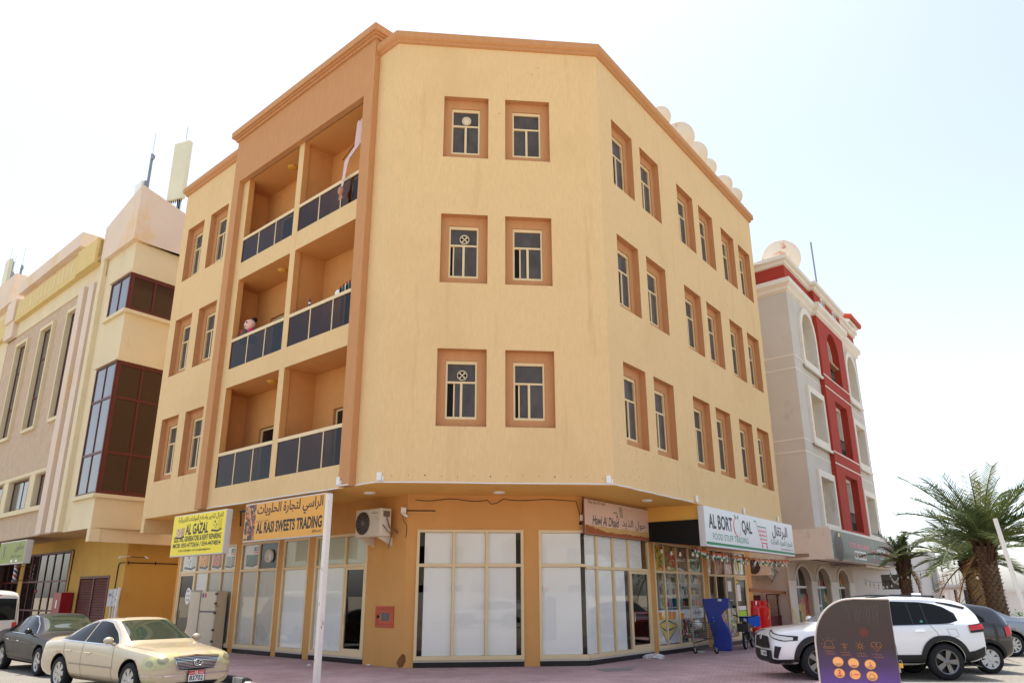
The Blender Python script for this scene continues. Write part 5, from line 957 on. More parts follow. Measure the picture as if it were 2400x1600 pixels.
def palm(label, x, y, h, r, L, nf, seed, dry=3, lean=0.0, up=1.0, wires=True, lo_=-.1):
    rg = random.Random(seed); t = thing('palm_tree', label, 'palm', T(x, y, 0), 'date palms'); ax = lambda z: V((lean * z, .03 * math.sin(z), z)); m = MB()
    m.tube([ax(h * i / 10) for i in range(11)], [r * (1.18 - .22 * i / 10) if i < 9 else r * (1.08 + .08 * (i - 9)) for i in range(11)], 14)
    m.build('trunk', m_trunk, t); s = MB(); rows = int(h / .115)
    for k in range(rows):                            # stubs of old leaf bases
        z = k * .115 + .05; rr = r * (1.17 - .2 * z / h)
        for j in range(11):
            q = 2 * math.pi * (j + .5 * (k % 2)) / 11 + rg.uniform(-.08, .08); c, s_ = math.cos(q), math.sin(q); o = ax(z); d = V((c, s_, 0)); tt = V((-s_, c, 0)); ww = rr * .27; e = rg.uniform(.03, .075)
            s.add([o + d * rr * .93 - tt * ww, o + d * rr * .93 + tt * ww, o + d * (rr + e) + tt * ww * .6 + V((0, 0, .09)), o + d * (rr + e) - tt * ww * .6 + V((0, 0, .09)), o + d * rr * .9 + tt * ww * .6 + V((0, 0, .11)), o + d * rr * .9 - tt * ww * .6 + V((0, 0, .11))], [(0, 1, 2, 3), (3, 2, 4, 5)], 0)
    tag(s.build('leaf_bases', m_lb, t), kind='stuff'); f = MB()
    for j in range(34): q = rg.uniform(0, 6.28); z = h - rg.uniform(0, .7); d = V((math.cos(q), math.sin(q), 0)); f.tube([ax(z) + d * r * .9, ax(z) + d * (r * 1.25) + V((0, 0, .25)), ax(z) + d * (r * 1.6) + V((0, 0, .42))], [.06, .05, .03], 5)
    tag(f.build('fibre', m_fib, t), kind='stuff'); c = MB()
    top = ax(h)
    for i in range(nf):
        u = i / nf; q = i * 2.39996 + rg.uniform(-.15, .15); el = lerp(1.4, lo_, u ** .85) * up + rg.uniform(-.1, .1); LL = L * rg.uniform(.85, 1.1) * (.8 if u < .15 else 1); drp = lerp(.35, 1.05, u) * rg.uniform(.8, 1.2)
        if i >= nf - dry: el = -.7 + rg.uniform(-.2, .2); mt = 2; drp = .8
        else: mt = rg.choice([0, 0, 1, 1, 3])
        pts = []; p = top + V((0, 0, .1)); d0 = el; n = 11
        for k in range(n + 1):
            pts.append(p.copy()); e = d0 - drp * (k / n) ** 1.4; p = p + V((math.cos(q) * math.cos(e), math.sin(q) * math.cos(e), math.sin(e))) * (LL / n)
        c.tube(pts, [.035 * (1 - .85 * k / n) + .004 for k in range(n + 1)], 4, 2 if mt == 2 else 3, cap=False); side = V((-math.sin(q), math.cos(q), 0)); nl = 40
        for k in range(nl):
            w = .14 + .86 * k / nl; a = w * n; b = min(int(a), n - 1); P = pts[b].lerp(pts[b + 1], a - b); tg = (pts[b + 1] - pts[b]).normalized(); nrm = side.cross(tg) * -1; ll = LL * .22 * math.sin(min(1, w * 1.25 + .1) * math.pi * .82) + .12
            for sg in (-1, 1):
                if rg.random() < .04: continue
                dr = (tg * .62 + side * sg * .72 + nrm * rg.uniform(.05, .45) + V((0, 0, -.18 * w))).normalized(); tip = P + dr * ll + V((0, 0, -.06 * ll)); wd = tg.cross(dr).normalized() * .006 + tg * .014
                c.add([P - wd, P + wd, P + dr * ll * .5 + wd * 1.1, tip, P + dr * ll * .5 - wd * 1.1], [(0, 1, 2, 3, 4)], mt)
    c.build('crown', m_fr, t)
    if wires:
        wpts = [ax(z) + V((math.cos(z * 5.5), math.sin(z * 5.5), 0)) * (r * 1.2 - .05 * r * z) for z in [.2 + i * .05 for i in range(int((h - .5) / .05))]]; MB().tube(wpts, .007, 4, cap=False).build('light_cable', m_lb, t)
    return t
def palm_at(px_, dist, **k):
    d = ray(px_); s = dist / d.y; return d.x * s, dist
X1, Y1 = palm_at((2356, 1500), 27.5); X2, Y2 = palm_at((2310, 1500), 33); X3, Y3 = palm_at((2131, 1500), 36)
palm('tallest date palm with full wide crown in front of the teal gate', X1, Y1, 3.3, .27, 3.1, 36, 3, 1, -.03, lo_=.05)
palm('date palm with drooping crown half hidden behind the tallest palm', X2, Y2, 2.95, .28, 2.9, 30, 11, 3, -.02, .9, lo_=-.25)
palm('small thin crowned date palm in front of the white house window', X3 + .25, Y3, 2.95, .22, 1.6, 14, 23, 1, .0, 1.1, lo_=.15)
# hedge shrub at the foot of the tallest palm
sh = thing('shrub', 'small green shrub at the foot of the tallest palm', 'shrub', T(X1 + 1.0, Y1 + .6, 0)); m = MB(); rg = random.Random(5)
for i in range(900):
    d = V((rg.gauss(0, 1), rg.gauss(0, 1), abs(rg.gauss(0, 1)))).normalized() * rg.uniform(.5, 1) * rg.uniform(.7, 1.1); c = V((d.x * .8, d.y * .8, .15 + d.z * 1.1)); a = V((rg.uniform(-1, 1), rg.uniform(-1, 1), rg.uniform(-.3, 1))).normalized() * .07; b = a.orthogonal().normalized() * .035; m.add([c - a, c + b, c + a, c - b], [(0, 1, 2, 3)], rg.randrange(2))
m.build('foliage', [flat('shrub_leaf', 70, 120, 50, .6), flat('shrub_leaf_light', 110, 150, 60, .6)], sh); m = MB(); [m.bar((0, 0, 0), (rg.uniform(-.4, .4), rg.uniform(-.4, .4), .9), .015, 5) for i in range(7)]; m.build('stem', m_fib, sh)
# rusty leaning post on the right
p0, p1 = onz((2332, 1215), 1.75), None
dpt = 19.0; q = ray((2332, 1215)); P1 = CAM + q * (dpt / q.y); q2 = ray((2400, 1425)); P0 = CAM + q2 * ((dpt - .4) / q2.y); dirn = (P0 - P1); P0 = P1 + dirn * ((P1.z + .05) / -dirn.z)
m = MB().tube([P0 - P0, P1 - P0], .05, 10); tag(m.build('leaning_post', m_rust, None, Matrix.Translation(P0)), 'leaning white steel post with rust patches in front of the tallest palm', 'post')
# festoon lights
m_bulb = pmat('bulb_glass', L8(226, 220, 200), .15, spec=.6); bulb_me = None
def festoon(name, label, a, b, sag, n, drop=.16, flags=0, seed=1):
    global bulb_me
    t = thing(name, label, 'string lights', Matrix.Translation(a)); rg = random.Random(seed); f = lambda u: (b - a) * u + V((0, 0, -sag * 4 * u * (1 - u))); MB().tube([f(i / 16) for i in range(17)], .008, 5, cap=False).build('cable', m_wire, t)
    if bulb_me is None: bulb_me = MB().lathe([(0, -.14), (.03, -.135), (.045, -.1), (.04, -.065), (.02, -.03), (.018, .0)], 10).mesh('bulb', m_bulb), MB().lathe([(.022, -.01), (.022, .05), (.005, .06), (.005, .16)], 8).mesh('socket', m_wire)
    for i in range(n): u = (i + .5 + rg.uniform(-.2, .2)) / n; o = link('bulb', bulb_me[0], t, Matrix.Translation(f(u) + V((0, 0, -drop)))); link('socket', bulb_me[1], o)
    return t, f, rg
H = lambda fr, a, z, o: fr.P(a, z, o)
festoon('festoon_lights', 'upper string of lights from restaurant canopy to the small palm', H(RF, 30, 3.0, .5), V((X3, Y3, 2.9)), .45, 9, seed=2); festoon('festoon_lights', 'lower string of lights below the restaurant canopy', H(RF, 29.8, 2.5, -.8), V((X3 + .2, Y3, 2.55)), .25, 9, seed=3); festoon('festoon_lights', 'string of lights from the small palm up to the drooping palm', V((X3, Y3, 2.7)), V((X2, Y2, 3.6)), .35, 11, seed=4); festoon('festoon_lights', 'string of lights sagging from the drooping palm to the tallest palm', V((X2, Y2, 2.7)), V((X1, Y1, 2.6)), .2, 3, seed=5)
# ------------------------------------------------------------------ things on the walls and the pavement
m_acw = pmat('ac_ivory', L8(222, 214, 196), .5, var=.05, vs=(2, 2, 2), dirt=(L8(170, 150, 120), (3, 3, 3), .62, .8))
def ac_unit(M, label, w, h, d, fr_=.6, brand=None):
    t = thing('air_conditioner', label, 'air conditioner', M)
    MB().box(0, w, 0, d, 0, h).build('case', m_acw, t, bevel=.015)
    cx, cz, r = w * fr_ * .52, h * .5, h * .42; g = MB(); g.disc((cx, -.004, cz), r, 'Y', 32); g.build('fan_opening', flat('fan_dark', 48, 46, 46, .6), t)
    g = MB()
    for k in range(1, 8):
        rr = r * k / 7.2; g.tube([(cx + rr * math.cos(q), -.012, cz + rr * math.sin(q)) for q in [2 * math.pi * i / 28 for i in range(29)]], .006, 4, cap=False)
    for k in range(6): q = math.pi * k / 6; g.bar((cx - r * math.cos(q), -.01, cz - r * math.sin(q)), (cx + r * math.cos(q), -.01, cz + r * math.sin(q)), .006, 4)
    g.lathe([(0, -.02), (.06, -.018), (.065, -.005)], 14, (cx, 0, cz), 'Y'); g.build('fan_grille', flat('grille_grey', 128, 120, 112, .5), t)
    g = MB(); ring(g, .02, w * fr_ + .02, .02, h - .02, .015, -.006, 0); g.build('grille_frame', m_acw, t)
    if brand: text('brand_print', brand, w * (fr_ + .08), w * (fr_ + .32), h * .82, h * .87, -.002, m_ink, t, .02)
    b = MB()
    for x in (.12, w - .18): b.add([(x, -.0, -.005), (x, d + .2, -.005), (x, d + .2, -.25), (x, d + .1, -.2), (x + .04, -.0, -.005), (x + .04, d + .2, -.005), (x + .04, d + .2, -.25), (x + .04, d + .1, -.2)], [(0, 1, 2, 3), (7, 6, 5, 4), (0, 4, 5, 1), (3, 2, 6, 7), (0, 3, 7, 4)])
    b.build('bracket', m_acw, t, fixn=True); p = MB(); y = d * .5
    p.tube([(w + .02, y, h * .75), (w + .06, y + .02, h * .55), (w + .05, y + .1, h * .3), (w + .1, d + .05, h * .25), (w + .08, d + .18, .1)], .018, 6); p.tube([(w + .02, y - .1, h * .4), (w + .07, y, h * .2), (w + .06, d, .05), (w * .8, d + .1, -.3)], .014, 6); p.box(w, w + .03, d * .25, d * .8, h * .7, h * .9)
    p.build('pipe', flat('pipe_wrap', 120, 104, 84, .8), t); return t
ac_unit(FLS.M(-2.83, 3.25, .55), 'ivory outdoor air conditioner on brackets beside the sweets sign', 1.1, .73, .36, .58, 'Panasonic')
ac_unit(RBS.M(-3.1, 2.52, .6), 'white outdoor air conditioner with round fan on grey wall above red gas cylinders', 1.15, .75, .38, .66)
# fire hose cabinet let into the wall
x0, z0 = FLS.px(b2(1505, 1155)); x1, z1 = FLS.px(b2(1645, 1003)); w, h = x1 - x0, z1 - z0
t = thing('fire_hose_cabinet', 'small faded red fire hose cabinet with square glass beside the door', 'cabinet', FLS.M(x0, z0, .03)); m_fr_ = pmat('faded_red', L8(190, 84, 56), .6, var=.12, vs=(6, 6, 6)); m = MB(); ring(m, 0, w, 0, h, .07, 0, .05); m.build('frame', m_fr_, t, bevel=.006); ring(MB(), .075, w - .075, .075, h - .075, .09, .006, .03).build('door', m_fr_, t); MB().box(.3 * w, w - .165, .012, .02, .165, h - .165).build('pane', pmat('wired_glass', L8(96, 92, 88), .25, var=.15, vs=(8, 8, 8)), t); MB().lathe([(0, -.02), (.03, -.018), (.045, 0)], 14, (.12, .006, h * .5), 'Y').build('lock', m_blackm, t)
# camera and cables on the corner wall
p = FFS.px((946, 1196)); t = thing('security_camera', 'white dome junction with bullet camera beside the big shop window', 'camera', FFS.M(p[0], p[1], .06), 'security cameras'); MB().box(-.07, .07, -.02, .06, -.08, .08).build('junction_box', m_white, t, bevel=.01); MB().lathe([(0, -.08), (.032, -.08), (.036, .07), (.028, .075), (.024, .05), (0, .05)], 12, (0, 0, 0), 'X').build('camera_body', m_white, t, T(.05, -.09, -.13) @ Matrix.Rotation(.5, 4, 'Y')); MB().tube([(0, 0, -.08), (.02, -.03, -.12), (.05, -.06, -.13)], .015, 6).build('arm', m_white, t); m = MB(); m.tube([(-.03, .03, -.08), (.0, .03, -.25), (.1, .04, -.4), (.1, .03, -.62), (.06, .03, -.7)], .008, 5); m.bar((.07, .04, 0), (.85, .04, 0), .014); m.build('cable', m_wire, t)
m = MB(); pts = [FFS.P(lerp(sF0 + .2, 2.85, i / 12), 4.2 - .03 * math.sin(i * .8), .02) for i in range(13)] + [FFS.P(2.95, 4.1, .02), FFS.P(3.1, 4.12, .02), FFS.P(3.3, 4.25, .02)] + [FFS.P(lerp(3.4, 5.3, i / 8), 4.22 - .02 * math.sin(i), .02) for i in range(9)] + [FFS.P(5.38, 3.9, .02), FFS.P(5.4, 3.62, .02)]; m.tube(pts, .009, 5); m.sphere(FFS.P(5.4, 3.6, .03), .04, 8, 6); m.box(3.22, 3.36, -.05, 0, 4.17, 4.27) if 0 else None
tag(m.build('wall_cable', m_wire, None), 'thin dark cable looping along the top of the corner shop wall', 'cable')
x_, z_ = FRS.px(b3(1445, 350)); t = thing('junction_box', 'small cream junction box with cables at the left end of the faded sign', 'junction box', FFS.M(sF1 - .1, z_, .05)); MB().box(-.06, .05, -.03, .05, -.08, .08).build('box', m_acw, t, bevel=.01); m = MB(); m.tube([(0, 0, .08), (.02, .0, .4), (.05, .02, .58)], .012, 5); m.tube([(0, 0, -.08), (.04, 0, -.2), (.02, .0, -.5)], .012, 5); m.build('cable', m_wire, t)
# curtain, rod, toys and bottles on the balconies
t = thing('curtain', 'pinkish white curtain knotted and hanging out over the top balcony railing', 'curtain', LF.M(-1.9, 13.1, 0)); m = MB(); n = 26; P = []
def cur(u, v):                                      # u across, v down (0 top .. 1 knot)
    g = 1 - .8 * min(1, v * 1.05) ** .8; x = .12 + (u - .5) * .5 * g - .45 * v; y = .04 * math.sin(u * 22) * g + (.12 if v < .35 else lerp(.12, -.14, min(1, (v - .35) * 4))); return (x, y, 2.3 - v * 2.35)
nv = 20; m.add([cur(i / n, j / nv) for j in range(nv + 1) for i in range(n + 1)], [(j * (n + 1) + i, j * (n + 1) + i + 1, (j + 1) * (n + 1) + i + 1, (j + 1) * (n + 1) + i) for j in range(nv) for i in range(n)], 0, True); m.build('cloth', pmat('curtain_cloth', L8(222, 200, 200), .9, var=.04), t)
m = MB(); k = cur(.5, 1); m.sphere((k[0], k[1], k[2] - .02), .11, 10, 8, 0, (1, .8, 1.3)); m.add([(k[0] - .06, k[1], k[2] - .1), (k[0] + .06, k[1] - .03, k[2] - .1), (k[0] + .12, k[1], k[2] - .28), (k[0] - .1, k[1], k[2] - .3)], [(0, 1, 2, 3)]); m.build('knot', flat('curtain_knot', 176, 130, 110, .9), t)
m = MB(); m.add([(.42 + .02 * math.sin(i * 2.2), .16 + .03 * math.cos(i * 2.2), 2.3 - j * 1.95) if j == 0 else (.42 + .02 * math.sin(i * 2.2) + i * .008, .16 + .03 * math.cos(i * 2.2), .45) for j in range(2) for i in range(8)], [(i, i + 1, 9 + i, 8 + i) for i in range(7)], 0, True); m.build('cloth', pmat('curtain_cloth_b', L8(226, 210, 212), .9), t)
MB().tube([(-1.95, .9, 2.1), (-.5, .55, 2.2), (.55, .12, 2.3)], .012, 6).build('rod', m_blackm, t)
t = thing('stuffed_toys', 'heap of stuffed toys and bags piled behind the left balcony railing', 'toys', LF.M(-7.75, 9.6, -.25)); rg = random.Random(3); cs = [flat('toy_pink', 232, 190, 176, .9), flat('toy_magenta', 190, 50, 110, .9), flat('toy_black', 34, 32, 36, .9), flat('toy_grey', 84, 76, 70, .9), flat('toy_red', 170, 40, 36, .9), flat('toy_blue', 50, 60, 110, .9)]
m = MB(); m.sphere((.25, -.05, .62), .2, 14, 10, 0, (1.05, .9, .95)); m.build('toy_head', cs[0], t); m = MB()
for s_ in (-1, 1): m.sphere((.25 + s_ * .085, -.22, .66), .035, 8, 6, 0, (1.4, .5, .7)); m.sphere((.25 + s_ * .02, -.235, .53), .025, 8, 6, 0, (2, .4, .5))
m.build('toy_face', cs[2], t)
for i, (x, y, z, r, c) in enumerate(((0, .05, .5, .22, 3), (-.05, .1, .75, .16, 5), (.42, -.08, .36, .12, 1), (.42, -.08, .22, .11, 1), (.1, -.05, .25, .24, 3), (-.15, .05, .2, .2, 2), (.3, .0, .15, .2, 2), (-.1, -.1, .42, .1, 4), (.05, -.16, .4, .07, 4), (.2, .12, .85, .1, 2))): MB().sphere((x, y, z), r, 12, 8, 0, (1, .9, rg.uniform(.8, 1.2))).build('toy', cs[c], t)
me = {}
for i in range(9):
    c = [4, 2, 3, 0, 5, 4, 0, 2, 4][i]; nm = ['tall dark', 'small white'][0]
t = thing('bottle_row', 'row of small bottles and cans standing on the right balcony rail', 'bottles', LF.M(-2.25, 9.83, -.06))
for i in range(10):
    hgt = [.2, .24, .22, .26, .24, .28, .24, .3, .26, .3][i]; k = (3, 4, 5, 6, 0)[i % 5] if i % 3 else 4
    b = MB().lathe([(0, 0), (.032, 0), (.034, hgt * .7), (.014, hgt * .85), (.014, hgt)], 10, (.1 + i * .075, -.03 + .02 * (i % 2), 0)).build('bottle', [cs[2], flat('bottle_teal', 60, 120, 120), cs[3], flat('bottle_wht', 220, 218, 212)][i % 4], t); MB().lathe([(.018, hgt), (.018, hgt + .03), (0, hgt + .03)], 8, (.1 + i * .075, -.03 + .02 * (i % 2), 0)).build('cap', m_red, b)
MB().sphere((-.05, 0, .06), .12, 10, 8, 0, (1.1, .6, .9)).build('plastic_bag', m_white, t)
t = thing('small_flag', 'tiny dark and white ornament standing on the right balcony rail', 'ornament', LF.M(-3.75, 9.83, -.06)); MB().lathe([(0, 0), (.03, 0), (.04, .12), (.012, .28), (0, .3)], 8).build('figure', cs[5], t); MB().lathe([(.042, .1), (.036, .16)], 8).build('stripe', m_white, t)
# old cabinets leaning against the generator shop
x0 = FLS.px(b2(165, 1000), .35)[0]; x1 = FLS.px(b2(352, 1000), .35)[0]; xm = FLS.px(b2(240, 1000), .35)[0]; zt = FLS.px(b2(300, 893), .35)[1]; m_bg = pmat('old_beige_enamel', L8(206, 194, 168), .6, var=.05, vs=(2, 2, 2), dirt=(L8(150, 132, 104), (3, 3, 3), .64, .75))
t = thing('steel_cabinet', 'tall old beige steel cabinet with black hinges before the generator shop', 'cabinet', FLS.M(xm, 0, .45)); w = x1 - xm; MB().box(0, w, 0, .38, 0, zt).build('body', m_bg, t, bevel=.01); MB().box(.01, w - .02, -.012, -.001, zt - .62, zt - .02).build('door', m_bg, t); MB().box(.01, w - .02, -.012, -.001, .05, zt - .68).build('door', m_bg, t); MB().box(.0, w, -.006, 0, zt - .68, zt - .62).build('gap_strip', flat('strip_grey', 110, 104, 100), t)
for z in (zt - .42, zt - .72, zt - 1.25, zt - 1.6, zt - .12): MB().box(w - .09, w + .012, -.02, .03, z, z + .07).build('hinge', flat('hinge_grey', 70, 66, 62), t)
for x_, c in ((.08, m_blue), (.26, m_red)): MB().box(x_, x_ + .12, -.0145, -.012, zt - .2, zt - .06).build('sticker', c, t)
t = thing('steel_cabinet', 'plain narrow beige cabinet carcass beside the hinged cabinet', 'cabinet', FLS.M(x0, 0, .5)); MB().box(0, xm - x0 - .02, 0, .42, 0, zt - .02).build('body', m_bg, t, bevel=.01); MB().box(-.001, .03, -.004, .42, zt - .02, zt + .05).build('lid_edge', m_white, t); x_ = FLS.px(b2(130, 1000), .3)[0]; MB().add([(x_ - x0 - .06, .1, 0), (x_ - x0 + .02, .1, 0), (x_ - x0 + .16, .38, zt - .2), (x_ - x0 + .08, .38, zt - .2)], [(0, 1, 2, 3)]).build('leaning_board', m_cream, t)
# litter
def crumple(name, label, P, s, mat, seed, flat_=.35):
    rg = random.Random(seed); m = MB(); m.sphere((0, 0, 0), 1, 14, 8); m.v = [(p[0] * s[0] * rg.uniform(.6, 1.15), p[1] * s[1] * rg.uniform(.6, 1.15), max(0, (p[2] + .35) * s[2] * rg.uniform(.4, 1.2))) for p in m.v]; m.sm = [False] * len(m.f); tag(m.build(name, mat, None, Matrix.Translation(P)), label, 'litter')
crumple('plastic_bag', 'crumpled translucent plastic bag lying by the pillar of the grocery', onz(b4(260, 1385)), (.33, .2, .09), pmat('thin_plastic', L8(214, 210, 212), .3, var=.1, vs=(9, 9, 9)), 2); crumple('wrapper', 'small blue and white wrapper on the pavement before the grey boards', onz(b2(575, 1352)), (.12, .07, .09), pmat('wrapper_print', L8(214, 220, 230), .4, dirt=(L8(50, 90, 160), (14, 14, 14), .5, .55)), 4); crumple('flattened_cup', 'flattened pale green cup under the shopping trolley', onz(b4(605, 1342)), (.16, .08, .03), flat('cup_pale', 200, 220, 205), 6); crumple('paper_scrap', 'tiny white paper scrap on pavement before the empty glass door', onz(b2(1018, 1437)), (.07, .05, .02), m_white, 8); crumple('paper_scrap', 'tiny white paper scrap by the wall under the hose cabinet', onz(b2(1455, 1437)), (.06, .05, .025), m_white, 9)
MB().poly([FFS.P(x, z, .003) for x, z in ((.62, .02), (.72, .02), (.8, .16), (.78, .3), (.7, .34), (.62, .24), (.56, .12))]).build('damp_stain', pmat('damp_brown', L8(128, 84, 46), .9, var=.2, vs=(9, 9, 9)), bld, BI)
# shopping trolley
cx = onz(b4(612, 1348)); t = thing('shopping_trolley', 'old shopping trolley with teal panel parked at the grocery', 'trolley', T(cx.x, cx.y, 0, RF.rz - 1.15)); m_tr = pmat('trolley_wire', L8(86, 92, 84), .4, .6, var=.2, vs=(9, 9, 9)); L_, W_0, W_1 = .78, .5, .36
m = MB(); lv = [(.5, .0), (.62, .0), (.75, .0), (.88, .0), (1.0, .0)]
def rim(z, s): return [(-.3 - .04 * s, -W_0 / 2, z), (.42 * s + .1, -W_1 / 2, z - .06), (.42 * s + .1, W_1 / 2, z - .06), (-.3 - .04 * s, W_0 / 2, z), (-.3 - .04 * s, -W_0 / 2, z)]
for k in range(8): m.tube(rim(.48 + k * .065, .7 + k * .045), .0055 if k < 7 else .012, 4)
lo, hi = rim(.48, .7), rim(.935, 1.015)
for a, b, c, d in zip(lo, lo[1:], hi, hi[1:]):
    for i in range(11): u = i / 10; m.bar(V(a).lerp(V(b), u), V(c).lerp(V(d), u), .004, 4)
for i in range(8): u = i / 7; m.bar(V(lo[0]).lerp(V(lo[3]), u), V(lo[1]).lerp(V(lo[2]), u), .004, 4)
m.build('basket', m_tr, t); m = MB()
for s_ in (-1, 1): m.tube([(-.42, s_ * .26, 1.02), (-.36, s_ * .26, .96), (-.26, s_ * .25, .4), (-.2, s_ * .25, .16), (.4, s_ * .2, .16), (.45, s_ * .2, .1)], .014, 6); m.tube([(-.22, s_ * .25, .3), (.3, s_ * .2, .44)], .012, 6)
for i in range(6): m.bar((-.2 + i * .12, -.24 + i * .008, .17), (-.2 + i * .12, .24 - i * .008, .17), .006, 4)
m.build('chassis', m_tr, t); MB().bar((-.42, -.27, 1.02), (-.42, .27, 1.02), .018, 8).build('handle', flat('handle_red', 170, 60, 56, .5), t); MB().box(-.36, -.35, -.2, .2, .66, .94).build('child_seat', flat('seat_teal', 30, 84, 92, .5), t, Matrix.Rotation(0, 4, 'Z')); MB().box(-.372, -.362, -.13, .13, .7, .82).build('advert_plate', flat('advert_red', 150, 24, 34, .5), t)
m = MB(); rg = random.Random(4); m.sphere((-.1, -.1, .86), .2, 10, 8, 0, (.9, .7, .6)); m.v = [tuple(c + rg.uniform(-.03, .03) for c in p) for p in m.v]; m.build('bag_inside', m_white, t)
for x, y in ((-.2, -.25), (-.2, .25), (.45, -.2), (.45, .2)): w_ = MB().lathe([(0, -.014), (.055, -.014), (.06, 0), (.055, .014), (0, .014)], 14, (x, y, .06), 'Y').build('wheel', m_blackm, t); MB().box(x - .02, x + .02, y - .025, y + .025, .06, .16).build('fork', m_steel, w_)
# blue payment kiosk seen from its side
k0, k1 = onz(b4(712, 1330)), onz(b4(830, 1333)); fr = Fr(k0.xy, (.93, -.36)); t = thing('payment_kiosk', 'deep blue payment kiosk with orange front seen from its side', 'kiosk', fr.M(0, 0)); pr_ = [(-.02, 0), (.5, 0), (.5, .42), (.46, .62), (.35, .86), (.27, 1.12), (.34, 1.22), (.5, 1.32), (.55, 1.62), (.32, 1.63), (-.3, 1.6), (-.28, 1.38), (-.04, .4)]; m = MB()
m.prism([(x, 0, z) for x, z in pr_], (0, .5, 0)); m.build('body', m_blue, t, fixn=True, bevel=.012); m = MB(); m.quad((.462, .02, .64), (.352, .02, .87), (.352, .48, .87), (.462, .48, .64)); m.build('keypad_shelf', flat('kiosk_mid_blue', 40, 90, 180, .4), t, T(.004, 0, .002)); m = MB(); m.quad((.348, .05, .88), (.274, .05, 1.1), (.274, .45, 1.1), (.348, .45, .88)); m.build('screen', flat('kiosk_orange', 224, 130, 30, .4), t, T(.004, 0, 0)); MB().quad((.503, .06, .05), (.503, .44, .05), (.503, .44, .4), (.503, .06, .4)).build('front_panel', flat('kiosk_blue_panel', 30, 80, 170, .4), t)
for x, z in ((.0, 1.02), (.02, .9)): MB().lathe([(0, -.01), (.02, -.008), (.024, 0)], 10, (x, 0, z), 'Y').build('lock', m_steel, t)
MB().box(.2, .32, -.004, 0, 1.53, 1.6).build('label', m_white, t)
# delivery bike with basket and blue crate
bp_ = onz(b4(935, 1322)); hd = V((-.45, -.89, 0)).normalized(); t = thing('delivery_bike', 'black electric delivery bike with front basket parked at the grocery door', 'bike', T(bp_.x, bp_.y, 0, math.atan2(hd.y, hd.x))); m_bk = pmat('bike_black', L8(24, 24, 26), .35); 
def bwheel(x, r, nm):
    o = MB().lathe([(r - .06, -.03), (r - .02, -.04), (r, 0), (r - .02, .04), (r - .06, .03)], 28, (x, 0, r), 'Y').build('wheel', flat('tyre_rubber', 26, 26, 27, .8), t); g = MB(); [g.bar((x + .04 * math.cos(q), 0, r + .04 * math.sin(q)), (x + (r - .06) * math.cos(q), 0, r + (r - .06) * math.sin(q)), .01, 5) for q in [i * math.pi / 5 for i in range(10)]]; g.lathe([(r - .075, -.02), (r - .055, -.025), (r - .055, .025), (r - .075, .02), (r - .075, -.02)], 28, (x, 0, r), 'Y'); g.lathe([(0, -.06), (.05, -.06), (.05, .06), (0, .06)], 12, (x, 0, r), 'Y'); g.build('rim', m_steel, o)
bwheel(-.0, .27, 'f'); bwheel(-1.2, .27, 'r'); m = MB(); [m.tube([(-.02, s_ * .075, .27), (-.18, s_ * .075, .75), (-.26, s_ * .03, .98)], .02, 8) for s_ in (-1, 1)]; m.tube([(-.26, 0, .95), (-.4, 0, .55), (-.55, 0, .3), (-.95, 0, .3), (-1.2, 0, .27)], .035, 8); m.tube([(-.42, 0, .6), (-.75, 0, .62), (-1.15, 0, .66)], .03, 8); [m.tube([(-1.15, s_ * .1, .62), (-1.2, s_ * .1, .27)], .018, 6) for s_ in (-1, 1)]; m.tube([(-.9, .0, .62), (-.9, .0, .3)], .025, 6); m.build('frame', m_bk, t)
m = MB(); m.tube([(-.38, -.34, 1.05), (-.3, -.2, 1.02), (-.25, 0, 1.0), (-.3, .2, 1.02), (-.38, .34, 1.05)], .014, 6); [m.tube([(-.38, s_ * .26, 1.05), (-.46, s_ * .42, 1.07)], .02, 6) for s_ in (-1, 1)]; m.tube([(-.3, -.22, 1.03), (-.27, -.27, 1.2), (-.26, -.3, 1.28)], .008, 5); m.build('handlebar', m_bk, t); MB().sphere((-.26, -.31, 1.34), .07, 10, 8, 0, (.4, 1, .7)).build('mirror', m_bk, t); MB().sphere((-.14, 0, .9), .09, 12, 8).build('headlamp', m_steel, t); MB().box(-.75, -.45, -.09, .09, .34, .58).build('battery_case', m_bk, t, bevel=.02)
m = MB(); bs_ = [(-.1, -.17), (.22, -.15), (.22, .15), (-.1, .17)]; m.prism([(x, y, .56) for x, y in bs_], (0, 0, .02)); [m.box(*e) for e in ((-.1, .22, -.18, -.17, .56, .82), (-.1, .22, .17, .18, .56, .82), (.22, .23, -.18, .18, .56, .82), (-.11, -.1, -.18, .18, .56, .82))]; m.build('front_basket', m_bk, t, bevel=.008); m = MB(); m.sphere((-.75, 0, .74), .3, 12, 8, 0, (1, .4, .22)); m.build('seat', m_bk, t); MB().box(-1.35, -.95, -.15, .15, .66, .69).build('rack', m_steel, t)
for i in range(6): MB().bar((-1.2 + .09 * i, .13, .25 + .02 * (i % 2)), (-1.12 + .09 * i, .12, .45), .012, 5).build('chain_guard', m_steel, t) if i % 3 == 0 else None
MB().sphere((-.62, -.2, .78), .07, 8, 6, 0, (1, .5, 1)).build('yellow_tag', m_yel, t)
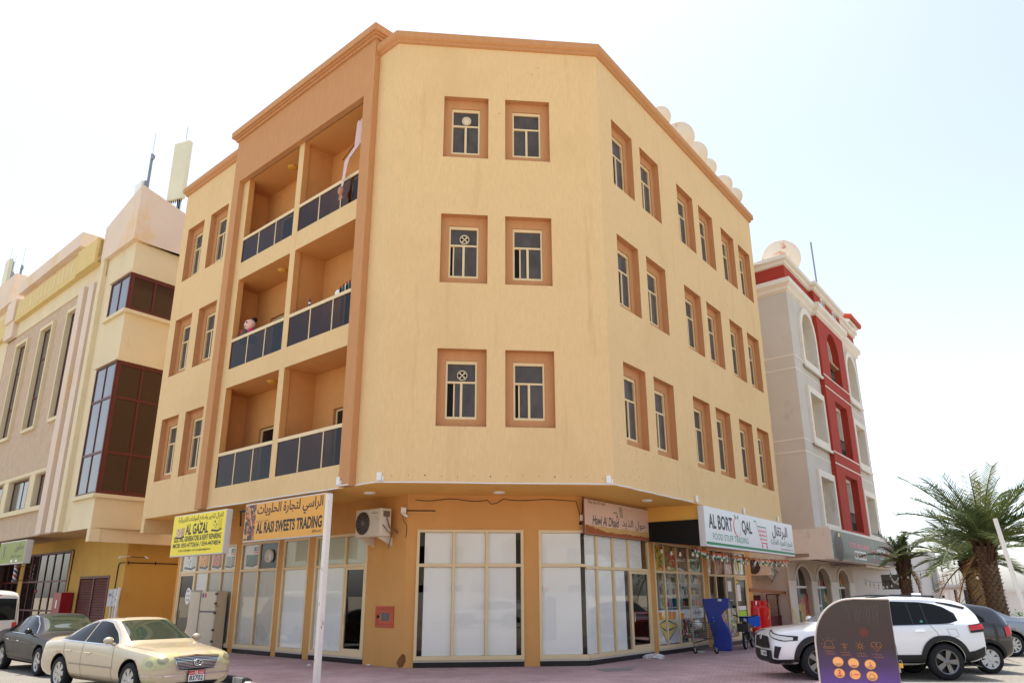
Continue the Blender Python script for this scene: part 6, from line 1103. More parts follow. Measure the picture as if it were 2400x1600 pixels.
cP = t.matrix_basis @ V((-1.12, 0, .69)); t2 = thing('plastic_crate', 'bright blue plastic crate carried on the rack of the delivery bike', 'crate', T(cP.x, cP.y, .69, .55)); m = MB(); W2, D2, H2 = .3, .2, .32; [m.box(*e) for e in ((-W2, W2, -D2, -D2 + .015, 0, H2), (-W2, W2, D2 - .015, D2, 0, H2), (-W2, -W2 + .015, -D2 + .015, D2 - .015, 0, H2), (W2 - .015, W2, -D2 + .015, D2 - .015, 0, H2), (-W2 + .015, W2 - .015, -D2 + .015, D2 - .015, 0, .02))]; m.build('walls', flat('crate_blue', 20, 90, 200, .4), t2, bevel=.006); ring(MB(), -W2 - .015, W2 + .015, 0, .04, .015, -D2 - .015, D2 + .015).build('rim', flat('crate_blue_rim', 24, 100, 210, .4), t2, T(0, 0, H2 - .03))
# gas cylinders and cage in the alley
m_gas = flat('gas_red', 196, 24, 24, .35, var=.08)
for i, (px_, lab, s_) in enumerate(((b4(990, 1060), 'red gas cylinder next to the grocery pier with a white label', 1.0), (b4(1030, 1050), 'red gas cylinder at the back between its neighbours', 1.05), (b4(1070, 1075), 'red gas cylinder with yellow hose in front of the cage', 1.0), (b4(1122, 1050), 'red gas cylinder inside the maroon cage', 1.0))):
    a, z = RF.px(px_, [-1.75, -2.4, -1.75, -2.5][i]); t = thing('gas_cylinder', lab, 'gas cylinder', RF.M(a, 0, [-1.75, -2.4, -1.75, -2.5][i]), 'red gas cylinders'); r = .24 * s_; MB().lathe([(0, .04), (r * .9, .04), (r, .12), (r, 1.08), (r * .92, 1.2), (r * .6, 1.3), (.06, 1.33), (0, 1.33)], 22).build('bottle', m_gas, t); m = MB(); m.lathe([(.14, 1.28), (.15, 1.5), (.13, 1.5), (.12, 1.28)], 18); m.build('collar', m_gas, t); MB().lathe([(.2, .0), (.21, .06), (.19, .06)], 18).build('foot_ring', m_gas, t); m = MB(); m.lathe([(.035, 1.32), (.035, 1.44), (0, 1.44)], 10); m.bar((-.06, 0, 1.4), (.08, 0, 1.4), .02); m.build('valve', m_steel, t)
    if i == 0: MB().box(-.08, .08, -.155, -.15, 1.36, 1.48).build('label', m_white, t)
    if i == 2: MB().tube([(.05, -.05, 1.42), (.0, -.2, 1.4), (-.1, -.3, 1.2), (-.15, -.28, .95), (-.2, -.2, .8)], .014, 6).build('hose', flat('hose_orange', 214, 150, 70), t)
a0, a1 = RF.px(b4(1098, 1000), -1.9)[0], RF.px(b4(1245, 1000), -1.9)[0]; t = thing('steel_cage', 'maroon steel cage with mesh front standing in the alley', 'cage', RF.M(a0, 0, -1.9)); w = a1 - a0; m_cg = flat('cage_maroon', 92, 34, 38, .6, var=.1); m = MB(); ring(m, 0, w, 0, 1.75, .05, 0, .05); m.box(w * .5, w * .5 + .05, .0, .05, .05, 1.7); m.box(.05, w - .05, .0, .05, .82, .87); [m.box(x, x + .05, .9, .95, 0, 1.75) for x in (0, w - .05)]; m.build('frame', m_cg, t); MB().box(.05, w - .05, .02, .03, .05, .82).build('lower_panel', m_cg, t); m = MB(); k = 12
for i in range(k): u = .05 + (w - .1) * i / k; m.bar((u, .025, .87), (min(u + .5, w - .05), .025, .87 + (min(u + .5, w - .05) - u) * 1.6), .005, 4); m.bar((w - u, .025, .87), (max(w - u - .5, .05), .025, .87 + (w - u - max(w - u - .5, .05)) * 1.6), .005, 4)
m.build('mesh', m_cg, t); MB().box(.05, w - .05, .9, .92, 0, 1.7).build('back_panel', m_cg, t); [MB().box(x, x + .35, .3, .6, .87, 1.15).build('carton', flat('carton_brown', 160, 120, 84, .9), t) for x in (.3, .9)]
p0, p1 = RF.px(b4(960, 883), -1.75), RF.px(b4(1285, 908), -1.6); m = MB(); A0, A1 = RF.P(p0[0], p0[1], -1.75), RF.P(p1[0], p1[1], -1.6); d = (A1 - A0); m.obox(d * .5, d * .5, RF.n * .03, (0, 0, .06)); tag(m.build('wooden_plank', flat('plank_brown', 150, 100, 64, .8, var=.15, vs=(3, 3, 12)), None, Matrix.Translation(A0)), 'brown wooden plank fixed across the alley above the gas cylinders', 'plank')
for k, dx in enumerate((0, .12)): 
    a, z = RF.px(b4(1290 + 14 * k, 1060), -1.3); tag(MB().bar((0, 0, 0), (-.5 - dx, .2, 1.15), .014, 6).build('broom_stick', m_yel, None, RF.M(a + .3, 0, -1.1)), ['yellow broom stick leaning on the white pier of the arcade', 'second yellow stick crossing behind the broom stick at the pier'][k], 'stick')
MB().box(13.95, 14.5, -.01, 0, 0, 4.3).build('pier_face', m_shopwall, bld, FM(FRS)) if 0 else None
# festoon with bunting below the long white sign
t, f, rg = festoon('festoon_lights', 'string of white bulbs and small flags hanging under the white grocery sign', RF.P(5.4, 3.08, -.3), RF.P(14.3, 3.0, -.15), .1, 15, .12, seed=8); fm = [flat('flag_orange', 232, 110, 50, .7), flat('flag_white', 228, 226, 220, .7), flat('flag_green', 40, 120, 70, .7)]
for i in range(44):
    u = (i + .5) / 44 + rg.uniform(-.006, .006); p = f(min(.99, u)); m = MB(); a = rg.uniform(-.7, .7); hh = rg.uniform(.16, .26)
    for k in range(3): z0, z1 = -hh * k / 3, -hh * (k + 1) / 3; sx_ = lambda z: .07 * (1 + z / hh * .3); m.quad((-sx_(z0) + a * z0, .03 * math.sin(z0 * 30), z0), (sx_(z0) + a * z0, .0, z0), (sx_(z1) + a * z1, .02, z1), (-sx_(z1) + a * z1, .03 * math.sin(z1 * 30), z1), k)
    m.build('flag', fm, t, Matrix.Translation(p) @ Matrix.Rotation(RF.rz + rg.uniform(-.5, .5), 4, 'Z'))
festoon('festoon_lights', 'string of white bulbs along the wall below the black sheet', FRS.P(5.45, 3.25, .25), RF.P(5.6, 3.1, -.3), .06, 4, .12, seed=9)
# purple kiosk board in the foreground
m_pur = bpy.data.materials.new('purple_print'); m_pur.use_nodes = True; N = m_pur.node_tree.nodes; K = m_pur.node_tree.links.new; pb = N['Principled BSDF']; pb.inputs['Roughness'].default_value = .28
tc = N.new('ShaderNodeTexCoord'); sp = N.new('ShaderNodeSeparateXYZ'); K(tc.outputs['Object'], sp.inputs[0]); cr = N.new('ShaderNodeValToRGB'); e = cr.color_ramp.elements; e[0].position = .42; e[0].color = (*L8(92, 62, 150), 1); e[1].position = .7; e[1].color = (*L8(50, 34, 44), 1); x_ = e.new(.56); x_.color = (*L8(62, 38, 92), 1); x_ = e.new(.95); x_.color = (*L8(58, 48, 46), 1)
mu = N.new('ShaderNodeMath'); mu.operation = 'MULTIPLY'; mu.inputs[1].default_value = 1 / 1.7; nz = N.new('ShaderNodeTexNoise'); nz.inputs['Scale'].default_value = 2.2; nz.inputs['Detail'].default_value = 5; K(tc.outputs['Object'], nz.inputs[0]); ma = N.new('ShaderNodeMath'); ma.operation = 'MULTIPLY_ADD'; ma.inputs[1].default_value = .22; K(nz.outputs[0], ma.inputs[0]); mo = N.new('ShaderNodeMath'); mo.operation = 'SUBTRACT'; mo.inputs[1].default_value = .11; K(sp.outputs[2], mu.inputs[0]); K(mu.outputs[0], ma.inputs[2]); K(ma.outputs[0], mo.inputs[0]); K(mo.outputs[0], cr.inputs[0]); K(cr.outputs[0], pb.inputs['Base Color'])
P0, P1 = CAM + ray((1918, 1560)) * (9.85 / ray((1918, 1560)).y), CAM + ray((2105, 1560)) * (9.45 / ray((2105, 1560)).y); pf = Fr(P0.xy, (P1 - P0).xy); W = (P1 - P0).xy.length; t = thing('information_board', 'purple information board with round logos and rounded shoulder in front of white car', 'sign board', pf.M(0, 0)); HT = 1.69
ol = [(0, 0), (W, 0), (W, HT), (W * .55, HT + .005)] + [(W * .52 - W * .52 * math.sin(q), HT * .7 + (HT * .3) * math.cos(q)) for q in [math.pi / 2 * i / 14 for i in range(15)]]
m = MB(); m.prism([(x, 0, z) for x, z in ol], (0, .09, 0)); m.build('panel', m_pur, t, fixn=True); m = MB(); m.tube([(x, -.004, z) for x, z in ol[2:]] + [(0, -.004, 0)], .011, 6); m.build('edge_trim', flat('trim_silver', 190, 184, 180, .4), t); MB().box(.0, W, -.004, 0, 0, .72).build('lower_panel', flat('board_sand', 224, 182, 130, .5), t)
zr_ = lambda y: (CAM + ray((2010, y)) * (9.65 / ray((2010, y)).y)).z; zq = crop(1760, 1380, 6.918)
circ = []; mk_or = flat('logo_peach', 240, 176, 112, .4); mk_rim = flat('logo_navy', 34, 26, 70, .4); mk_line = flat('gold_line', 176, 120, 66, .4); mk_pale = flat('scratch_pale', 120, 108, 102, .5)
for i, (x, y) in enumerate(((1413, 1170), (1664, 1192), (1935, 1217), (1437, 1358), (1690, 1380), (1966, 1405))):
    a, z = pf.px(zq(x, y)); m = MB(); m.disc((a, -.003, z), .063, 'Y', 28, 2, .056); m.disc((a, -.004, z), .0605, 'Y', 28, 1, .0535); m.disc((a, -.005, z), .057, 'Y', 28, 0, .05)
    if i == 4: m.disc((a - .03, -.006, z), .016, 'Y', 14, 3); m.disc((a - .025, -.0065, z + .002), .013, 'Y', 14, 0); m.box(a - .015, a + .045, -.006, -.0055, z - .004, z + .006, 3)
    if i == 3: [m.obox((a + .006 * (k % 2), -.006, z + .03 - .016 * k), (.012, 0, .004), (0, .0003, 0), (0, 0, .006), 3) for k in range(4)]
    if i == 2: m.poly([(a - .012, -.006, z), (a + .004, -.006, z - .02), (a + .02, -.006, z + .0), (a + .008, -.006, z - .005)], 1); m.disc((a, -.006, z + .016), .007, 'Y', 8, 1)
    if i == 5: m.tube([(a - .035, -.006, z - .02), (a - .02, -.006, z + .01), (a, -.006, z + .03), (a + .02, -.006, z + .01), (a + .035, -.006, z - .02)], .002, 4, 1)
    for k in range(2 if i != 4 else 0): m.box(a - .035 + .008 * k, a + .035 - .01 * k, -.006, -.0055, z - .028 - .012 * k, z - .022 - .012 * k, 4)
    m.build('logo', [mk_or, mk_rim, mk_line, m_redi, flat('logo_text_brown', 120, 84, 60) if i == 0 else bpy.data.materials['logo_text_brown']], t)
def icon(pts, x, y, s, nm='icon'):
    a, z = pf.px(zq(x, y)); m = MB(); [m.tube([(a + u * s, -.003, z + v * s) for u, v in pl], .0025, 4) for pl in pts]; m.build(nm, mk_line, t)
arc = lambda cx, cz, r, q0, q1, n=10: [(cx + r * math.cos(lerp(q0, q1, i / n)), cz + r * math.sin(lerp(q0, q1, i / n))) for i in range(n + 1)]
icon([arc(0, 0, .8, 0, math.pi), [(-.8, 0), (-.8, -.5)], [(.8, 0), (.8, -.5)], [(-1.1, -.5), (1.1, -.5)], [(-1.1, -.5), (-1.1, -.75), (1.1, -.75), (1.1, -.5)], [(0, 1.1), (0, 1.4)], [(-.9, .8), (-1.1, 1.0)], [(.9, .8), (1.1, 1.0)], [(-1.2, .1), (-1.5, .1)]], 1263, 890, .055)
icon([arc(.45, .3, .5, 0, math.pi) + [(0, -.9)] + arc(-.45, .3, .5, math.pi, 0)[::1], [(-.95, .3), (0, -.9), (.95, .3)], [(-1.0, 0), (-.3, 0), (-.1, .4), (.15, -.4), (.3, 0), (.8, 0)]], 2038, 930, .06)
icon([[(0, -1), (0, .2)], [(-.8, .7), (0, .1), (.8, .7)], arc(0, .7, .2, 0, 6.28), [(-.5, -.2), (.5, -.2)]], 1520, 930, .045); icon([[(math.cos(q) * .4, math.sin(q) * .4), (math.cos(q), math.sin(q))] for q in [i * .785 for i in range(8)]] + [arc(0, 0, .35, 0, 6.28)], 1770, 920, .05)
for x in (1275, 1530, 1790, 2050):
    a, z = pf.px(zq(x, 1010 + (x - 1275) * .07)); text('caption', arabic('خدمات'.replace('خ', 'ح')), a - .05, a + .05, z, z + .02, -.003, mk_line, t); text('caption', arabic('الطوارئ'.replace('أ', 'ا')), a - .04, a + .06, z - .03, z - .012, -.003, mk_line, t)
a, z = pf.px(zq(1830, 700)); m = MB(); m.disc((a, -.003, z), .05, 'Y', 20); m.build('faded_logo', flat('faded_red', 96, 44, 44), t); rg = random.Random(12)
for i in range(11): a, z = pf.px(zq(1560 + i * 48, 300 + rg.uniform(-60, 60))); L_ = rg.uniform(.06, .2); MB().tube([(a, -.003, z), (a + .01, -.003, z - L_ * .4), (a + .004 + rg.uniform(-.02, .02), -.003, z - L_)], .0018, 4).build('scratch', mk_pale, t)
MB().box(W - .01, W + .02, .02, .05, .9, .97).build('hasp', m_steel, t); a, z = pf.px((2085 + 14, 1551)); tp = thing('padlock', 'brass padlock hanging on the edge of the purple board', 'padlock', pf.M(W + .025, z - .03, -.04)); MB().box(-.02, .025, -.012, .012, -.03, .02).build('body', pmat('brass', L8(206, 160, 50), .3, .8), tp, bevel=.004); MB().tube([(-.014 + .0, 0, .02)] + [(.002 + .016 * math.cos(q), 0, .035 + .016 * math.sin(q)) for q in [math.pi - math.pi * i / 8 for i in range(9)]] + [(.018, 0, .02)], .004, 6).build('shackle', m_steel, tp)
# ------------------------------------------------------------------ vehicles (x forward, y left, z up; ground at z = 0)
def paint(name, r, g, b, metal=.3, rough=.32, dusty=.0):
    m = pmat(name, L8(r, g, b), rough, metal, coat=1.0, spec=.5, var=dusty, vs=(2.5, 2.5, 4), obj=True); return m
m_cglass = pmat('car_glass', (.010, .011, .012), .03, spec=.12); m_cglassg = pmat('car_glass_green', L8(52, 62, 50), .03, spec=.6); m_tyre = pmat('tyre', L8(28, 28, 29), .85, var=.15, vs=(6, 6, 6)); m_rim = pmat('alloy', L8(186, 186, 184), .3, .7); m_rimd = pmat('alloy_dark', L8(120, 120, 122), .3, .75)
m_chrome = pmat('chrome', L8(210, 210, 212), .12, 1.0); m_blk = pmat('black_trim', L8(20, 20, 21), .5); m_seam = pmat('panel_gap', L8(16, 15, 14), .7); m_lamp = pmat('lamp_glass', L8(206, 208, 206), .08, spec=.8); m_lampy = pmat('lamp_glass_yellowed', L8(184, 180, 132), .2, spec=.6, var=.12, vs=(9, 9, 9)); m_tail = pmat('tail_lamp_red', L8(200, 16, 20), .12, spec=.6); m_plate = pmat('plate_white', L8(232, 232, 230), .4)
def cr(p0, p1, p2, p3, t): return .5 * ((2 * p1) + (-p0 + p2) * t + (2 * p0 - 5 * p1 + 4 * p2 - p3) * t * t + (-p0 + 3 * p1 - 3 * p2 + p3) * t ** 3)
class Car:
    def __init__(s, name, label, M, st, body_mat, axles, r, tyre_w=.22, arch=.07, group=None, n=4):
        s.t = thing(name, label, 'car' if 'van' not in name else 'van', M, group); s.r = r; s.ax = axles
        rows = []
        for i in range(len(st) - 1):
            p = [st[max(0, i - 1)], st[i], st[i + 1], st[min(len(st) - 1, i + 2)]]
            for k in range(n if i < len(st) - 2 else n + 1): rows.append([cr(*[q[c] for q in p], k / n) if c else lerp(p[1][0], p[2][0], k / n) for c in range(10)])
        b = MB(); ring_ = []
        for x, zl, wl, zm, wm, zb, wb, zt, wt, zc in rows:
            h = [(0, zl), (wl * .75, zl), (wl, zl + .04), (lerp(wl, wm, .75), lerp(zl, zm, .45)), (wm, zm), (lerp(wm, wb, .45), lerp(zm, zb, .6)), (wb, zb), (lerp(wb, wt, .12), lerp(zb, zt, .1)), (lerp(wb, wt, .52), lerp(zb, zt, .5)), (wt, zt), (lerp(wt, 0, .14), lerp(zt, zc, .55)), (wt * .5, lerp(zt, zc, .92)), (0, zc)]
            ring_.append([V((x, y, z)) for y, z in h] + [V((x, -y, z)) for y, z in h[-2:0:-1]])
        k = len(ring_[0]); b.add([p for rr in ring_ for p in rr], [(i * k + j, i * k + (j + 1) % k, (i + 1) * k + (j + 1) % k, (i + 1) * k + j) for i in range(len(ring_) - 1) for j in range(k)], 0, True)
        b.add(ring_[0], [tuple(range(k))], 0, True); b.add(ring_[-1], [tuple(range(k))[::-1]], 0, True)
        me = b.mesh('body', [body_mat, m_blk]); bm = bmesh.new(); bm.from_mesh(me); bmesh.ops.remove_doubles(bm, verts=bm.verts, dist=1e-5); bmesh.ops.recalc_face_normals(bm, faces=bm.faces); bm.to_mesh(me); bm.free()
        o = bpy.data.objects.new('body', me); col.objects.link(o); sb = o.modifiers.new('s', 'SUBSURF'); sb.levels = sb.render_levels = 1
        cut = MB(); W = max(q[4] for q in st)
        for x in axles:
            for sg in (-1, 1):
                c = [(x + (r + arch) * math.cos(q), z) for q, z in [(2 * math.pi * i / 36, r + (r + arch) * math.sin(2 * math.pi * i / 36)) for i in range(36)]]
                y0, y1 = sorted((sg * (W - tyre_w - .12), sg * (W + .3))); cut.prism([(a, y0, z) for a, z in c], (0, y1 - y0, 0))
        cm = cut.mesh('cut', m_blk); bm = bmesh.new(); bm.from_mesh(cm); bmesh.ops.recalc_face_normals(bm, faces=bm.faces); bm.to_mesh(cm); bm.free(); co = bpy.data.objects.new('cut', cm); col.objects.link(co)
        bo = o.modifiers.new('b', 'BOOLEAN'); bo.operation = 'DIFFERENCE'; bo.object = co; bo.solver = 'EXACT'; bo.material_mode = 'TRANSFER'
        dg = bpy.context.evaluated_depsgraph_get(); fin = bpy.data.meshes.new_from_object(o.evaluated_get(dg)); bpy.data.objects.remove(o); bpy.data.objects.remove(co)
        fin.name = 'body'; s.body = link('body', fin, s.t)
        s.bvh = BVHTree.FromPolygons([v.co[:] for v in fin.vertices], [p.vertices[:] for p in fin.polygons]); s.W = W; s.tw = tyre_w
    def cast(s, P, d, off):
        d = V(d).normalized(); h, nrm, i, _ = s.bvh.ray_cast(V(P) - d * 1.5, d)
        if h is None: return V(P)
        return h - d * off
    def patch(s, name, mat, top, bot, d, nu=14, nv=6, off=.006, parent=None, flipn=False):
        def rs(pl, u):
            pl = [V(p) for p in pl]; L = [0]
            for a, b in zip(pl, pl[1:]): L.append(L[-1] + (b - a).length)
            x = u * L[-1]
            for i in range(len(pl) - 1):
                if x <= L[i + 1] + 1e-9: return pl[i].lerp(pl[i + 1], (x - L[i]) / max(1e-9, L[i + 1] - L[i]))
            return pl[-1]
        m = MB(); pts = [s.cast(rs(top, i / nu).lerp(rs(bot, i / nu), j / nv), d, off) for j in range(nv + 1) for i in range(nu + 1)]
        m.add(pts, [(j * (nu + 1) + i, (j + 1) * (nu + 1) + i, (j + 1) * (nu + 1) + i + 1, j * (nu + 1) + i + 1) for j in range(nv) for i in range(nu)], 0, True)
        return m.build(name, mat, parent or s.t)
    def side(s, name, mat, top, bot, sides=(-1, 1), y=1.3, **k):
        return [s.patch(name, mat, [(x, sg * y, z) for x, z in top], [(x, sg * y, z) for x, z in bot], (0, -sg, 0), **k) for sg in sides]
    def front(s, name, mat, top, bot, sgn=1, **k):
        return s.patch(name, mat, [(sgn * 3, y, z) for y, z in top], [(sgn * 3, y, z) for y, z in bot], (-sgn, 0, 0), **k)
    def corner(s, name, mat, top, bot, sgn=1, sides=(-1, 1), a=.9, **k):
        """points (y,z) seen along a diagonal towards the car corner; y is measured across that view, positive outward"""
        out = []
        for sg in sides:
            d = V((-sgn * math.cos(a), -sg * math.sin(a), 0)); n = V((-sgn * math.sin(a), sg * math.cos(a), 0)); b = V((sgn * s.cx, sg * s.cy, 0)) - d * .9
            out.append(s.patch(name, mat, [b + n * u + V((0, 0, z)) for u, z in top], [b + n * u + V((0, 0, z)) for u, z in bot], d, **k))
        return out
    def line(s, name, mat, pts, w=.008, plane='side', sides=(-1, 1), sgn=1, off=.004, nseg=10):
        for sg in (sides if plane == 'side' else (1,)):
            m = MB(); P = []
            for (a, b), (c, d) in zip(pts, pts[1:]):
                for i in range(nseg): P.append((lerp(a, c, i / nseg), lerp(b, d, i / nseg)))
            P.append(pts[-1]); L = []
            for i, (a, b) in enumerate(P):
                q0, q1 = P[max(0, i - 1)], P[min(len(P) - 1, i + 1)]; t = V((q1[0] - q0[0], q1[1] - q0[1])); t.normalize(); n = V((-t.y, t.x)) * w / 2
                for e in (-1, 1):
                    u, v = a + n.x * e, b + n.y * e
                    L.append(s.cast((u, sg * 1.3, v), (0, -sg, 0), off) if plane == 'side' else s.cast((sgn * 3, u, v), (-sgn, 0, 0), off) if plane == 'front' else s.cast((u, v, 2.5), (0, 0, -1), off))
            m.add(L, [(2 * i, 2 * i + 1, 2 * i + 3, 2 * i + 2) for i in range(len(P) - 1)], 0, True); m.build(name, mat, s.t)
    def glass_top(s, name, mat, x0, w0, x1, w1, off=.006, bow=.04):
        n = 12; top = [(x0 + bow * (1 - (2 * i / n - 1) ** 2) * (1 if x1 > x0 else -1), lerp(-w0, w0, i / n), 2.5) for i in range(n + 1)]; bot = [(x1 + bow * (1 - (2 * i / n - 1) ** 2) * (1 if x1 > x0 else -1), lerp(-w1, w1, i / n), 2.5) for i in range(n + 1)]
        return s.patch(name, mat, top, bot, (0, 0, -1), 14, 10, off)
    def wheels(s, rim_mat, spokes=7, style='fan', inset=.02, dual=False):
        r = s.r; rr = r * .68; tw = s.tw; ty = MB(); ty.lathe([(rr, -tw / 2 + .01), (r - .03, -tw / 2), (r, -tw / 2 + .03), (r, tw / 2 - .03), (r - .03, tw / 2), (rr, tw / 2 - .01)], 40, (0, 0, 0), 'Y'); tm = ty.mesh('wheel', m_tyre)
        g = MB(); y = -tw / 2 + .015; g.lathe([(rr + .004, y), (rr - .02, y + .005), (rr - .03, y + .06)], 40, (0, 0, 0), 'Y'); g.lathe([(0, y + .01), (.055, y + .012), (.07, y + .03)], 20, (0, 0, 0), 'Y'); g.lathe([(0, y + .09), (rr, y + .09)], 30, (0, 0, 0), 'Y', 1)
        for k in range(spokes):
            q = 2 * math.pi * k / spokes; c, sn = math.cos(q), math.sin(q); w0, w1 = (.034, .056) if style == 'fan' else (.028, .026)
            for dq in ((0,) if not dual else (-.13, .13)):
                cc, ss = math.cos(q + dq), math.sin(q + dq)
                def pt(rad, wd, yy): return (cc * rad - ss * wd, yy, ss * rad + cc * wd)
                e = .6 if dual else 1
                g.add([pt(.04, -w0 * e, y + .014), pt(.04, w0 * e, y + .014), pt(rr - .012, w1 * e, y + .008), pt(rr - .012, -w1 * e, y + .008), pt(.04, -w0 * e, y + .06), pt(.04, w0 * e, y + .06), pt(rr - .012, w1 * e, y + .05), pt(rr - .012, -w1 * e, y + .05)], [(0, 1, 2, 3), (0, 3, 7, 4), (1, 5, 6, 2)])
        gm = g.mesh('rim', [rim_mat, m_blk])
        for x in s.ax:
            for sg in (-1, 1):
                o = link('wheel', tm, s.t, T(x, sg * (s.W - tw / 2 - inset), r, 0 if sg < 0 else math.pi)); link('rim', gm, o)
    def mirror(s, x, z, y, mat, sc_=1.0):
        for sg in (-1, 1):
            m = MB(); m.sphere((x, sg * (y + .11 * sc_), z + .05), .1 * sc_, 14, 10, 0, (.75, 1.0, .72)); o = m.build('side_mirror', mat, s.t); MB().tube([(x + .03, sg * (y - .06), z - .04), (x, sg * (y + .06), z + .0)], .03, 8).build('mirror_arm', mat, o)
    def handles(s, pts, mat):
        for x, z in pts:
            for sg in (-1, 1):
                h = s.cast((x, sg * 1.3, z), (0, -sg, 0), .0); m = MB(); m.tube([h + V((-.1, sg * .008, 0)), h + V((-.08, sg * .032, .004)), h + V((.08, sg * .032, .004)), h + V((.1, sg * .008, 0))], .013, 8); m.build('door_handle', mat, s.t)
    def plate(s, P, rz, w, h, big, extra=None, top=None, tilt=0):
        o = link('number_plate', MB().box(-w / 2, w / 2, 0, .008, -h / 2, h / 2).mesh('number_plate', m_plate), s.t, T(*P) @ Matrix.Rotation(rz, 4, 'Z') @ Matrix.Rotation(tilt, 4, 'X'))
        if top:
            MB().box(-w / 2 + .004, w / 2 - .004, -.0015, 0, h * .1, h / 2 - .005).build('plate_band', m_red, o); text('plate_text', top, -.03, .03, h * .14, h * .43, -.0025, m_white, o, .03); text('plate_text', arabic('ابوظبي'.replace('ظ', 'ط')), -w * .46, -w * .12, h * .14, h * .42, -.0025, m_white, o); text('plate_text', 'UAE', w * .16, w * .44, h * .16, h * .4, -.0025, m_white, o); text('plate_text', big, -w * .43, w * .43, -h * .42, h * .05, -.0015, m_ink, o, .03)
        else:
            text('plate_text', big, -w * .12, w * .42, -h * .3, h * .28, -.0015, m_ink, o, .035)
            if extra: text('plate_text', extra, -w * .42, -w * .3, -h * .34, h * .02, -.0015, m_ink, o, .03); text('plate_text', arabic('دبي'), -w * .44, -w * .22, h * .1, h * .36, -.0015, m_ink, o)
        ring(MB(), -w / 2 - .012, w / 2 + .012, -h / 2 - .012, h / 2 + .012, .012, -.003, .01).build('plate_frame', m_blk, o)
def place(hub_a, hub_b, xa, side_y, z):
    """matrix from the visible hub positions: a is the hub at local x = xa, b lies in the forward direction from a"""
    d = V((hub_b[0] - hub_a[0], hub_b[1] - hub_a[1], 0)).normalized(); l = V((-d.y, d.x, 0)); o = V((hub_a[0], hub_a[1], 0)) - d * xa - l * side_y; return T(o.x, o.y, z, math.atan2(d.y, d.x))
# --- gold saloon in the foreground left
SED = [(-2.5, .42, .6, .58, .66, .76, .62, .84, .52, .86), (-2.44, .3, .72, .58, .8, .86, .74, .97, .62, .99), (-2.2, .22, .76, .58, .89, .93, .85, 1.03, .7, 1.05), (-1.85, .2, .78, .58, .91, .95, .885, 1.055, .72, 1.08), (-1.5, .2, .78, .58, .915, .965, .895, 1.09, .7, 1.12), (-1.1, .2, .78, .58, .915, .975, .895, 1.27, .615, 1.32), (-.65, .2, .78, .58, .915, .97, .895, 1.39, .585, 1.44), (-.1, .2, .78, .58, .915, .96, .895, 1.425, .59, 1.475), (.3, .2, .78, .58, .915, .95, .895, 1.405, .595, 1.455), (.75, .2, .78, .58, .915, .94, .89, 1.22, .63, 1.275), (1.2, .2, .78, .58, .91, .92, .88, 1.0, .7, 1.03), (1.6, .2, .78, .56, .905, .88, .865, .93, .72, .965), (2.05, .2, .77, .56, .895, .84, .83, .885, .69, .92), (2.32, .21, .75, .54, .86, .79, .78, .835, .66, .86), (2.44, .24, .7, .5, .78, .73, .72, .78, .6, .8), (2.5, .3, .6, .48, .68, .66, .64, .71, .54, .72)]
gold = paint('gold_paint', 190, 174, 146, .25, .4)
c = Car('gold_car', 'gold saloon car with red and white plate 83702 parked at the kerb', place((-9.79, 18.1), (-7.49, 16.36), -1.325, -.83, RD), SED, gold, (-1.325, 1.6), .335, n=4); c.cx, c.cy = 2.3, .75
c.wheels(m_rim, 7, 'fan')
c.side('side_window', m_cglass, [(-1.22, 1.06), (-1.0, 1.24), (-.6, 1.355), (-.38, 1.385)], [(-1.22, 1.02), (-1.0, 1.015), (-.6, 1.005), (-.38, 1.0)]); c.side('side_window', m_cglass, [(-.33, 1.39), (-.1, 1.4), (.22, 1.37), (.6, 1.2), (.92, 1.01)], [(-.33, 1.0), (-.1, .995), (.22, .99), (.6, .985), (.92, .98)])
c.side('quarter_window', m_cglass, [(-1.42, 1.035), (-1.3, 1.1), (-1.25, 1.16)], [(-1.42, 1.025), (-1.3, 1.02), (-1.25, 1.02)], nu=5, nv=3)
c.line('chrome_strip', m_chrome, [(-1.48, 1.005), (-.4, .985), (.98, .962)], .02); c.line('chrome_strip', m_chrome, [(-1.45, 1.03), (-1.05, 1.26), (-.6, 1.385), (-.1, 1.42), (.25, 1.395), (.62, 1.225), (.97, 1.0)], .014)
c.glass_top('windscreen', m_cglassg, .38, .54, 1.12, .66); c.glass_top('rear_window', m_cglass, -.78, .54, -1.42, .62)
c.patch('sunroof', m_cglass, [(.12, y, 2.5) for y in (-.4, .4)], [(-.32, y, 2.5) for y in (-.4, .4)], (0, 0, -1), 8, 4, .006)
c.line('panel_gap', m_seam, [(.92, .96), (.96, .6), (.9, .28)]); c.line('panel_gap', m_seam, [(-.35, .97), (-.36, .6), (-.36, .28)]); c.line('panel_gap', m_seam, [(-1.2, .97), (-1.16, .75), (-.95, .55), (-.9, .3)]); c.line('panel_gap', m_seam, [(-.9, .3), (.9, .27)])
c.line('side_moulding', flat('moulding_grey', 150, 140, 124, .4), [(-.88, .56), (.95, .545)], .03); c.line('panel_gap', m_seam, [(1.15, .8), (1.7, .72), (2.15, .65)], .006, 'top', off=.004); c.line('panel_gap', m_seam, [(1.15, -.8), (1.7, -.72), (2.15, -.65)], .006, 'top', off=.004)
c.corner('headlamp', m_lampy, [(-.42, .85), (-.28, .875), (-.08, .85), (.12, .81), (.26, .74)], [(-.42, .68), (-.28, .61), (-.08, .57), (.12, .56), (.26, .57)], a=.55, off=.012)
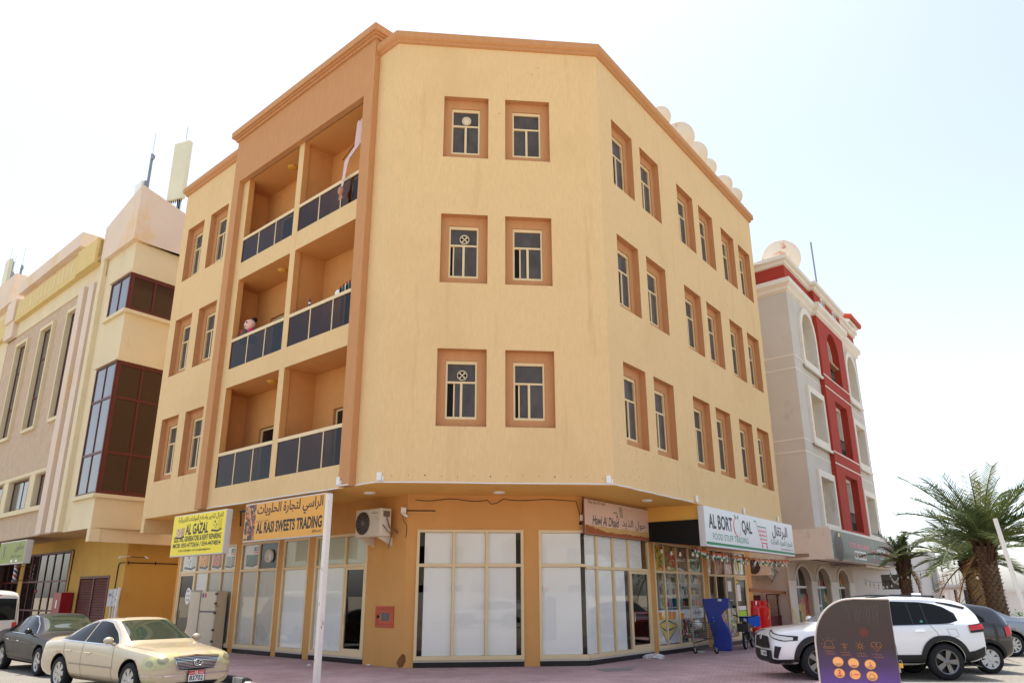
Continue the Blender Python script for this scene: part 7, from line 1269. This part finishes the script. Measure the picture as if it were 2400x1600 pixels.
m_ln = pmat('lens_glass', L8(150, 148, 118), .1, .3, spec=.6); c.corner('headlamp_lens', m_ln, [(-.24, .74), (-.2, .78), (-.13, .8), (-.06, .78), (-.02, .74)], [(-.24, .73), (-.2, .68), (-.13, .66), (-.06, .68), (-.02, .73)], a=.55, off=.018); c.corner('headlamp_lens', m_ln, [(.04, .68), (.07, .715), (.12, .725), (.17, .70), (.19, .67)], [(.04, .665), (.07, .63), (.12, .615), (.17, .63), (.19, .66)], a=.55, off=.018)
c.front('grille', m_blk, [(-.47, .765), (0, .785), (.47, .765)], [(-.37, .545), (0, .53), (.37, .545)], off=.02)
for k in range(8): z = .565 + k * .027; w_ = lerp(.38, .46, k / 7); c.line('grille_bar', m_chrome, [(-w_, z), (0, z + .008), (w_, z)], .009, 'front', off=.032)
c.line('grille_frame', m_chrome, [(-.485, .775), (0, .798), (.485, .775)], .022, 'front', off=.026); c.line('grille_frame', m_chrome, [(-.485, .775), (-.385, .535), (0, .518), (.385, .535), (.485, .775)], .014, 'front', off=.026)
e = c.cast((3, 0, .66), (-1, 0, 0), .05); m = MB(); m.tube([(e.x, .085 * math.cos(q), e.z + .055 * math.sin(q)) for q in [2 * math.pi * i / 24 for i in range(25)]], .011, 6, cap=False); m.tube([(e.x, .045, e.z + .045), (e.x, .0, e.z - .012), (e.x, .0 + .008, e.z - .02), (e.x, -.05, e.z - .02)], .011, 6); m.build('emblem', m_chrome, c.t)
c.line('bumper_strip', m_chrome, [(-.78, .445), (-.5, .452), (0, .455), (.5, .452), (.78, .445)], .022, 'front', off=.012); c.line('bumper_strip', m_chrome, [(1.98, .46), (2.3, .45)], .022)
c.front('lower_intake', m_blk, [(-.5, .31), (0, .325), (.5, .31)], [(-.44, .235), (0, .225), (.44, .235)], off=.014); c.corner('fog_lamp', m_lampy, [(-.02, .36), (.22, .35)], [(.0, .27), (.22, .28)], a=.55, off=.01)
c.front('plate_recess', m_blk, [(-.19, .505), (.19, .505)], [(-.19, .33), (.19, .33)], off=.008, nu=4, nv=3) if 0 else None
e = c.cast((3, 0, .42), (-1, 0, 0), .035); c.plate((e.x, 0, .42), math.pi / 2, .34, .2, '83702', top='10')
c.mirror(.82, 1.0, .86, gold); c.handles([(-.95, .8), (-.08, .78)], gold); c.front('tail_lamp', m_tail, [(.45, .86), (.72, .84)], [(.45, .7), (.72, .7)], -1); c.front('tail_lamp', m_tail, [(-.72, .84), (-.45, .86)], [(-.72, .7), (-.45, .7)], -1); c.side('tail_lamp', m_tail, [(-2.42, .88), (-2.22, .88)], [(-2.42, .68), (-2.3, .7)], nu=5, nv=4); c.line('bumper_strip', m_chrome, [(-2.44, .52), (-1.8, .56)], .018)
# --- dark brown saloon behind it
brn = paint('dark_brown_paint', 38, 31, 27, .0, .45); brn.node_tree.nodes['Principled BSDF'].inputs['Coat Weight'].default_value = .25; brn.node_tree.nodes['Principled BSDF'].inputs['Specular IOR Level'].default_value = .2; d_ = V((.733, -.68, 0)); hubF = V((-12.03, 21.14, 0)); hubR = hubF - d_ * 2.96
SEDB = [tuple(list(q[:1]) + [q[1], q[2], q[3], q[4] * 1.01, q[5] + .0, q[6], q[7] - .015, q[8] * .99, q[9] - .015]) for q in SED]
c = Car('brown_car', 'dusty dark brown saloon car parked behind the gold car', place(hubR, hubF, -1.36, -.84, RD), SEDB, brn, (-1.36, 1.6), .335, n=4); c.cx, c.cy = 2.3, .75; c.wheels(m_rim, 5, 'thin', dual=True)
c.side('side_window', m_cglass, [(-1.25, 1.04), (-1.0, 1.22), (-.6, 1.34), (-.38, 1.37)], [(-1.25, 1.01), (-1.0, 1.005), (-.6, .995), (-.38, .99)]); c.side('side_window', m_cglass, [(-.33, 1.375), (-.1, 1.385), (.22, 1.355), (.6, 1.185), (.92, 1.0)], [(-.33, .99), (-.1, .985), (.22, .98), (.6, .975), (.92, .97)]); c.line('chrome_strip', m_chrome, [(-1.5, 1.0), (-1.05, 1.24), (-.6, 1.365), (-.1, 1.405), (.25, 1.38), (.62, 1.21), (.97, .985)], .016); c.line('chrome_strip', m_chrome, [(-1.48, .995), (.98, .955)], .01)
c.glass_top('windscreen', m_cglassg, .38, .54, 1.12, .66); c.glass_top('rear_window', m_cglass, -.78, .54, -1.42, .62); [c.line('panel_gap', m_seam, q) for q in ([(.92, .96), (.96, .6), (.9, .28)], [(-.35, .97), (-.36, .6), (-.36, .28)], [(-1.2, .97), (-1.16, .75), (-.95, .55)], [(-.9, .3), (.9, .27)])]
c.line('sill_strip', flat('sill_strip_grey', 120, 108, 98, .4, var=.1), [(-.95, .34), (1.2, .3)], .03); c.line('panel_gap', m_seam, [(-1.9, .78), (-.5, .74), (1.2, .72)], .006); c.corner('headlamp', m_lamp, [(-.36, .76), (.2, .72)], [(-.36, .62), (.2, .58)], a=.55, off=.01); c.mirror(.82, .99, .86, pmat('mirror_black', L8(34, 28, 26), .25, coat=.5)); c.handles([(-.95, .8), (-.08, .78)], m_chrome); c.front('grille', m_blk, [(-.3, .72), (.3, .72)], [(-.26, .5), (.26, .5)], off=.015); MB().tube([(.2, -.35, 1.02), (.6, -.1, 1.0)], .01, 5).build('wiper', m_blk, c.t) if 0 else None
# --- white van, only its tail shows
vw = paint('van_white', 226, 220, 208, .0, .35); VAN = [(-2.6, .45, .7, .8, .82, 1.15, .84, 1.9, .76, 1.95), (-2.52, .35, .78, .8, .88, 1.15, .89, 1.98, .8, 2.05), (-2.2, .3, .8, .8, .9, 1.15, .9, 2.02, .8, 2.1), (-1, .3, .8, .8, .9, 1.15, .9, 2.03, .8, 2.12), (.6, .3, .8, .8, .9, 1.15, .9, 2.0, .8, 2.08), (1.2, .3, .8, .8, .9, 1.15, .9, 1.85, .76, 1.9), (1.9, .3, .8, .8, .89, 1.1, .88, 1.25, .74, 1.3), (2.3, .32, .76, .75, .85, .95, .82, 1.05, .7, 1.08), (2.42, .4, .66, .7, .7, .85, .66, .92, .6, .95)]
q = onz((55, 1385), 2.0 + RD) if 0 else None; vd = V((-.733, .68, 0)); vp = V((-17.9, 26.7, 0)); c = Car('white_van', 'white van with dark rear window standing before the salon', T(vp.x, vp.y, RD, math.atan2(vd.y, vd.x)), VAN, vw, (-1.4, 1.5), .33, n=4); c.cx, c.cy = 2.4, .8; c.wheels(m_rimd, 6, 'thin')
c.front('rear_window', m_cglass, [(-.72, 1.84), (0, 1.86), (.72, 1.84)], [(-.76, 1.22), (0, 1.2), (.76, 1.22)], -1, off=.012, nu=20, nv=8); c.front('brake_lamp', m_tail, [(-.28, 1.955), (.28, 1.955)], [(-.28, 1.925), (.28, 1.925)], -1, off=.012); c.line('handle_bar', m_blk, [(-.3, 1.02), (.3, 1.02)], .04, 'front', sgn=-1, off=.02); c.front('tail_lamp', m_tail, [(.7, 1.15), (.83, 1.15)], [(.7, .8), (.83, .8)], -1, off=.012); c.front('tail_lamp', m_tail, [(-.83, 1.15), (-.7, 1.15)], [(-.83, .8), (-.7, .8)], -1, off=.012); c.side('side_window', m_cglass, [(-2.2, 1.85), (.2, 1.86)], [(-2.2, 1.25), (.2, 1.25)]); c.line('panel_gap', m_seam, [(-.78, 1.95), (-.8, .6), (.8, .6), (.78, 1.95)], .008, 'front', sgn=-1); c.front('number_plate', m_plate, [(-.25, .92), (.25, .92)], [(-.25, .8), (.25, .8)], -1, off=.012, nu=4, nv=3)
# --- white crossover on the right
ww = paint('white_pearl', 232, 234, 236, .0, .28)
SUV = [(-2.3, .55, .62, .72, .7, .98, .66, 1.1, .56, 1.12), (-2.24, .42, .72, .7, .82, 1.05, .8, 1.3, .62, 1.34), (-2.08, .34, .78, .7, .885, 1.08, .865, 1.47, .61, 1.53), (-1.8, .3, .8, .7, .915, 1.1, .89, 1.58, .6, 1.63), (-1.3, .28, .82, .7, .92, 1.1, .9, 1.625, .61, 1.675), (-.5, .26, .82, .7, .92, 1.08, .9, 1.64, .62, 1.695), (.1, .26, .82, .7, .92, 1.06, .9, 1.61, .62, 1.665), (.5, .26, .82, .7, .92, 1.05, .9, 1.46, .63, 1.515), (.95, .26, .82, .7, .92, 1.04, .895, 1.2, .69, 1.25), (1.22, .27, .82, .7, .915, 1.02, .885, 1.08, .73, 1.125), (1.6, .28, .81, .68, .905, .99, .86, 1.03, .74, 1.075), (1.95, .28, .8, .66, .9, .97, .84, 1.0, .74, 1.035), (2.15, .28, .78, .64, .87, .94, .8, .965, .71, .99), (2.25, .3, .73, .6, .8, .88, .74, .91, .66, .93), (2.3, .34, .64, .58, .7, .8, .66, .84, .56, .85)]
c = Car('white_crossover', 'white crossover car with black cladding and plate 56438 by the purple board', place((9.267, 17.851), (6.58, 17.93), -1.32, .86, 0), SUV, ww, (-1.32, 1.37), .362, .235, .06, n=4); c.cx, c.cy = 2.15, .78; c.wheels(m_rimd, 5, 'fan', inset=.0)
clad = pmat('black_cladding', L8(30, 30, 31), .6)
def arch_clad(c, x, r0, w):
    for sg in (-1, 1):
        m = MB(); P = []
        for i in range(25):
            q = math.radians(lerp(-8, 188, i / 24)); k = 1 + .035 * abs(math.sin(2 * q))
            for rad in (r0, (r0 + w) * k): z = c.r + rad * math.sin(q); h = c.cast((x + rad * math.cos(q), sg * 1.3, max(.24, z)), (0, -sg, 0), .018); P.append(h)
        m.add(P, [(2 * i, 2 * i + 1, 2 * i + 3, 2 * i + 2) for i in range(24)], 0, False); m.build('arch_cladding', clad, c.t)
for x in c.ax: arch_clad(c, x, .427, .1)
c.side('sill_cladding', clad, [(-.86, .5), (0, .5), (.9, .48)], [(-.86, .27), (0, .27), (.9, .27)], off=.014, nu=16, nv=4)
c.side('window_band', m_blk, [(-1.7, 1.34), (-1.5, 1.47), (-1.3, 1.535), (-1.0, 1.57), (-.3, 1.59), (.1, 1.575), (.45, 1.44), (.78, 1.25), (1.0, 1.115)], [(-1.72, 1.19), (-1.5, 1.13), (-1.3, 1.12), (-1.0, 1.11), (-.3, 1.095), (.1, 1.08), (.45, 1.075), (.78, 1.07), (1.0, 1.065)], nu=40, nv=6, off=.003); c.side('side_window', m_cglass, [(-.72, 1.57), (-.3, 1.58)], [(-.72, 1.115), (-.3, 1.105)]) ; c.side('side_window', m_cglass, [(-1.02, 1.555), (-.75, 1.57)], [(-1.02, 1.125), (-.75, 1.12)], nu=6); c.side('side_window', m_cglass, [(-.24, 1.58), (.1, 1.565), (.45, 1.43), (.78, 1.24), (.98, 1.11)], [(-.24, 1.1), (.1, 1.09), (.45, 1.085), (.78, 1.08), (.98, 1.075)])
c.side('quarter_window', m_cglass, [(-1.66, 1.33), (-1.5, 1.45), (-1.3, 1.52), (-1.05, 1.55)], [(-1.7, 1.2), (-1.5, 1.14), (-1.3, 1.13), (-1.05, 1.125)], nu=10, nv=5); c.line('window_strip', m_chrome, [(-1.6, 1.12), (-.5, 1.09), (1.0, 1.06)], .014); c.side('pillar_cover', m_blk, [(-2.02, 1.46), (-1.7, 1.54), (-1.4, 1.58)], [(-1.96, 1.42), (-1.66, 1.49), (-1.4, 1.555)], nu=8, nv=3, off=.008)
c.glass_top('windscreen', m_cglassg, .2, .56, 1.1, .7); c.glass_top('rear_window', m_cglass, -2.0, .56, -2.2, .6)
[c.line('panel_gap', m_seam, q) for q in ([(1.02, 1.06), (1.02, .7), (.95, .5)], [(-.25, 1.09), (-.26, .8), (-.3, .5)], [(-1.08, 1.1), (-1.2, .95), (-1.25, .82)], [(-.86, .5), (.9, .48)])]; c.line('panel_gap', m_seam, [(-1.42, 1.02), (-1.62, 1.02), (-1.66, .88), (-1.5, .84), (-1.42, 1.02)], .005); c.handles([(-.85, .97), (.05, .95)], ww); c.mirror(.88, 1.12, .86, ww, 1.1)
c.corner('tail_lamp', m_blk, [(-.2, 1.16), (.26, 1.1)], [(-.14, .98), (.26, .94)], -1, a=.75, off=.03); c.corner('tail_lamp_lens', m_tail, [(-.02, 1.12), (.27, 1.085)], [(-.02, 1.03), (.27, .985)], -1, a=.75, off=.045); c.side('rear_bumper', clad, [(-2.2, .66), (-1.95, .58), (-1.75, .55)], [(-2.2, .46), (-1.95, .38), (-1.75, .33)], off=.012, nu=8, nv=5); c.front('rear_bumper', clad, [(-.82, .64), (.82, .64)], [(-.75, .42), (.75, .42)], -1, off=.012)
c.corner('headlamp', m_blk, [(-.46, 1.0), (-.2, .95), (.1, .9), (.3, .88)], [(-.46, .975), (-.2, .85), (.1, .77), (.3, .79)], a=.6, off=.014); c.corner('headlamp_lens', m_lamp, [(-.36, .965), (-.15, .925), (.12, .875), (.24, .855)], [(-.34, .935), (-.15, .86), (.12, .79), (.24, .8)], a=.6, off=.022)
c.front('grille', m_blk, [(-.46, .86), (0, .87), (.46, .86)], [(-.56, .62), (0, .60), (.56, .62)], off=.016); [c.line('grille_bar', clad, [(-.5, z), (.5, z)], .012, 'front', off=.026) for z in (.66, .7, .74, .78, .82)]
e = c.cast((3, 0, .83), (-1, 0, 0), .035); m = MB(); [m.tube([(e.x, a_ * math.cos(q), e.z + b_ * math.sin(q) + o_) for q in [2 * math.pi * i / 20 for i in range(21)]], .008, 6, cap=False) for a_, b_, o_ in ((.075, .05, 0), (.025, .045, 0), (.05, .02, .02))]; m.build('emblem', m_chrome, c.t)
c.front('front_bumper', clad, [(-.62, .58), (0, .565), (.62, .58)], [(-.66, .3), (0, .29), (.66, .3)], off=.012, nu=20, nv=6); c.corner('bumper_cladding', clad, [(-.5, .42), (0, .4), (.34, .42)], [(-.5, .3), (0, .29), (.34, .29)], a=.6, off=.012); c.corner('air_vent', m_blk, [(-.06, .68), (.08, .66)], [(-.13, .44), (-.02, .42)], a=.6, off=.014, nu=6)
e = c.cast((3, .12, .5), (-1, 0, 0), .035); c.plate((e.x, .12, .5), math.pi / 2, .48, .11, '56438', '0'); MB().box(-.1, .1, -.02, .02, 0, .09).build('roof_fin', ww, c.t, T(-1.3, 0, 1.67)); [MB().tube([(.1, sg * .6, 1.66), (-.5, sg * .6, 1.715), (-1.4, sg * .59, 1.69)], .018, 6).build('roof_rail', m_blk, c.t) for sg in (-1, 1)]
s_ = c.cast((-.32, 1.3, 1.53), (0, -1, 0), .01); MB().box(-.05, .05, -.002, .002, -.02, .02).build('sticker', m_white, c.t, Matrix.Translation(s_ + V((0, .004, 0)))); s_ = c.cast((-.92, 1.3, 1.17), (0, -1, 0), .012); MB().disc((0, 0, 0), .035, 'Y', 14).build('sticker', flat('sticker_teal', 60, 140, 130), c.t, Matrix.Translation(s_ + V((0, .004, 0))))
white_cross = c.t
# --- black hatchback next to it
HB = [(-2.12, .5, .6, .7, .68, .92, .62, 1.02, .5, 1.04), (-2.05, .36, .72, .7, .8, 1.0, .76, 1.2, .58, 1.24), (-1.85, .28, .76, .66, .85, 1.04, .82, 1.4, .56, 1.44), (-1.4, .24, .76, .64, .86, 1.05, .84, 1.48, .56, 1.52), (-.6, .22, .76, .62, .86, 1.02, .84, 1.5, .57, 1.545), (.0, .22, .76, .62, .86, 1.0, .84, 1.47, .57, 1.52), (.5, .22, .76, .62, .86, .99, .84, 1.3, .58, 1.35), (1.0, .22, .76, .62, .855, .97, .83, 1.06, .64, 1.1), (1.5, .22, .76, .6, .85, .92, .8, .97, .66, 1.0), (1.95, .24, .72, .56, .8, .82, .7, .86, .56, .88), (2.12, .32, .58, .52, .64, .66, .54, .7, .44, .71)]
blk = paint('black_paint', 34, 33, 36, .2, .25); rh = V((.9995, -.03, 0)); hub = V((10.99, 19.22, 0)); hd_ = -rh
c = Car('black_hatchback', 'black hatchback with bright red tail lamps beside the white crossover', place(hub, hub + hd_, -1.45, .8, 0), HB, blk, (-1.45, 1.15), .31, .2, .05, n=4); c.cx, c.cy = 2.0, .72; c.wheels(pmat('hubcap_white', L8(206, 206, 204), .4), 7, 'fan')
c.side('side_window', m_cglass, [(-.98, 1.4), (-.4, 1.43)], [(-.98, 1.08), (-.4, 1.06)]); c.side('side_window', m_cglass, [(-.34, 1.43), (.1, 1.41), (.5, 1.26), (.8, 1.06)], [(-.34, 1.055), (.1, 1.05), (.5, 1.04), (.8, 1.03)]); c.side('quarter_window', m_cglass, [(-1.5, 1.2), (-1.3, 1.34), (-1.05, 1.39)], [(-1.5, 1.12), (-1.3, 1.09), (-1.05, 1.085)], nu=6); c.glass_top('rear_window', m_cglass, -1.86, .5, -2.04, .56); c.glass_top('windscreen', m_cglass, .12, .5, .95, .62)
c.corner('tail_lamp', m_tail, [(-.42, 1.04), (-.1, 1.06), (.16, 1.0)], [(-.4, 1.02), (-.1, .9), (.16, .78)], -1, a=.9, off=.02); c.handles([(-.85, .9)], blk); c.line('panel_gap', m_seam, [(-1.0, 1.06), (-1.05, .8), (-.9, .5)]); MB().tube([(-1.35, .1, 1.5), (-1.6, .1, 1.75)], .006, 5).build('aerial', m_blk, c.t); c.mirror(.7, 1.05, .8, blk)
for x in c.ax: arch_clad(c, x, .362, .05)
# --- silver saloon and grey saloon, red one at the end of the row
def simple_sedan(name, label, M, mat, lamp=m_tail, high=0):
    st = [tuple([q[0] * .96, q[1], q[2], q[3], q[4] * .985, q[5] + high, q[6] * .985, q[7] + high, q[8], q[9] + high]) for q in SED]
    c = Car(name, label, M, st, mat, (-1.3, 1.48), .32, n=3); c.cx, c.cy = 2.25, .74; c.wheels(m_rim, 10, 'thin')
    c.side('side_window', m_cglass, [(-1.15, 1.06 + high), (-.95, 1.22 + high), (-.6, 1.33 + high), (-.36, 1.36 + high)], [(-1.15, 1.02 + high), (-.95, 1.01 + high), (-.6, 1.0 + high), (-.36, .995 + high)]); c.side('side_window', m_cglass, [(-.32, 1.365 + high), (-.1, 1.38 + high), (.22, 1.35 + high), (.6, 1.17 + high), (.86, 1.0 + high)], [(-.32, .99 + high), (-.1, .985 + high), (.22, .98 + high), (.6, .975 + high), (.86, .97 + high)]); c.glass_top('rear_window', m_cglass, -.74, .54, -1.36, .62); c.glass_top('windscreen', m_cglass, .36, .54, 1.06, .66)
    c.corner('tail_lamp', lamp, [(-.3, .97), (.2, .93)], [(-.24, .84), (.2, .78)], -1, a=.7, off=.014); c.corner('tail_lamp_strip', m_lamp, [(-.1, .9), (.2, .865)], [(-.1, .87), (.2, .835)], -1, a=.7, off=.02); c.line('panel_gap', m_seam, [(-2.3, .72), (-1.9, .7)], .006); c.line('panel_gap', m_seam, [(-.33, .97), (-.34, .3)]); c.line('panel_gap', m_seam, [(-1.1, .98), (-1.05, .75), (-.9, .5)]); c.handles([(-.85, .82), (-.05, .8)], mat); c.mirror(.78, 1.0 + high, .84, mat)
    return c
lat = V((-.03, -.9995, 0))                                # towards the camera across the parked row
def parked(k, fwd, lateral): p = V((hub.x, hub.y, 0)) + rh * fwd - lat * lateral; return T(p.x, p.y, 0, math.atan2(hd_.y, hd_.x))
silver = paint('silver_paint', 188, 192, 198, .5, .3); simple_sedan('silver_car', 'silver saloon car with red and clear tail lamps behind the black hatchback', parked(0, -.5, 3.1), silver)
simple_sedan('grey_car', 'blue grey saloon car between the silver and the red car', parked(0, 2.2, 6.0), paint('blue_grey_paint', 134, 142, 152, .5, .3)); simple_sedan('red_car', 'red saloon car at the far end of the parked row', parked(0, 1.3, 8.8), paint('red_paint_car', 186, 60, 60, .2, .3), high=.03)

# --- invented villas and cars behind the camera, added for the shop glass to reflect
m_op = pmat('invented_villa_wall', L8(214, 202, 182), .9, var=.05, vs=(.6, .6, .6))
for k, (x, w, h, lab) in enumerate(((-22, 16, 7.2, 'invented pale two storey villa across the street, added for reflections'), (-1, 15, 8.4, 'invented taller pale villa across the street, added for reflections'), (20, 18, 6.6, 'invented long low villa across the street, added for reflections'))):
    t = thing('invented_villa', lab, 'house', T(x, -26, RD)); MB().box(-w / 2, w / 2, -9, 0, 0, h).build('wall', m_op, t); MB().box(-w / 2 - .2, w / 2 + .2, -9.2, .2, h, h + .35).build('cornice', m_wt, t)
    for i in range(int(w / 3)):
        for z in (1.2, 4.4): o = ring(MB(), -w / 2 + .9 + i * 3, -w / 2 + 2.3 + i * 3, z, z + 1.6, .1, 0, .06).build('window', m_wt, t); MB().box(-w / 2 + 1 + i * 3, -w / 2 + 2.2 + i * 3, .01, .03, z + .1, z + 1.5).build('pane', m_dark, o)
    MB().box(-w / 2, w / 2, 7.8, 8, 0, 2.1).build('garden_wall', m_wh, t)
for k, (x, y, a, src, lab) in enumerate(((-6, -7, .05, white_cross, 'invented white crossover parked across the street, added for reflections'), (4.5, -7.4, 3.2, white_cross, 'second invented white crossover across the street, added for reflections'))):
    o = copy_tree(src, None, T(x, y, RD - .02, a)); o['label'] = lab
